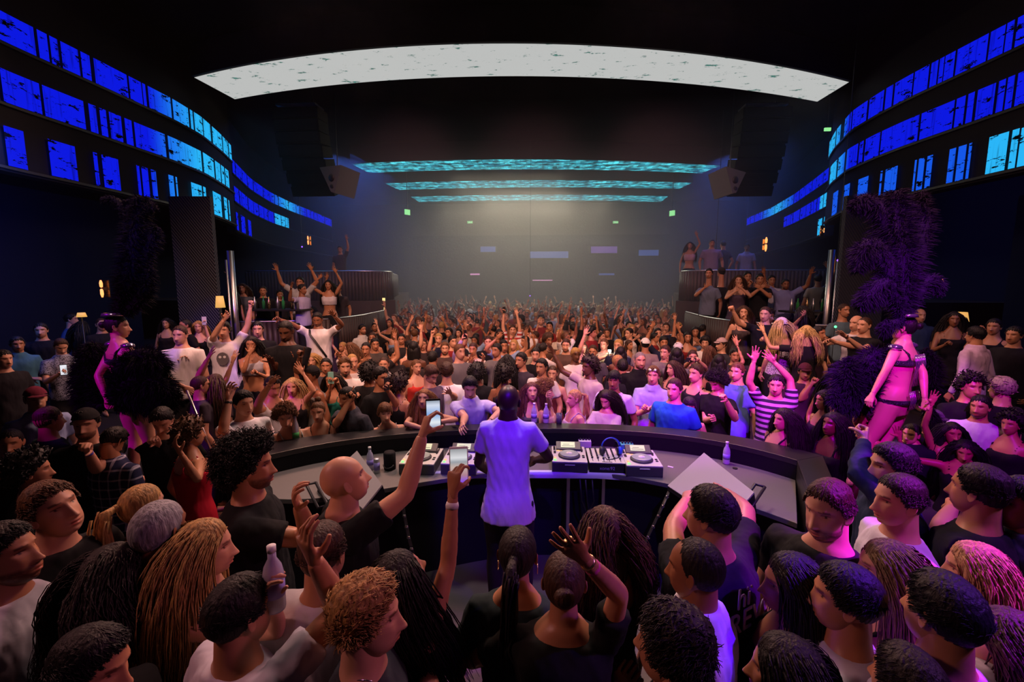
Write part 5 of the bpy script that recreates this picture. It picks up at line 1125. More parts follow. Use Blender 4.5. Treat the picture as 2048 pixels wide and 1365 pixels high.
# ---- the DJ and the people on the stage (nearest) ------------------------------
S0 = STAGE
dj = P(1017, 806, S0, 1.86, 176, 'm', 'bald', DH, 4, 'tee', '#c6c4d0', 'deck', 'deck2', 'DJ in a long white t-shirt seen from behind at the decks', lod=0, lcol='#1a1a1c', key='dj', hp=-12, build=.82, hem=.45, bodyH=1.92, legpose=((.07, 0, 0), (.06, .02, 0)), Z=None)
A = [
 (14, 1112, 1.74, 106, 'm', 'short', DH, 1, 'tee', '#bfc0c8', 'dn', 'dn', 'bearded man in a white t-shirt with rolled sleeves at the left edge, looking right', dict(beard=True, hp=8)),
 (108, 1022, 1.80, 84, 'm', 'short', LBR, 0, 'tee', BK, 'dn', 'down', 'sandy-haired man in a black t-shirt leaning back, by the left podium', dict(hp=16, hr=-8)),
 (322, 1062, 1.78, 172, 'm', 'buzz', '#8f8f94', 2, 'tee', '#46545f', 'dn', 'dn', 'man with cropped grey hair in a slate blue t-shirt seen from behind', {}),
 (288, 1016, 1.66, 160, 'f', 'pony', BL, 0, 'tank', '#3c3030', 'dn', 'dn', 'woman with a long blonde ponytail standing against the left podium', {}),
 (414, 1100, 1.70, 118, 'f', 'long', BL, 0, 'tank', BK, (556, 1262, 536, 1188, 'grip'), 'dn', 'woman with long straight blonde hair holding a bottle', dict(key='blonde')),
 (503, 934, 1.82, 112, 'm', 'afro', DH, 1, 'tee', BK, (628, 1080, 598, 1012, 'relax'), 'dn', 'man with a big curly mop of dark hair and beard in black', dict(beard=True, build=1.08, key='curly')),
 (692, 962, 1.80, 124, 'm', 'bald', DH, 0, 'tee', BK, (862, 938, 846, 868, 'grip'), 'dn', 'bald man in a black t-shirt filming with his raised phone', dict(hp=14, build=1.1, key='bald')),
 (648, 1108, 1.72, 172, 'm', 'fade', BR, 1, 'tee', '#b9b4b6', 'dn', 'dn', 'man with short dark hair and a white t-shirt seen from behind, behind the raised fist', {}),
 (482, 1228, 1.70, 152, 'm', 'short', DH, 1, 'tee', '#c9c6d6', (690, 1205, 628, 1120, 'relax'), 'dn', 'dark-haired man in a white t-shirt raising his bent arm', dict(seed_=3)),
 (738, 1238, 1.74, 104, 'm', 'messy', '#a47c48', 0, 'tee', '#33383f', (862, 1408, 846, 1322, 'relax', -1, -1), 'dn', 'young man with fair wavy hair and a dark grey t-shirt in profile', dict(key='fair')),
 (806, 1158, 1.66, 148, 'f', 'long', DH, 1, 'tank', BK, (908, 1074, 906, 988, 'grip'), 'dn', 'dark-haired woman reaching up with a white phone', dict(hp=24, key='reach')),
 (1036, 1112, 1.68, 174, 'f', 'pony', '#191310', 1, 'tee', '#1b2a2c', 'dn', 'dn', 'woman with slicked-back black hair in a dark green top seen from behind the DJ', dict(key='slick')),
 (1128, 1168, 1.68, 178, 'f', 'bun', BR, 1, 'tee', '#121613', (1238, 1188, 1166, 1116, 'open'), (942, 1322, 1000, 1250, 'relax', -1, -1), 'woman with tied-back brown hair raising an open ringed hand', dict(build=1.08, key='ring')),
 (1208, 1068, 1.66, 205, 'f', 'wavy', '#4a2d1e', 1, 'tank', BK, 'dn', 'dn', 'woman with long wavy brown hair left of the crew member', {}),
 (1420, 1032, 1.78, 214, 'm', 'short', DH, 1, 'tee', '#14181f', (1492, 1024, 1450, 985, 'relax', -1, -1), (1346, 1060, 1374, 1002, 'grip', -1, -1), 'crew member in a black t-shirt with CREW lettered on the back', dict(build=1.12, key='crew', hy=232)),
 (1388, 1142, 1.70, 238, 'm', 'receding', DH, 2, 'shirt', '#c9c9d6', 'dn', 'dn', 'balding man in a white shirt below the crew member', dict(build=1.05, hp=-4)),
 (1342, 1296, 1.72, 236, 'm', 'messy', '#1e1612', 1, 'tee', BK, 'dn', (1215, 1430, 1240, 1375, 'relax', -1, -1), 'man with thick dark wavy hair at the bottom edge, facing left', {}),
 (1655, 1022, 1.80, 300, 'm', 'fade', BR, 0, 'tee', '#16171a', 'dn', 'dn', 'bearded man in a black t-shirt lit magenta, looking down to the left', dict(beard=True, build=1.08, hp=-8)),
 (1578, 1172, 1.64, 262, 'f', 'long', '#120e10', 1, 'tank', BK, 'dn', (1520, 1330, 1556, 1290, 'relax', -1, -1), 'dark-haired woman in profile between the balding man and the magenta-lit man', dict(hair2='bob')),
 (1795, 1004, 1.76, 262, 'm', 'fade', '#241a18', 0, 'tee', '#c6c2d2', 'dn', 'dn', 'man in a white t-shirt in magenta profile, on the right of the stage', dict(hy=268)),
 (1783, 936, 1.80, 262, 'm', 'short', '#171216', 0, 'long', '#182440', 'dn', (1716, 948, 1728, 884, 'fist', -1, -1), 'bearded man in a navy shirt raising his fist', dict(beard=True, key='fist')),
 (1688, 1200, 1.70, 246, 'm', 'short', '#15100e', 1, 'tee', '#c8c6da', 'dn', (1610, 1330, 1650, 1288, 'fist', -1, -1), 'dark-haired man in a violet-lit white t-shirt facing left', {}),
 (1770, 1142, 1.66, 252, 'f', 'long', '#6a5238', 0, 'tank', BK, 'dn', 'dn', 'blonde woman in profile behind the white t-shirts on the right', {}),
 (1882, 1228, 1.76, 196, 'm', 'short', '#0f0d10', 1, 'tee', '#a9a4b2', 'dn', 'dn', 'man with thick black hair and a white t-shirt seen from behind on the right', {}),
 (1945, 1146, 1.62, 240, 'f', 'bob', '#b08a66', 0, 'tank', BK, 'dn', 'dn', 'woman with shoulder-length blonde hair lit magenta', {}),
 (1955, 984, 1.80, 212, 'm', 'fade', '#1a1418', 1, 'tee', '#12141e', 'dn', (1880, 1060, 1905, 1015, 'relax', -1, -1), 'man with shaved sides in a navy t-shirt seen from behind on the right', dict(build=1.06)),
 (2044, 1010, 1.76, 262, 'm', 'short', '#120e10', 2, 'shirt', '#3c3e56', 'dn', 'dn', 'man in a dark striped shirt at the right edge', {}),
 (2008, 1292, 1.62, 236, 'f', 'wavy', '#3a2428', 0, 'tank', '#8a88a0', 'dn', 'dn', 'woman with loose magenta-lit hair at the lower right edge', {}),
 (1566, 1352, 1.62, 240, 'f', 'bob', '#120f0e', 1, 'tank', BK, 'dn', 'dn', 'woman with a dark bob at the bottom edge', {}),
 (1812, 1372, 1.60, 200, 'm', 'short', '#1a1512', 1, 'tee', BK, 'dn', 'dn', 'dark-haired head just rising over the bottom edge on the right', {}),
 (186, 1338, 1.66, 100, 'm', 'short', '#0f0c0b', 1, 'tee', BK, 'dn', 'dn', 'dark-haired man low in the bottom left corner looking right', dict(hp=-10)),
 (232, 1152, 1.66, 160, 'f', 'wavy', '#1e1512', 1, 'tank', BK, 'dn', 'dn', 'woman with a great mass of long dark wavy hair seen from behind', {}),
]
for (px, py, Hh, yaw, sex, hair, hcol, skin, top, tcol, R, Lf, label, k) in A:
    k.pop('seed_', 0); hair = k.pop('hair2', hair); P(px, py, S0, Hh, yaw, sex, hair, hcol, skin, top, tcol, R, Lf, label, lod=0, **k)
b = PEOPLE['bald']; phone(b, 1, 'small dark phone held high by the bald man, screen lit', screen='view2', facing=nrm(CAM-b.arms[0][3])); wristband(b, 1, 'violetband', .013, .012); wristband(b, 1, 'pinkband', .006, .045); neckpiece(b, 'necklace', 'steel', .078)
b = PEOPLE['reach']; phone(b, 1, 'white phone held up by the dark-haired woman, showing the DJ on its screen', screen='view', facing=nrm(CAM-b.arms[0][3]), case='white'); wristband(b, 1, 'white', .012, .012)
b = PEOPLE['curly']; wristband(b, 1, 'gold', .006, .0, 'bracelet'); wristband(b, 1, 'white', .005, .02, 'bracelet')
b = PEOPLE['ring']; wristband(b, 1, 'gold', .006, .0, 'bracelet'); wristband(b, 1, 'pinkband', .012, .03); wristband(b, -1, 'chrome', .014, .005, 'wristwatch', 1.3)
for s_, Wp, HM, sc, fd in b.hands:
    if s_ == 1:
        for x_, z_ in ((.0095, .108), (-.0095, .104)):
            c = Wp + HM @ np.array([x_, .006, z_])*sc; v, f = tube([c-HM[:, 2]*.003, c+HM[:, 2]*.003], .0098, 12); obj('ring', mesh_of(b.rel(v), f), M['gold'], b.o)
b = PEOPLE['fair']; neckpiece(b, 'necklace', 'steel', .070, .855)
b = PEOPLE['fist']; wristband(b, -1, 'violetband', .02, .02)
b = PEOPLE['slick']
for s_ in (-1, 1):
    c = b.hw(np.array([[s_*.082, -.006, -.045]]))[0]; pts = [c + np.array([0, math.cos(a)*.016, math.sin(a)*.018]) for a in np.linspace(0, 6.28, 14)]; v, f = tube(pts, .0018, 6); obj('earring', mesh_of(b.rel(v), f), M['gold'], b.o)
Wp, HM, sc = held(PEOPLE['blonde'], 1); c = Wp + HM @ np.array([0, .028, .08])*sc; bottle(0, 0, 0, 'clear bottle held up by the woman with long straight blonde hair', 'water', loc=c-np.array([0, 0, .10]))
b = PEOPLE['crew']       # lettering on the back of the crew shirt
M['crewtxt'] = mat('pale_violet_print', (.45, .35, .75), .6)
def backtext(b, s, size, z, name='lettering', dx=0):
    c = b.J(z) + b.Rt*dx - b.Fw*(.092*b.H); X = -b.Rt; X = b.Rt; Z = np.array([0, 0, 1.0]); Yn = -b.Fw
    m = Matrix(((X[0], Z[0], Yn[0], 0), (X[1], Z[1], Yn[1], 0), (X[2], Z[2], Yn[2], 0), (0, 0, 0, 1))); m.translation = Vector(b.rel(c)); textmesh(s, size, M['crewtxt'], b.o, m, name, .002)
backtext(b, 'CREW', .125, .745, dx=-.02); backtext(b, 'hï', .12, .80, dx=-.03)

# ---- left side, around the podium ----------------------------------------------
D0 = DANCE
B_ = [
 (22, 888, D0, 1.66, 40, 'f', 'pony', DH, 1, 'tank', BK, 'dn', 'dn', 'woman in a dark tank top at the left edge', {}),
 (66, 944, S0, 1.58, 130, 'f', 'afro', '#0c0a0a', 1, 'tee', BK, 'dn', 'dn', 'person with a big dark head of hair low on the left, back turned', {}),
 (172, 850, D0, 1.80, 30, 'm', 'short', DH, 0, 'tee', BK, 'dn', (192, 940, 176, 902, 'fist'), 'bearded man in a black backwards cap holding up a fist', dict(cap=('#111114', True), beard=True, key='capfist')),
 (100, 842, D0, 1.74, 160, 'm', 'fade', BR, 1, 'tee', '#16352c', 'dn', 'dn', 'man in a dark green t-shirt with his back turned, left of the podium', {}),
 (226, 884, D0, 1.66, 175, 'm', 'short', DH, 1, 'shirt', '#20264a', 'dn', 'dn', 'person in a blue plaid shirt bending forward behind the podium', dict(tmat='plaid', hp=-40)),
 (72, 800, D0, 1.78, 60, 'm', 'fade', BR, 0, 'shirt', '#8fa0c8', 'dn', 'dn', 'man in a pale blue polo shirt and maroon cap', dict(cap=('#6a2038', False), key='maroon')),
 (35, 690, SIDE, 1.62, 60, 'm', 'short', DH, 1, 'shirt', '#3f6f86', 'rest', 'dn', 'man in a teal blue shirt standing in the dark at the far left', {}),
 (82, 662, SIDE, 1.74, 40, 'm', 'short', DH, 0, 'tee', '#101118', 'dn', 'dn', 'man in a black t-shirt in the dark behind the teal-shirted man', {}),
 (122, 694, SIDE, 1.60, 60, 'm', 'fade', BR, 0, 'shirt', '#8d93a8', 'drink', 'dn', 'man in a patterned pale shirt looking down at his phone', dict(tmat='dots', hp=-25, key='dotsman')),
 (143, 640, SIDE, 1.78, 120, 'm', 'short', DH, 0, 'tee', '#2c4f86', 'dn', 'dn', 'man in a blue t-shirt in the dark under the left lamp', {}),
 (166, 655, SIDE, 1.68, 170, 'f', 'long', DH, 0, 'tank', BK, 'dn', 'dn', 'long-haired woman in black beside the blue t-shirt', {}),
 (203, 650, SIDE, 1.74, 60, 'm', 'buzz', BR, 0, 'tee', '#1a1a22', 'dn', 'dn', 'close-cropped man in the dark just left of the feathered dancer', {}),
 (8, 720, SIDE, 1.6, 80, 'm', 'short', DH, 0, 'tee', '#1c1a20', 'dn', 'dn', 'dim figure cut off by the left edge of the picture', {}),
 (325, 842, D0, 1.74, 20, 'm', 'short', DH, 0, 'tee', '#121014', (352, 930, 318, 890, 'fist'), 'dn', 'man in a black t-shirt bowing his head right of the dancer\'s legs', dict(hp=-30)),
 (383, 870, D0, 1.70, 150, 'f', 'afro', '#5a3a22', 1, 'tank', '#b01028', (395, 960, 360, 905, 'relax'), 'dn', 'woman with curly light brown hair and a bright red top', dict(key='red')),
 (333, 648, SIDE, 1.66, 20, 'f', 'long', DH, 0, 'tank', '#221c22', 'dn', 'dn', 'smiling dark-haired woman by the left mesh column', {}),
 (360, 672, SIDE, 1.80, 12, 'm', 'fade', BR, 0, 'tee', '#e0dcde', (337, 755, 362, 727, 'pinch'), 'dn', 'stout man in a white t-shirt holding two fingers up at his chest', dict(build=1.1)),
 (370, 652, SIDE, 1.72, 330, 'm', 'buzz', DH, 1, 'tee', BK, 'dn', 'dn', 'man peering over the stout white-shirted man', {}),
 (397, 655, SIDE, 1.66, 30, 'f', 'wavy', BL, 0, 'tank', BK, 'dn', (418, 680, 408, 640, 'grip'), 'woman with wavy fair hair holding up a white phone', dict(key='whitephone')),
 (447, 662, SIDE, 1.80, 20, 'm', 'messy', DH, 0, 'tee', '#ddd8e2', (428, 672, 448, 640, 'relax'), (500, 640, 502, 608, 'fist'), 'man with both arms raised in a white t-shirt with a grey owl printed on it', dict(key='owl')),
 (402, 772, D0, 1.74, 140, 'm', 'buzz', BR, 0, 'tee', '#3a3440', 'dn', (398, 740, 416, 718, 'open'), 'man in profile stretching both arms to the right, by the dancer\'s fan', {}),
 (432, 768, D0, 1.72, 170, 'f', 'long', '#4a3424', 0, 'tee', '#4a3c48', 'dn', (470, 745, 468, 716, 'open'), 'long brown-haired woman with a raised open hand, back turned', {}),
 (488, 808, D0, 1.80, 62, 'm', 'short', DH, 0, 'tee', '#e6e2e4', (446, 862, 458, 798, 'relax'), 'dn', 'white-shirted man in profile raising his watch arm at the left end of the counter', dict(key='watchman', lod=0)),
 (503, 690, SIDE, 1.64, 20, 'f', 'long', DH, 1, 'crop', '#a8a8b0', (487, 745, 500, 706, 'open'), 'drink', 'woman with long black hair in a pale crop top beside the owl t-shirt', {}),
 (515, 660, SIDE, 1.78, 30, 'm', 'short', DH, 0, 'tee', BK, 'dn', 'dn', 'man in a black t-shirt right of the owl t-shirt', {}),
 (572, 664, SIDE, 1.88, 8, 'm', 'fade', DH, 3, 'tee', '#121216', (560, 752, 545, 726, 'open'), (590, 760, 600, 715, 'point'), 'very large bearded man in black wearing a silver chain', dict(build=1.16, beard=True, hp=-18, key='chain')),
 (635, 640, SIDE, 1.84, 10, 'm', 'fade', DH, 2, 'tee', '#dcd8dc', (586, 650, 560, 640, 'relax'), (684, 650, 668, 632, 'open'), 'bearded man in a white t-shirt with a black strap, arms spread wide', dict(build=1.1, beard=True, hp=-16, key='strap')),
 (570, 618, SIDE, 1.84, 175, 'm', 'bald', DH, 2, 'tee', '#26262a', 'dn', 'dn', 'bald man seen from behind over the very large man', {}),
 (606, 622, SIDE, 1.80, 100, 'm', 'short', DH, 1, 'tee', '#1a161a', 'dn', 'dn', 'man in profile tilting his head back below the left terrace', dict(hp=10)),
 (622, 620, SIDE, 1.72, 10, 'f', 'long', DH, 0, 'tank', '#302028', 'dn', 'dn', 'smiling dark-haired woman below the left terrace', {}),
 (668, 612, SIDE, 1.86, 110, 'm', 'short', DH, 1, 'tee', BK, 'dn', 'hip', 'man in black with his elbow out, beneath the left balustrade', {}),
 (626, 722, D0, 1.70, 5, 'f', 'wavy', BL, 0, 'tank', '#c8b060', 'dn', 'dn', 'blonde wavy-haired woman with closed eyes in a yellow top', {}),
 (652, 733, D0, 1.70, 20, 'm', 'fade', DH, 1, 'tee', '#404048', 'dn', (700, 728, 680, 712, 'relax'), 'man with a short fringe right of the blonde in yellow', {}),
 (690, 735, D0, 1.80, 30, 'm', 'messy', LBR, 0, 'tee', '#d8d4d0', 'dn', 'drink', 'long-faced bearded man with light brown hair holding a white cup', dict(beard=True)),
 (705, 725, D0, 1.78, 40, 'm', 'buzz', BL, 0, 'tee', '#c8c0bc', 'dn', 'dn', 'fair close-cropped man behind the bearded man with a cup', {}),
 (545, 775, D0, 1.76, 60, 'm', 'short', DH, 1, 'tank', '#d8d4d4', (520, 800, 540, 770, 'open'), 'dn', 'man in a white vest bowing forward near the left of the counter', dict(hp=-15)),
 (585, 775, D0, 1.66, 20, 'f', 'long', PB, 0, 'tank', '#17141a', 'dn', (628, 782, 600, 738, 'open'), 'platinum blonde woman raising her hand, in a black top', {}),
 (622, 752, D0, 1.76, 320, 'm', 'short', DH, 2, 'tank', '#77746f', (596, 772, 588, 730, 'open'), 'dn', 'man in a grey vest and black backwards cap', dict(cap=('#141416', True))),
 (663, 762, D0, 1.66, 0, 'f', 'long', DH, 1, 'tank', '#2e8a78', (655, 800, 662, 768, 'grip'), (690, 800, 676, 768, 'grip'), 'woman in a green top filming with a mint phone', dict(key='mint')),
 (570, 835, D0, 1.62, 40, 'f', 'curly', '#7a5236', 0, 'tank', '#d0c8c8', 'rest', 'rest', 'woman with bushy brown hair and a white strap top at the left of the counter', dict(lod=0, hp=-15, hair_big=1)),
 (636, 825, D0, 1.60, 15, 'f', 'topknot', LBR, 0, 'tank', '#19171c', 'dn', 'chest', 'smiling woman with hair tied on top, leaning at the counter left of the monitor', dict(lod=0)),
 (694, 798, D0, 1.72, 340, 'm', 'short', DH, 1, 'shirt', '#3a3a44', (672, 850, 700, 800, 'point'), 'dn', 'man in a leaf-patterned dark shirt pointing, at the counter', dict(tmat='print', lod=0, key='pointer')),
 (770, 828, D0, 1.56, 30, 'f', 'fringe', '#6a4426', 0, 'tank', '#a89a98', 'dn', 'dn', 'short woman with a reddish fringe at the counter', dict(lod=0)),
 (762, 757, D0, 1.80, 60, 'm', 'messy', DH, 1, 'tee', '#141417', 'dn', (795, 812, 776, 782, 'grip'), 'dark-haired man in black holding a phone to his face', dict(key='ph762')),
 (740, 748, D0, 1.74, 170, 'm', 'afro', '#120e0c', 2, 'tee', '#161416', 'dn', 'dn', 'person with a round dark afro behind the man with the phone', {}),
 (800, 770, D0, 1.72, 150, 'f', 'afro', '#2a1a14', 1, 'tank', BK, 'dn', 'dn', 'woman with a large cloud of dark brown curls, back turned', {}),
 (848, 800, D0, 1.66, 0, 'f', 'long', '#8a5a30', 0, 'tank', '#2a2024', (812, 848, 860, 862, 'relax'), (912, 840, 872, 845, 'relax'), 'woman with long auburn hair resting her folded arms on the counter', dict(lod=0, hp=18, key='fold')),
 (862, 750, D0, 1.80, 60, 'm', 'short', '#4a3020', 0, 'tee', '#5a4a60', 'dn', 'dn', 'man with reddish-brown hair bowing behind the auburn-haired woman', dict(hp=-30, lod=0)),
 (893, 745, D0, 1.78, 200, 'm', 'messy', BR, 0, 'tee', '#e0dce0', 'dn', (925, 800, 900, 786, 'open'), 'man in a white t-shirt gesturing with an open hand', {}),
 (940, 775, D0, 1.78, 12, 'm', 'short', DH, 0, 'shirt', '#b8b4cc', (930, 835, 925, 850, 'relax'), (1000, 825, 978, 845, 'relax'), 'young man in a pale open shirt leaning on the counter left of the DJ', dict(lod=0, hp=-22, tmat='cloth', key='openshirt')),
 (1064, 785, D0, 1.66, 8, 'f', 'long', '#5a3028', 0, 'dress', '#4a4450', 'dn', 'dn', 'round-faced woman in a patterned camisole at the counter right of the DJ', dict(lod=0, hp=14, tmat='boho')),
 (1092, 785, D0, 1.64, 80, 'f', 'afro', '#8a6238', 0, 'tank', '#c0a090', 'dn', (1100, 810, 1095, 795, 'relax'), 'woman with windswept curly blonde hair turned sideways at the counter', dict(lod=0)),
 (1148, 798, D0, 1.58, 290, 'f', 'pony', BL, 0, 'tank', '#b8a8a8', 'chest', 'dn', 'blonde woman in profile with her hair tied back at the counter', dict(lod=0)),
 (1178, 735, D0, 1.80, 300, 'm', 'afro', '#2a201a', 3, 'tee', '#b4a69c', (1120, 740, 1106, 705, 'open'), 'dn', 'dark-skinned man in a pale t-shirt stretching one arm to the left', dict(key='flagtee')),
 (1212, 800, D0, 1.58, 330, 'f', 'fringe', '#241612', 0, 'tee', '#c8bcb4', 'rest', 'rest', 'woman with a dark fringe and long hair bending over the counter', dict(lod=0, hp=-22, hair_long=1)),
 (1228, 762, D0, 1.72, 340, 'm', 'fringe', DH, 2, 'tee', '#c4b8d4', 'dn', 'dn', 'young dark-haired man in a white t-shirt at the counter', dict(lod=0)),
 (1280, 722, D0, 1.84, 5, 'm', 'buzz', '#77706c', 0, 'long', BK, 'dn', 'drink', 'grey-bearded bald older man in black', dict(build=1.1, beard=True, lod=0)),
 (1306, 752, D0, 1.76, 340, 'm', 'short', LBR, 0, 'shirt', '#9a9cc4', 'chest', 'chest', 'laughing man in a pale shirt with sunglasses on his head', dict(lod=0, key='sung')),
 (1348, 780, D0, 1.76, 322, 'm', 'fade', BR, 0, 'tee', '#1f63b8', 'dn', 'dn', 'man in a bright blue t-shirt lit magenta at the counter', dict(lod=0, build=1.05)),
 (1345, 738, D0, 1.70, 300, 'f', 'long', '#3a2420', 0, 'tank', '#3a2c40', 'dn', 'dn', 'woman with long brown hair behind the blue t-shirt', {}),
 (1378, 815, D0, 1.54, 340, 'f', 'fringe', '#241520', 0, 'tank', '#2a2030', 'dn', 'dn', 'short woman with a dark pixie cut lit magenta at the counter', dict(lod=0)),
 (1392, 748, D0, 1.80, 300, 'm', 'short', BR, 0, 'tank', '#141218', 'dn', 'dn', 'man in a loose black vest right of the blue t-shirt', {}),
 (1434, 765, D0, 1.76, 300, 'm', 'curly', '#171018', 0, 'tee', '#120f18', (1412, 842, 1425, 838, 'relax'), (1470, 838, 1452, 802, 'fist'), 'curly-haired man in a black t-shirt wiping his face at the counter', dict(lod=0, hp=-30)),
 (1474, 745, D0, 1.80, 310, 'm', 'short', LBR, 0, 'tee', '#5470b4', 'dn', 'dn', 'man in a light blue t-shirt behind the curly-haired man', {}),
 (1552, 772, D0, 1.78, 330, 'm', 'short', '#1a1216', 0, 'tee', '#b49ab8', (1498, 765, 1508, 722, 'open'), (1580, 755, 1548, 725, 'open'), 'man in a striped shirt with both hands raised, lit magenta', dict(tmat='boho', key='stripes')),
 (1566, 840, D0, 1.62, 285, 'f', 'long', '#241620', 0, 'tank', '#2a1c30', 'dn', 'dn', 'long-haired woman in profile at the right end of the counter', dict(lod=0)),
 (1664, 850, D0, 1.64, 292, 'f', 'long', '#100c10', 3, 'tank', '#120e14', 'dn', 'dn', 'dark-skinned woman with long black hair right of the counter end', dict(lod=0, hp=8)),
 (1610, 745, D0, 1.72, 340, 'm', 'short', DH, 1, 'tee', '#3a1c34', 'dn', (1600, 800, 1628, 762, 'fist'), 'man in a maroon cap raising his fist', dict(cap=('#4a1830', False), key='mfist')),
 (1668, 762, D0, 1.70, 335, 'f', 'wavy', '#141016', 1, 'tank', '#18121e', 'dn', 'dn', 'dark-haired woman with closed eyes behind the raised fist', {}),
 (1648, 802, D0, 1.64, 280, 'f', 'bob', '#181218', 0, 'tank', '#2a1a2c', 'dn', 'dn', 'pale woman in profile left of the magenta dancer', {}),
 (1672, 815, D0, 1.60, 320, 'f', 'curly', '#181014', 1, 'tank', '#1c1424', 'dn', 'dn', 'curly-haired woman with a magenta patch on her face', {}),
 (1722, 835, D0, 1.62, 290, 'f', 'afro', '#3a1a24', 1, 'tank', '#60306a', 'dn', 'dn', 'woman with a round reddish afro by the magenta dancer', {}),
]
for (px, py, fl, Hh, yaw, sex, hair, hcol, skin, top, tcol, R, Lf, label, k) in B_:
    k.pop('hair_big', 0); 
    if k.pop('hair_long', 0): hair = 'long'
    P(px, py, fl, Hh, yaw, sex, hair, hcol, skin, top, tcol, R, Lf, label, **k)
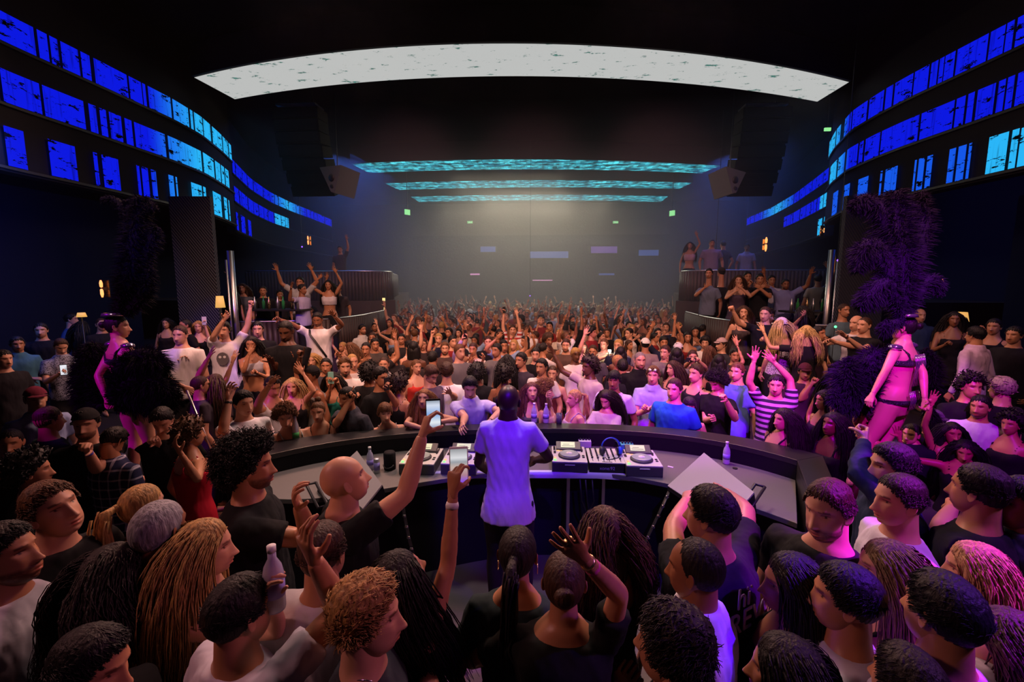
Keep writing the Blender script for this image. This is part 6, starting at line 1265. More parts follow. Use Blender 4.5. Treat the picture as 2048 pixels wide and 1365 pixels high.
C_ = [
 # left terrace and side
 (485, 578, T1, 10.2, 20, 'f', 'wavy', BR, 0, 'tee', '#5a606c', 'up', 'dn', 'woman with one arm straight up on the left terrace', {}),
 (470, 592, T1, 9.9, 170, 'f', 'long', DH, 1, 'tank', BK, 'dn', 'dn', 'long-haired figure in black by the left chrome pole', {}),
 (526, 583, T1, 10.2, 30, 'm', 'short', DH, 1, 'tee', '#15161c', 'dn', 'dn', 'man in a dark shirt standing on the left terrace', {}),
 (600, 566, T1, 10.4, 10, 'm', 'short', DH, 1, 'shirt', '#b8b8b8', 'upw', 'up', 'man in a white shirt with both arms up on the left terrace', {}),
 (605, 580, T1, 9.9, 80, 'm', 'fade', DH, 2, 'tee', '#b0a8cc', 'side', 'dn', 'man in a violet-lit white t-shirt leaning at the front of the left terrace', {}),
 (657, 571, T1, 10.6, 15, 'f', 'long', DH, 1, 'crop', '#d8d0d4', 'upb', 'up', 'woman in a white top with both arms up on the left terrace', {}),
 (676, 580, T1, 11.3, 10, 'm', 'short', BR, 1, 'tee', '#50484c', 'up', 'dn', 'man with a raised arm at the right end of the left terrace', {}),
 (560, 590, T1, 10.6, 40, 'm', 'short', DH, 1, 'tee', '#26222a', 'dn', 'dn', 'dim man between the white shirts on the left terrace', {}),
 (680, 500, T2, 14.6, 10, 'm', 'short', DH, 1, 'tee', '#40404c', 'dn', 'up', 'dim figure on the upper left terrace', {}),
 # right terrace
 (1477, 562, T1, 10.4, 340, 'f', 'long', BR, 0, 'dress', '#4a3c50', 'clap', 'clap', 'woman with long hair clapping on the right terrace', {}),
 (1495, 555, T1, 11.0, 350, 'm', 'short', DH, 1, 'tee', '#141318', 'face', 'dn', 'man in black behind the clapping woman', {}),
 (1520, 560, T1, 10.5, 340, 'm', 'short', DH, 1, 'tee', '#141318', 'clap', 'clap', 'man in a black t-shirt holding his hands to his face on the right terrace', {}),
 (1543, 562, T1, 11.2, 350, 'm', 'short', DH, 1, 'tee', '#c0bcc8', 'dn', 'dn', 'face half hidden behind the raised hand on the right terrace', {}),
 (1571, 570, T1, 10.4, 350, 'm', 'fade', DH, 2, 'shirt', '#7c7eb4', 'upw', 'upw', 'bearded man in a blue shirt with both arms raised wide on the right terrace', dict(beard=True, build=1.1)),
 (1418, 548, T1, 11.6, 330, 'm', 'short', DH, 1, 'shirt', '#6a7488', 'clap', 'dn', 'man in a grey-blue shirt standing at the left end of the right terrace', {}),
 (1442, 546, T1, 12.0, 200, 'm', 'short', DH, 1, 'tee', '#131318', 'dn', 'dn', 'man in a black t-shirt with his back turned on the right terrace', dict(cap=('#2a2420', True))),
 (1636, 560, T1, 11.6, 170, 'm', 'short', DH, 1, 'tee', '#b0a494', 'up', 'dn', 'man in a cream shirt with one arm up by the bar on the right', {}),
 (1656, 578, T1, 11.0, 200, 'f', 'long', DH, 0, 'tank', BK, 'dn', 'dn', 'long-haired woman in black beside the right chrome pole', {}),
 (1380, 492, T2, 14.6, 340, 'f', 'long', DH, 1, 'crop', '#c8a0ac', 'dn', 'up', 'woman in a pink top with one arm up on the upper right terrace', {}),
 (1424, 488, T2, 14.3, 350, 'm', 'short', DH, 1, 'tee', '#8a7a98', 'dn', 'dn', 'broad man in a pale violet t-shirt on the upper right terrace', dict(build=1.15)),
 (1446, 490, T2, 15.3, 200, 'm', 'short', DH, 1, 'tee', '#2a2a38', 'dn', 'dn', 'dark figure beside the broad man on the upper right terrace', {}),
 (1494, 496, T2, 14.8, 340, 'm', 'short', DH, 2, 'shirt', '#8088a8', 'dn', 'dn', 'man in an open white waistcoat on the upper right terrace', {}),
 # right side floor
 (1530, 630, SIDE, 7.8, 320, 'm', 'fade', BR, 0, 'tee', '#101014', (1478, 648, 1466, 622, 'fist'), 'drink', 'tall man in a black t-shirt with a raised fist and a drink', {}),
 (1487, 626, SIDE, 8.4, 340, 'f', 'long', BR, 0, 'tank', '#4a4044', 'dn', 'face', 'woman with brown hair to the left of the tall man in black', {}),
 (1538, 635, SIDE, 8.4, 20, 'f', 'curly', DH, 3, 'tank', BK, 'dn', 'dn', 'laughing dark-skinned woman behind the woman in the white cap', {}),
 (1562, 652, SIDE, 7.0, 186, 'f', 'long', PB, 0, 'tank', '#cfc2da', 'dn', 'dn', 'blonde woman in a white backwards cap and speckled top seen from behind', dict(tmat='dots', cap=('#c8b4c4', True))),
 (1612, 668, SIDE, 6.6, 170, 'f', 'wavy', PB, 0, 'tee', '#17141a', 'dn', 'side', 'woman with long curly blonde hair in black seen from behind', {}),
 (1604, 628, SIDE, 8.0, 200, 'f', 'bob', DH, 1, 'tank', BK, (1584, 655, 1602, 636, 'relax'), 'dn', 'dark-haired woman holding her head behind the curly blonde', {}),
 (1638, 668, SIDE, 6.9, 30, 'm', 'short', DH, 1, 'tee', '#2a1424', 'dn', 'dn', 'man facing the curly blonde, red-lit face', {}),
 (1728, 652, SIDE, 6.6, 290, 'm', 'buzz', BR, 0, 'tee', '#121216', (1706, 694, 1668, 684, 'relax'), 'fwd', 'man in a black t-shirt stretching his arms to the left', {}),
 (1712, 648, SIDE, 7.0, 290, 'm', 'bald', BR, 0, 'tee', '#d0ccd0', 'fwd', 'dn', 'man in a white t-shirt reaching left beside the mesh column', {}),
 (1688, 622, SIDE, 8.3, 10, 'm', 'buzz', BR, 1, 'tee', '#58707c', 'dn', 'dn', 'grey-haired man peering out beside the right mesh column', {}),
 # right edge
 (1840, 632, SIDE, 8.3, 350, 'm', 'bald', DH, 0, 'shirt', '#2a3a60', 'dn', 'dn', 'bald man with a magenta-lit head behind the right dancer', {}),
 (1908, 640, SIDE, 7.4, 330, 'f', 'wavy', DH, 2, 'dress', '#14101a', 'drink', 'dn', 'dark-skinned woman with wavy hair in a black dress by the yellow lamp', {}),
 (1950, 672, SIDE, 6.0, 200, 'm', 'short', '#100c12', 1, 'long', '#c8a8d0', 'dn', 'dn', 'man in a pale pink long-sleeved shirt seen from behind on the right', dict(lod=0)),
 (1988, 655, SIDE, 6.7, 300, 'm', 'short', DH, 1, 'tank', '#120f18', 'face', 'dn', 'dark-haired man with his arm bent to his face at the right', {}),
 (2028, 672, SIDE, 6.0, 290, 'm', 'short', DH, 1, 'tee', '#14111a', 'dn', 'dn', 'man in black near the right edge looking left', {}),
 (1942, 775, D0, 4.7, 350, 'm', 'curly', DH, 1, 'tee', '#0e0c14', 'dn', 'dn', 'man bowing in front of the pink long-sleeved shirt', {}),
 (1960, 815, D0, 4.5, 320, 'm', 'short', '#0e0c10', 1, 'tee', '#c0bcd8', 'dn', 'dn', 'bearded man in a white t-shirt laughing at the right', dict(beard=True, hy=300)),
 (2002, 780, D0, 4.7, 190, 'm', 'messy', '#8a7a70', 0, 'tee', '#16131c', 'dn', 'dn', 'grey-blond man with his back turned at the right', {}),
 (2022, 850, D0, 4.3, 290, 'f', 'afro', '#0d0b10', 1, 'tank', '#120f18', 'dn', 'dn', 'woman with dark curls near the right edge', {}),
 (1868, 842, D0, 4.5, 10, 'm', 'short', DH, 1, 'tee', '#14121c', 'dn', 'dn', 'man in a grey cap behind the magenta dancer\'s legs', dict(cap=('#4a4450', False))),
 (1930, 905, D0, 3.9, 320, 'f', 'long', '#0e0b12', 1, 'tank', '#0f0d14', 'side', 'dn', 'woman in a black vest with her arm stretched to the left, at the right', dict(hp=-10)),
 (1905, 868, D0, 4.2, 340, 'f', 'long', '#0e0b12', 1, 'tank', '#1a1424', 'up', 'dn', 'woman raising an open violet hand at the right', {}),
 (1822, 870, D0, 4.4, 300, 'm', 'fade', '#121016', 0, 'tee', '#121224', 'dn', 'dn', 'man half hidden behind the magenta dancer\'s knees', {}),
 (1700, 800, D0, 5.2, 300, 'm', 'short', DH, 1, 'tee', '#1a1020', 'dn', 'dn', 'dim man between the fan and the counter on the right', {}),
 # crowd, middle rows
 (1025, 661, D0, 1.84, 10, 'm', 'short', BR, 0, 'tee', '#d8d0d0', (1005, 645, 1008, 615, 'grip'), (1038, 640, 1030, 612, 'open'), 'man in a red and white striped polo with both arms up', dict(tmat='redstripe', key='polo')),
 (976, 685, D0, 1.78, 10, 'm', 'short', BR, 0, 'tee', BK, 'dn', 'dn', 'man looking up beneath the held black phone', {}),
 (928, 712, D0, 1.72, 60, 'm', 'short', BR, 0, 'long', '#a890c4', (910, 710, 930, 668, 'grip'), 'dn', 'man in a lilac long-sleeved shirt holding up a black phone', dict(key='lilac', cap=('#141214', False))),
 (1015, 725, D0, 1.74, 180, 'f', 'long', DH, 1, 'tank', BK, 'dn', 'dn', 'sleek dark head of hair in front of the striped polo, back turned', {}),
 (1010, 750, D0, 1.72, 175, 'f', 'afro', '#1a1210', 2, 'tank', '#2a2024', 'dn', 'dn', 'person with a wide black afro behind the DJ', {}),
 (955, 748, D0, 1.70, 175, 'm', 'afro', '#120e0e', 2, 'tee', '#141216', 'dn', 'dn', 'dark round head of hair left of the DJ, back turned', {}),
 (1042, 722, D0, 1.78, 320, 'm', 'short', DH, 1, 'tee', '#38303c', 'dn', 'dn', 'dark-haired man gazing down left, right of the black afro', {}),
 (1083, 735, D0, 1.76, 330, 'm', 'short', DH, 1, 'tee', '#cfc6c4', 'dn', 'dn', 'dark-haired man in a white top right of the DJ, looking down', {}),
 (1105, 748, D0, 1.66, 350, 'f', 'bun', BR, 0, 'tank', '#6a2a2c', 'dn', 'dn', 'woman peeping over the windswept blonde', {}),
 (1132, 692, D0, 1.80, 350, 'm', 'short', BR, 0, 'tee', '#5a4640', 'dn', (1160, 700, 1170, 668, 'open'), 'man with raised eyebrows and a goatee', dict(beard=True)),
 (1186, 705, D0, 1.74, 340, 'm', 'fade', BR, 1, 'tee', '#4a4a4a', 'dn', 'dn', 'man with his mouth shut left of the phone torch', {}),
 (1208, 690, D0, 1.72, 330, 'm', 'short', LBR, 0, 'tee', '#a8a08a', (1196, 720, 1215, 712, 'grip'), 'dn', 'man aiming a phone torch at the stage', dict(key='torch')),
 (1245, 735, D0, 1.72, 180, 'm', 'short', DH, 1, 'tee', '#202024', 'dn', 'dn', 'dark-haired man with his back turned left of the bald older man', {}),
 (1258, 668, D0, 1.80, 300, 'm', 'fade', DH, 0, 'tee', '#c8c0bc', 'dn', (1240, 700, 1252, 690, 'open'), 'man in a white t-shirt in profile above the phone torch', {}),
 (1290, 690, D0, 1.78, 180, 'm', 'buzz', DH, 1, 'tee', '#8a7c74', 'dn', 'dn', 'man in a white backwards cap behind the bald older man', dict(cap=('#d8d4d8', True))),
 (1330, 706, D0, 1.78, 320, 'm', 'short', BR, 0, 'tee', '#7a7470', 'dn', 'dn', 'square-jawed man behind the laughing man in the pale shirt', {}),
 (1356, 700, D0, 1.76, 340, 'm', 'short', DH, 1, 'tee', '#16161a', 'dn', 'dn', 'man in a black and white trucker cap', dict(cap=('#cfcfcf', False))),
 (1385, 715, D0, 1.70, 350, 'm', 'short', BR, 0, 'tee', '#6a5048', (1368, 735, 1382, 722, 'grip'), (1410, 735, 1396, 722, 'grip'), 'man filming with a phone held sideways in both hands', dict(key='wide')),
 (1418, 705, D0, 1.66, 190, 'f', 'bob', '#6a4438', 0, 'tee', '#4a3a48', 'dn', 'dn', 'woman with shoulder-length reddish hair, back turned', {}),
 (1442, 690, D0, 1.80, 290, 'm', 'short', BR, 0, 'tee', '#30303a', 'dn', 'dn', 'man in a pale cap in profile on the right of the crowd', dict(cap=('#b8a0a4', False))),
 (1470, 712, D0, 1.74, 350, 'm', 'short', DH, 1, 'tee', '#2a2430', 'dn', 'side', 'dark-haired man right of the phone held sideways, hand out', dict(key='glove')),
 (1405, 660, D0, 1.82, 120, 'm', 'short', DH, 1, 'tee', '#6480a0', 'dn', 'dn', 'man in a pale denim shirt turned away on the right of the crowd', {}),
 (1360, 672, D0, 1.76, 350, 'm', 'short', DH, 1, 'tee', '#1e1a20', (1352, 650, 1350, 630, 'open'), 'dn', 'man with an arm stretched straight up right of centre', {}),
 (1300, 660, D0, 1.76, 350, 'm', 'short', DH, 2, 'tee', '#3a3836', 'dn', 'dn', 'bearded man looking on above the white backwards cap', dict(beard=True)),
 (1325, 655, D0, 1.74, 330, 'm', 'buzz', '#7a4a34', 0, 'tee', '#5a4038', 'dn', 'dn', 'ginger close-cropped man right of centre', {}),
 (1240, 640, D0, 1.80, 120, 'f', 'bob', DH, 0, 'tee', '#d0c8c4', 'upb', 'up', 'woman in a white top clapping over her head right of centre', {}),
 (820, 695, D0, 1.76, 60, 'm', 'short', DH, 0, 'tank', '#d8d0cc', 'drink', 'dn', 'man in a white vest drinking from a clear cup', {}),
 (833, 735, D0, 1.68, 40, 'f', 'pony', LBR, 0, 'tank', '#b83228', 'dn', 'dn', 'woman with a high ponytail and a red top', {}),
 (787, 712, D0, 1.78, 60, 'm', 'short', DH, 1, 'tee', '#2a2628', (800, 710, 790, 675, 'open'), 'dn', 'man with a raised open hand left of the ponytailed woman', {}),
 (768, 730, D0, 1.70, 10, 'm', 'buzz', BR, 0, 'shirt', '#b8b4b4', 'dn', 'dn', 'balding man with closed eyes behind the afro', {}),
 (732, 700, D0, 1.78, 10, 'm', 'fade', DH, 1, 'tee', '#3a302c', 'clap', 'dn', 'man holding his chin, left part of the crowd', {}),
 (750, 690, D0, 1.78, 30, 'm', 'short', DH, 1, 'tee', '#4a4440', 'dn', 'dn', 'dark-haired man just right of the one holding his chin', {}),
 (725, 660, D0, 1.84, 60, 'm', 'short', DH, 1, 'shirt', '#d0ccc4', 'dn', 'dn', 'bearded man in a white shirt turned right, left part of the crowd', dict(beard=True)),
 (750, 655, D0, 1.80, 20, 'm', 'fade', DH, 1, 'tee', '#2c2826', 'dn', 'dn', 'bearded man in a dark top beside the white shirt', dict(beard=True)),
 (803, 680, D0, 1.76, 10, 'm', 'fade', DH, 1, 'tee', '#282426', 'dn', 'dn', 'dark-browed man behind the vest-wearing drinker', {}),
 (845, 690, D0, 1.76, 20, 'm', 'short', BR, 0, 'tee', '#3a3032', (842, 690, 842, 655, 'open'), (858, 700, 864, 672, 'point'), 'man with both forearms straight up left of centre', {}),
 (890, 698, D0, 1.74, 10, 'm', 'short', LBR, 0, 'tee', '#4a3a38', 'dn', 'dn', 'man with a reddish beard left of the lilac sleeve', dict(beard=True)),
 (866, 718, D0, 1.72, 170, 'm', 'short', DH, 1, 'tee', '#2c2428', 'dn', 'dn', 'round dark head of hair behind the bowing man, back turned', {}),
 (700, 700, D0, 1.80, 300, 'f', 'long', LBR, 0, 'tee', '#c8beb4', 'dn', 'dn', 'light brown-haired woman turned left, left part of the crowd', {}),
 (760, 640, D0, 1.80, 10, 'm', 'short', DH, 1, 'tee', '#4c4240', 'upb', 'upb', 'man making a frame over his head with both hands, far left of the crowd', {}),
]
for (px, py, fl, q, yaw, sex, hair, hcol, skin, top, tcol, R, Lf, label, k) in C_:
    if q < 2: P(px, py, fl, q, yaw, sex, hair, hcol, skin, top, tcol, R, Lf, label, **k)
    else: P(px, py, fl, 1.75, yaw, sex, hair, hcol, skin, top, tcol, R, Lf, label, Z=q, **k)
U_ = np.array([0, 0, 1.0])
phone(PEOPLE['lilac'], 1, 'black phone held high by the lilac sleeve', screen='dark', facing=PEOPLE['lilac'].Fw*-1)
phone(PEOPLE['whitephone'], -1, 'white phone held up near the left mesh column', screen='dark', case='white', facing=-PEOPLE['whitephone'].Fw)
phone(PEOPLE['mint'], 1, 'mint green phone held up in both hands', case='mint', facing=-PEOPLE['mint'].Fw); phone(PEOPLE['ph762'], -1, 'dark phone held to the face of the man in black', facing=-PEOPLE['ph762'].Fw)
phone(PEOPLE['polo'], 1, 'small black phone held by the man in the striped polo', facing=-PEOPLE['polo'].Fw); phone(PEOPLE['wide'], 1, 'phone held sideways right of the phone torch', landscape=True, facing=-PEOPLE['wide'].Fw, up=U_)
phone(PEOPLE['dotsman'], 1, 'lit phone in the hand of the man in the patterned shirt', screen='white', facing=nrm(CAM-PEOPLE['dotsman'].head), up=U_)
b = PEOPLE['torch']; r = phone(b, 1, 'phone with its torch shining at the stage', facing=-b.Fw); Wp, HM, sc = held(b, 1)
M['torchlamp'] = mat('phone_torch', (1, 1, .9), .5, emit=(1, .95, .7), es=250)
D_, _ = head_dirs(10, 7); obj('torch', mesh_of(D_*.020, grid_faces(10, 7)), M['torchlamp'], r, nrm(CAM-Wp)*.014 + np.array([0, 0, .05]))
ld = bpy.data.lights.new('phone_torch_glow', 'POINT'); ld.energy = 5; ld.color = (1, .95, .72); ld.shadow_soft_size = .02; lo = bpy.data.objects.new('phone_torch_glow', ld); SC.collection.objects.link(lo); lo.location = Wp + nrm(CAM-Wp)*.09 + np.array([0, 0, .10])
b = PEOPLE['watchman']; wristband(b, 1, 'leather', .016, .0, 'wristwatch', 1.25); wristband(PEOPLE['capfist'], -1, 'violetband', .012); wristband(PEOPLE['openshirt'], -1, 'leather', .012, .0, 'wristwatch', 1.25)
neckpiece(PEOPLE['chain'], 'silver_chain', 'chrome', .085, .835, .005, .16)
b = PEOPLE['strap']
pts = [b.J(.84, .07, .03), b.J(.80, .05, .095), b.J(.74, .0, .115), b.J(.66, -.05, .112), b.J(.58, -.085, .07)]; v, f = tube(pts, [(.020, .006)]*5, 8); obj('bag_strap', mesh_of(b.rel(v), f), M['leather'], b.o)
# owl print on the white t-shirt
b = PEOPLE['owl']; M['owlprint'] = mat('grey_print', (.12, .11, .12), .8)
c = b.J(.72, 0, .078); X = -b.Rt; mb = MB()
def disc(mb, cx, cz, rx, rz, dy, n=16): mb.add([b.rel(c + X*(cx + rx*math.cos(a)) + U_*(cz + rz*math.sin(a)) + b.Fw*dy) for a in np.linspace(0, 2*math.pi, n, endpoint=False)] + [b.rel(c + X*(cx + rx*math.cos(a)) + U_*(cz + rz*math.sin(a)) + b.Fw*(dy-.02)) for a in np.linspace(0, 2*math.pi, n, endpoint=False)], [list(range(n))] + [(i, n+i, n+(i+1) % n, (i+1) % n) for i in range(n)])
disc(mb, 0, 0, .075, .09, .018); mb.build('owl_print', M['owlprint'], b.o); mb = MB(); disc(mb, -.028, .025, .018, .018, .021); disc(mb, .028, .025, .018, .018, .021); mb.build('owl_eyes', M['white'], b.o)
# sunglasses on the hair of the laughing man
b = PEOPLE['sung']
for s_ in (-1, 1):
    v, f = tube(b.hw(np.array([[s_*.030, .062, .082], [s_*.030, .070, .090]])), [(.026, .020)]*2, 14); obj('sunglasses', mesh_of(b.rel(v), f), M['chrome'], b.o)

# ---- the packed floor behind: prototypes copied, every dancer an object of its own -------------
rngf = random.Random(11)
PROT = []
ARMS = [('dn', 'dn'), ('up', 'dn'), ('up', 'up'), ('upb', 'upw'), ('dn', 'high'), ('clap', 'clap'), ('dn', 'chest'), ('face', 'dn'), ('fwd', 'dn'), ('upb', 'dn')]
HN = {'short': 'short', 'fade': 'short', 'long': 'long', 'bob': 'bobbed', 'afro': 'curly', 'buzz': 'cropped', 'messy': 'tousled', 'bun': 'tied-up'}
specs = [(a, sx, hr_) for a in range(len(ARMS)) for sx, hr_ in (('m', 'short'), ('f', 'long'))] + [(0, 'm', 'buzz'), (2, 'm', 'messy'), (5, 'f', 'bob'), (0, 'm', 'afro'), (1, 'm', 'fade'), (3, 'f', 'bun'), (6, 'm', 'fade')]
COLS = [('black', BK), ('white', '#d0cac8'), ('grey', '#6a6868'), ('navy', '#1a2038'), ('black', '#141416'), ('pale blue', '#8098b8'), ('red', '#7a2020'), ('cream', '#c8bca8'), ('brown', '#4a3428'), ('white', '#dcd6d4'), ('black', '#101014')]
HC = [DH, BR, '#1c1410', LBR, BL, DH, DH]
armtxt = {0: 'arms down', 1: 'one arm up', 2: 'both arms up', 3: 'both arms wide', 4: 'one arm high', 5: 'clapping hands', 6: 'fist at chest', 7: 'hand at face', 8: 'reaching forward', 9: 'bent arm up'}
used = [np.array(b.location) for b in ALL if b.name.startswith('person')]
def proto(i):
    a, sx, hr_ = specs[i]; Rr, Ll = ARMS[a]; lod = 2
    b = make_person('person', (0, 0, .932*1.75), 1.75, 0, sx, R=Rr, Lf=Ll, hR='open' if 'up' in Rr or Rr in ('fwd', 'clap') else 'relax', hL='open' if 'up' in Ll or Ll in ('high', 'clap') else 'relax', hair=hr_, lod=lod, seed=i, top='tank' if sx == 'f' and i % 2 else 'tee', hidelegs=False)
    objs = [b.o] + [o for o in ALL if o.parent is b.o]
    for o in objs: ALL.remove(o)
    return objs
def copy_person(objs, loc, yaw, s, cols, label, group):
    root = objs[0].copy(); ALL.append(root); root.location = loc; root.rotation_euler = (0, 0, yaw); root.scale = (s, s, s); root.color = (*cols[0], 1); tag(root, label, 'person', group)
    for o in objs[1:]:
        c = o.copy(); c.parent = root; ALL.append(c)
        c.color = (*{'h': cols[1], 's': cols[2], 't': cols[2]}.get(o.name[0] if not o.name.startswith('trousers') else 'x', cols[3]), 1)
prot = [proto(i) for i in range(len(specs))]
spots = []
y = 6.9
occ = list(used)
while y < 26.5:
    half = 3.0 if y < 9 else (4.0 if y < 14 else 4.2 + (y-14)*.27)
    x = -half + rngf.uniform(0, .3)
    while x < half:
        px_, py_ = x + rngf.uniform(-.12, .12), y + rngf.uniform(-.18, .18); d = min(math.hypot(px_-u[0], py_-u[1]) for u in occ) if occ else 9
        if d > .40: spots.append((px_, py_)); occ.append(np.array([px_, py_, 0]))
        x += .56 + .012*y
    y += .50 + .012*y
spots.sort(key=lambda p: (p[1]-0)); n_hand = len([o for o in ALL if o.get('category') == 'person'])
n_ind = 298 - n_hand
print('hand placed', n_hand, 'spots', len(spots), 'objects of the crowd', n_ind)
zones = [(-1.9, 'far left'), (-.65, 'centre left'), (.75, 'centre'), (2.1, 'centre right'), (99, 'far right')]
far = []
for i, (x, y) in enumerate(spots):
    k = rngf.choices(range(len(specs)), weights=[((4.5 if s[0] == 0 else 2.2) if s[0] in (0, 7, 6) else .9 if s[0] in (1, 2, 3, 4) else .9) for s in specs])[0]
    cn, cc = rngf.choice(COLS); hc = rngf.choice(HC); sk = rngf.choice([0, 0, 1, 1, 1, 2, 3]); yaw = math.radians(rngf.gauss(0, 32)) if rngf.random() < .80 else math.radians(180 + rngf.gauss(0, 40)); s = rngf.gauss(1, .035)
    if i < n_ind:
        zn = next(t for lim, t in zones if x/max(1, y/8) < lim)
        row = 'behind the front rows' if y < 9 else 'half way back' if y < 12.5 else 'deep in the crowd'
        hn = HN[specs[k][2]]; back = abs(math.cos(yaw) + 1) < .35
        lb = '%s-haired %s in %s, %s%s, %s %s' % (hn, 'woman' if specs[k][1] == 'f' else 'man', cn, armtxt[specs[k][0]], ', facing away' if back else '', row, zn)
        copy_person(prot[k], (x, y, DANCE), yaw, s, (lin(SKIN[sk]), lin(hc), lin(cc), lin('#16171e')), lb, 'dancers packed on the floor behind the front rows')
    else: far.append((x, y, k, yaw, s, cc, hc, sk))
# the rest of the crowd, too many and too small to tell apart: one object
VV, FF, TT_ = [], [], []; n = 0
cacheP = {}
for x, y, k, yaw, s, cc, hc, sk in far:
    if k not in cacheP:
        out = []
        for o in prot[k]:
            me = o.data; v = np.empty(len(me.vertices)*3, dtype=np.float32); me.vertices.foreach_get('co', v); li = np.empty(len(me.loops), dtype=np.int32); me.loops.foreach_get('vertex_index', li)
            tot = np.empty(len(me.polygons), dtype=np.int32); me.polygons.foreach_get('loop_total', tot)
            st = np.r_[0, np.cumsum(tot)[:-1]]; q = tot == 4; F = li[(st[q][:, None] + np.arange(4))]
            tt = np.ones((len(v)//3, 3))
            if 'tint' in me.attributes: t4 = np.empty(len(v)//3*4, dtype=np.float32); me.attributes['tint'].data.foreach_get('color', t4); tt = t4.reshape(-1, 4)[:, :3]
            out.append((o.name, v.reshape(-1, 3), F, tt))
        cacheP[k] = out
    c_, s_ = math.cos(yaw), math.sin(yaw); R = np.array([[c_, -s_, 0], [s_, c_, 0], [0, 0, 1]])
    for nm, v, F, tt in cacheP[k]:
        col = lin(SKIN[sk]) if nm.startswith('person') else lin(hc) if nm.startswith('hair') else lin('#16171e') if nm.startswith('trousers') else lin(cc)
        VV.append((v*s) @ R.T + np.array([x, y, DANCE])); FF.append(F + n); TT_.append(tt*np.array(col)); n += len(v)
if VV:
    me = mesh_of(np.concatenate(VV), np.concatenate(FF), True); at = me.color_attributes.new('tint', 'FLOAT_COLOR', 'POINT'); t4 = np.ones((n, 4), dtype=np.float32); t4[:, :3] = np.concatenate(TT_); at.data.foreach_set('color', t4.ravel())
    o = obj('crowd', me, M['skin'], None, color=(1, 1, 1)); tag(o, 'countless far dancers melting into the haze at the back of the floor', 'crowd', kind='stuff')
# ------------------------------------------------------------------ the two feathered podium dancers
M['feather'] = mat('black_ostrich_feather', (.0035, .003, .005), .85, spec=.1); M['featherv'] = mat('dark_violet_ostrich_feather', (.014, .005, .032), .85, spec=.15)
M['podium'] = bumpy(mat('dark_podium_top', (.07, .065, .07), .35), 30, .1, .004); M['jewel'] = mat('silver_sequin_trim', (.6, .55, .7), .15, .9)
def plume(spine, width, n, seed, wf=.0022, core=.45, droop=.35):
    """one ostrich plume: a quill with soft drooping barbs in every direction.  spine: world points, width: half width along it"""
    rng = np.random.default_rng(seed); P = np.asarray(spine, float); t = np.linspace(0, 1, len(P)); parts = []
    V, F = [], []; c = 0; Tn = np.gradient(P, axis=0)
    u = rng.uniform(0, 1, n); pos = np.stack([np.interp(u, t, P[:, k]) for k in range(3)], 1); tg = np.stack([np.interp(u, t, Tn[:, k]) for k in range(3)], 1); tg /= np.linalg.norm(tg, axis=1, keepdims=True)
    w = np.interp(u, t, width); a = rng.normal(size=(n, 3)); a -= tg*(a*tg).sum(1, keepdims=True); a /= np.linalg.norm(a, axis=1, keepdims=True)
    d = a + tg*rng.uniform(.1, .8, (n, 1)); d /= np.linalg.norm(d, axis=1, keepdims=True); L_ = (w*rng.uniform(.55, 1.15, n))[:, None]
    side = np.cross(d, rng.normal(size=(n, 3))); side /= np.linalg.norm(side, axis=1, keepdims=True)
    dn = np.array([0, 0, -1.0]); R_ = []
    for k, f in enumerate((0, .35, .7, 1.0)):
        q = pos + d*L_*f + dn*L_*droop*f*f + side*L_*.12*math.sin(k*1.9); ww = wf*(1.6, 1.8, 1.2, .25)[k]; R_.append(q - side*ww); R_.append(q + side*ww)
    V = np.stack(R_, 1).reshape(-1, 3); b = (np.arange(n)*8)[:, None]; F = np.concatenate([b + np.array([0, 1, 3, 2]), b + np.array([2, 3, 5, 4]), b + np.array([4, 5, 7, 6])])
    cv, cf = tube(P, [max(.004, x*core) for x in width], 12, False); cv = cv + (wob(cv, 30, seed)*.02)[:, None]*np.array([1, 1, .5])
    return jq([(V, F), (cv, np.array(cf))])
def feather_piece(name, label, cat, plumes, m, dep, parent=None):
    """plumes: list of (pixel spine, half widths px, barbs, depth shift)"""
    c = at_d(plumes[0][0][0][0], plumes[0][0][0][1], dep); 
    r = empty(name, c, label, cat) if parent is None else parent
    for i, (sp, wd, n, dd) in enumerate(plumes):
        P = np.array([at_d(x, y, dep+dd) for x, y in sp]); k = np.linspace(0, 1, len(P)); kk = np.linspace(0, 1, 14); P = np.stack([np.interp(kk, k, P[:, j]) for j in range(3)], 1)
        for _ in range(2): P[1:-1] = (P[:-2] + 2*P[1:-1] + P[2:])/4
        w = np.interp(kk, np.linspace(0, 1, len(wd)), wd)*(dep+dd)/FPX
        v, f = plume(P, w, int(n*2.1), i*7+len(sp)+int(dep*100)); off = np.array(r.location) if parent is None else np.array(parent.location)
        obj('plume', mesh_of(v - off, f, True), M[m], r)
    return r
def podium(px, py, rr, label):
    p = at_z(px, py, .6); r = empty('podium', (p[0], p[1], DANCE), label, 'podium'); MB().lathe([(rr-.02, 0), (rr-.02, .74)], n=56).build('drum', M['blkm'], r, True); MB().lathe([(rr, .74), (rr, .795), (rr-.01, .8)], n=56).build('top', M['podium'], r); return p
podium(263, 1040, .50, 'round dark podium under the left feathered dancer'); podium(1776, 1010, .50, 'round dark podium under the right feathered dancer')
dl = P(236, 655, .6, 1.70, 158, 'f', 'bun', '#14100e', 0, 'bra', '#5a4c78', (318, 752, 366, 774, 'grip', -1, 1), (196, 752, 214, 800, 'grip', 1, 1), 'left feathered dancer standing on the podium in a sequinned bikini, back turned', lod=0, legs='none', tmat='sequin', hy=120, lean=(-.10, 0), legpose=((.05, .02, 0), (.05, -.02, 0)), Z=None, key='dl')
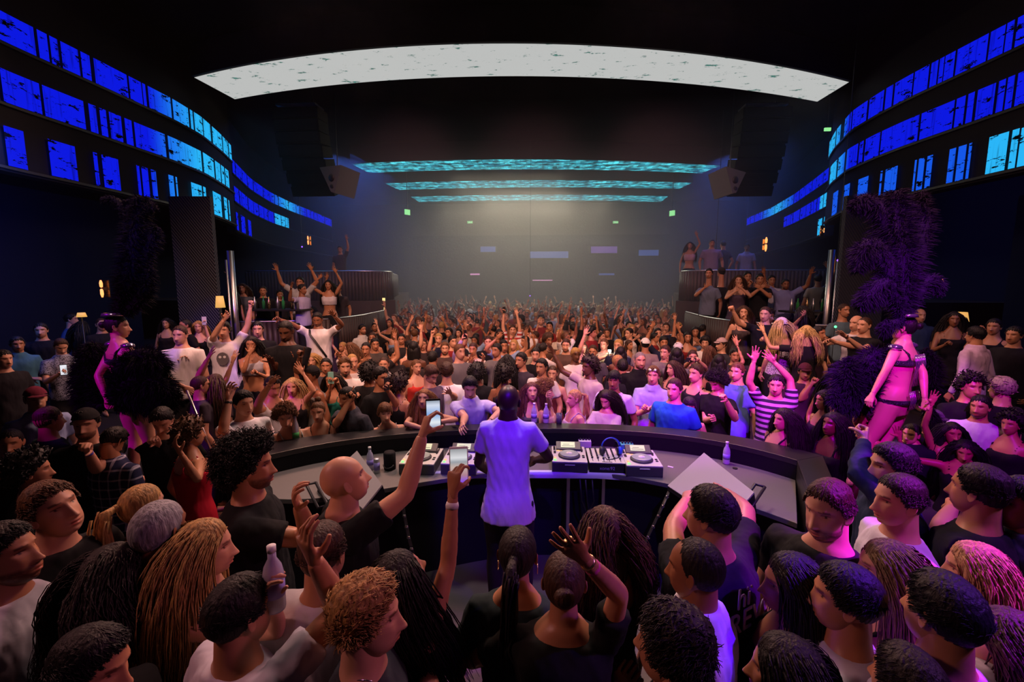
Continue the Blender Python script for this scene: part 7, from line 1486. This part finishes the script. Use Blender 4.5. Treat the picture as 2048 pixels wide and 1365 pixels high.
dr = P(1806, 657, .6, 1.70, 212, 'f', 'bun', '#14100e', 0, 'bra', '#8a7ab0', (1846, 745, 1850, 800, 'grip', 1, 1), (1770, 745, 1745, 790, 'grip', 1, 1), 'right feathered dancer lit magenta on the podium in a silver fringed bikini, back turned', lod=0, legs='none', tmat='sequin', hy=230, lean=(.02, 0), legpose=((-.07, .02, 0), (.17, .08, 0)), Z=None, key='dr')
def bikini(b):
    pr = [b_t for b_t in ()]
    pts = [b.J(.535) + b.Rt*math.cos(a)*.104*b.H + b.Fw*math.sin(a)*.072*b.H for a in np.linspace(0, 2*math.pi, 26)]; v, f = tube(pts, [(.008, .022)]*26, 8, ref=(0, 0, 1)); obj('bikini_belt', mesh_of(b.rel(v), f), M['sequin'], b.o)
    pts = [b.J(.53, 0, -.070), b.J(.50, 0, -.066), b.J(.475, 0, -.03), b.J(.470, 0, .02), b.J(.50, 0, .066), b.J(.53, 0, .072)]; v, f = tube(pts, [(.02, .010), (.012, .010), (.012, .01), (.02, .01), (.03, .01), (.045, .01)], 8, ref=(0, 1, 0)); obj('bikini_brief', mesh_of(b.rel(v), f), M['sequin'], b.o)
    D4, _ = head_dirs(14, 10)
    for s_ in (-1, 1): obj('shoulder_trim', mesh_of(b.rel(b.J(.835, s_*.085) + D4*np.array([.055, .055, .03])), grid_faces(14, 10)), M['jewel'], b.o)
    v, f = tube(b.hw(np.array([[.0, -.02, .115], [0, -.02, .145]])), [(.085, .1), (.075, .09)], 20); obj('headpiece', mesh_of(b.rel(v), f), M['jewel'], b.o)
    for sd_ in (-1, 1):      # platform shoes
        an = b.root + b.Rt*sd_*.05*b.H; v, f = tube([an - b.Fw*.06 + U_*.03, an + b.Fw*.02 + U_*.035, an + b.Fw*.12 + U_*.025], [.035, .038, .025], 10); obj('shoe', mesh_of(b.rel(v), f), M['jewel'], b.o)
bikini(dl); bikini(dr)
for i in range(7):       # silver fringe of the right dancer
    x = -.05 + i*.017
    for z0, ln in ((.80, .17), (.60, .10)):
        v, f = tube([dr.J(z0, x, -.075), dr.J(z0-.05, x, -.088), dr.J(z0-ln, x, -.082)], [.006, .005, .003], 5); obj('fringe', mesh_of(dr.rel(v), f), M['jewel'], dr.o)
dz_ = np.dot(dl.head - CAM, CF)
hdr = feather_piece('headdress', 'tall black feather headdress rising above the left dancer', 'headdress', [
    ([(240, 628), (262, 560), (272, 480), (282, 395)], [22, 40, 34, 22], 2600, 0), ([(242, 625), (252, 540), (262, 460), (256, 400)], [18, 26, 24, 14], 1500, .05),
    ([(246, 628), (285, 600), (298, 560), (300, 540)], [16, 24, 20, 10], 900, 0), ([(250, 610), (290, 520), (308, 470), (312, 455)], [14, 24, 20, 8], 1000, .03), ([(256, 470), (246, 420), (228, 396), (208, 398)], [8, 10, 12, 10], 500, .05), ([(262, 480), (285, 420), (302, 405), (312, 420)], [10, 16, 12, 6], 600, 0)], 'feather', dz_)
feather_piece('feather_fan', 'big black ostrich fan held out to the right by the left dancer', 'feather fan', [
    ([(225, 800), (250, 730), (290, 712), (325, 735)], [18, 44, 44, 24], 2400, -.12), ([(228, 805), (265, 770), (315, 765), (345, 795)], [18, 46, 44, 18], 2600, -.15), ([(230, 815), (270, 800), (320, 812), (352, 815)], [14, 30, 26, 10], 1400, -.10)], 'feather', dz_)
feather_piece('feather_fan', 'black ostrich fan behind the left dancer, on her left', 'feather fan', [
    ([(212, 800), (185, 750), (178, 710), (190, 690)], [18, 42, 34, 16], 2000, .15), ([(212, 805), (182, 790), (160, 760), (156, 730)], [16, 36, 26, 12], 1600, .18), ([(210, 812), (180, 815), (160, 800), (150, 790)], [12, 24, 16, 8], 900, .15)], 'feather', dz_)
p0 = at_d(374, 782, dz_-.1); p1 = at_d(425, 905, dz_-.35); o = MB().tube([(0, 0, 0), tuple(p1-p0)], [.010, .007], 8).build('cane', M['chrome'], None, True, loc=p0); tag(o, 'slim cane hanging from the left dancer\'s outstretched hand', 'cane')
dz2 = np.dot(dr.head - CAM, CF)
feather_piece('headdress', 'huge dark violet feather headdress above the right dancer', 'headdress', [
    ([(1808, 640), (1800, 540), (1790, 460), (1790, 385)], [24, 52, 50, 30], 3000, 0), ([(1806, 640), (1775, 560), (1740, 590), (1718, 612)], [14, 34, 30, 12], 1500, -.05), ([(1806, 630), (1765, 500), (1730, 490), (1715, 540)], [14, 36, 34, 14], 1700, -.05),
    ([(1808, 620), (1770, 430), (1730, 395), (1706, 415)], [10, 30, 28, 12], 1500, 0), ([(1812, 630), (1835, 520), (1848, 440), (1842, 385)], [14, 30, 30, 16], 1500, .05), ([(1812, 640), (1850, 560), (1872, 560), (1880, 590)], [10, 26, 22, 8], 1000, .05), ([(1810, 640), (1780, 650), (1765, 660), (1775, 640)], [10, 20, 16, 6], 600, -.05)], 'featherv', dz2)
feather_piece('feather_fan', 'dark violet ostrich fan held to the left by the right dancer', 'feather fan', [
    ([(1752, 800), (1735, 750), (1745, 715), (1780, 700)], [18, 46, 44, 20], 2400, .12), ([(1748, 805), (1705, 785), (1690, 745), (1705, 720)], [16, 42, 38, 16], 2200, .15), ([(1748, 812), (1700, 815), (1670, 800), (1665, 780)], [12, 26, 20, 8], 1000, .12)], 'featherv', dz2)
feather_piece('feather_fan', 'dark ostrich fan behind the right dancer, on her right', 'feather fan', [
    ([(1852, 810), (1866, 770), (1868, 730), (1850, 700)], [14, 24, 24, 12], 1400, .20), ([(1850, 815), (1864, 830), (1866, 850), (1858, 865)], [12, 20, 18, 8], 900, .20)], 'feather', dz2)
# ------------------------------------------------------------------ haze
def haze():
    m = bpy.data.materials.new('haze'); m.use_nodes = True; nt = m.node_tree; nt.nodes.remove(nt.nodes['Principled BSDF'])
    v = NN(m, 'ShaderNodeVolumeScatter'); v.inputs['Density'].default_value = HAZE; v.inputs['Anisotropy'].default_value = 0.15; v.inputs['Color'].default_value = (1, .98, .95, 1)
    LK(m, v.outputs[0], nt.nodes['Material Output'].inputs['Volume'])
    o = MB().box((0, 13.3, 3.3), (28, 33, 8.5)).build('haze', m, None); tag(o, 'thin smoky haze filling the whole club', 'haze', kind='stuff')
HAZE = 0.00015
haze()
m2 = M.setdefault("haze2", bpy.data.materials["haze"].copy()); m2.node_tree.nodes["Volume Scatter"].inputs["Density"].default_value = .036
o = MB().box((0, 20.4, 3.45), (15.5, 17.6, 7.1)).build("haze", m2, None); tag(o, "thick smoke hanging over the back of the dance floor", "haze", kind="stuff")

flush()
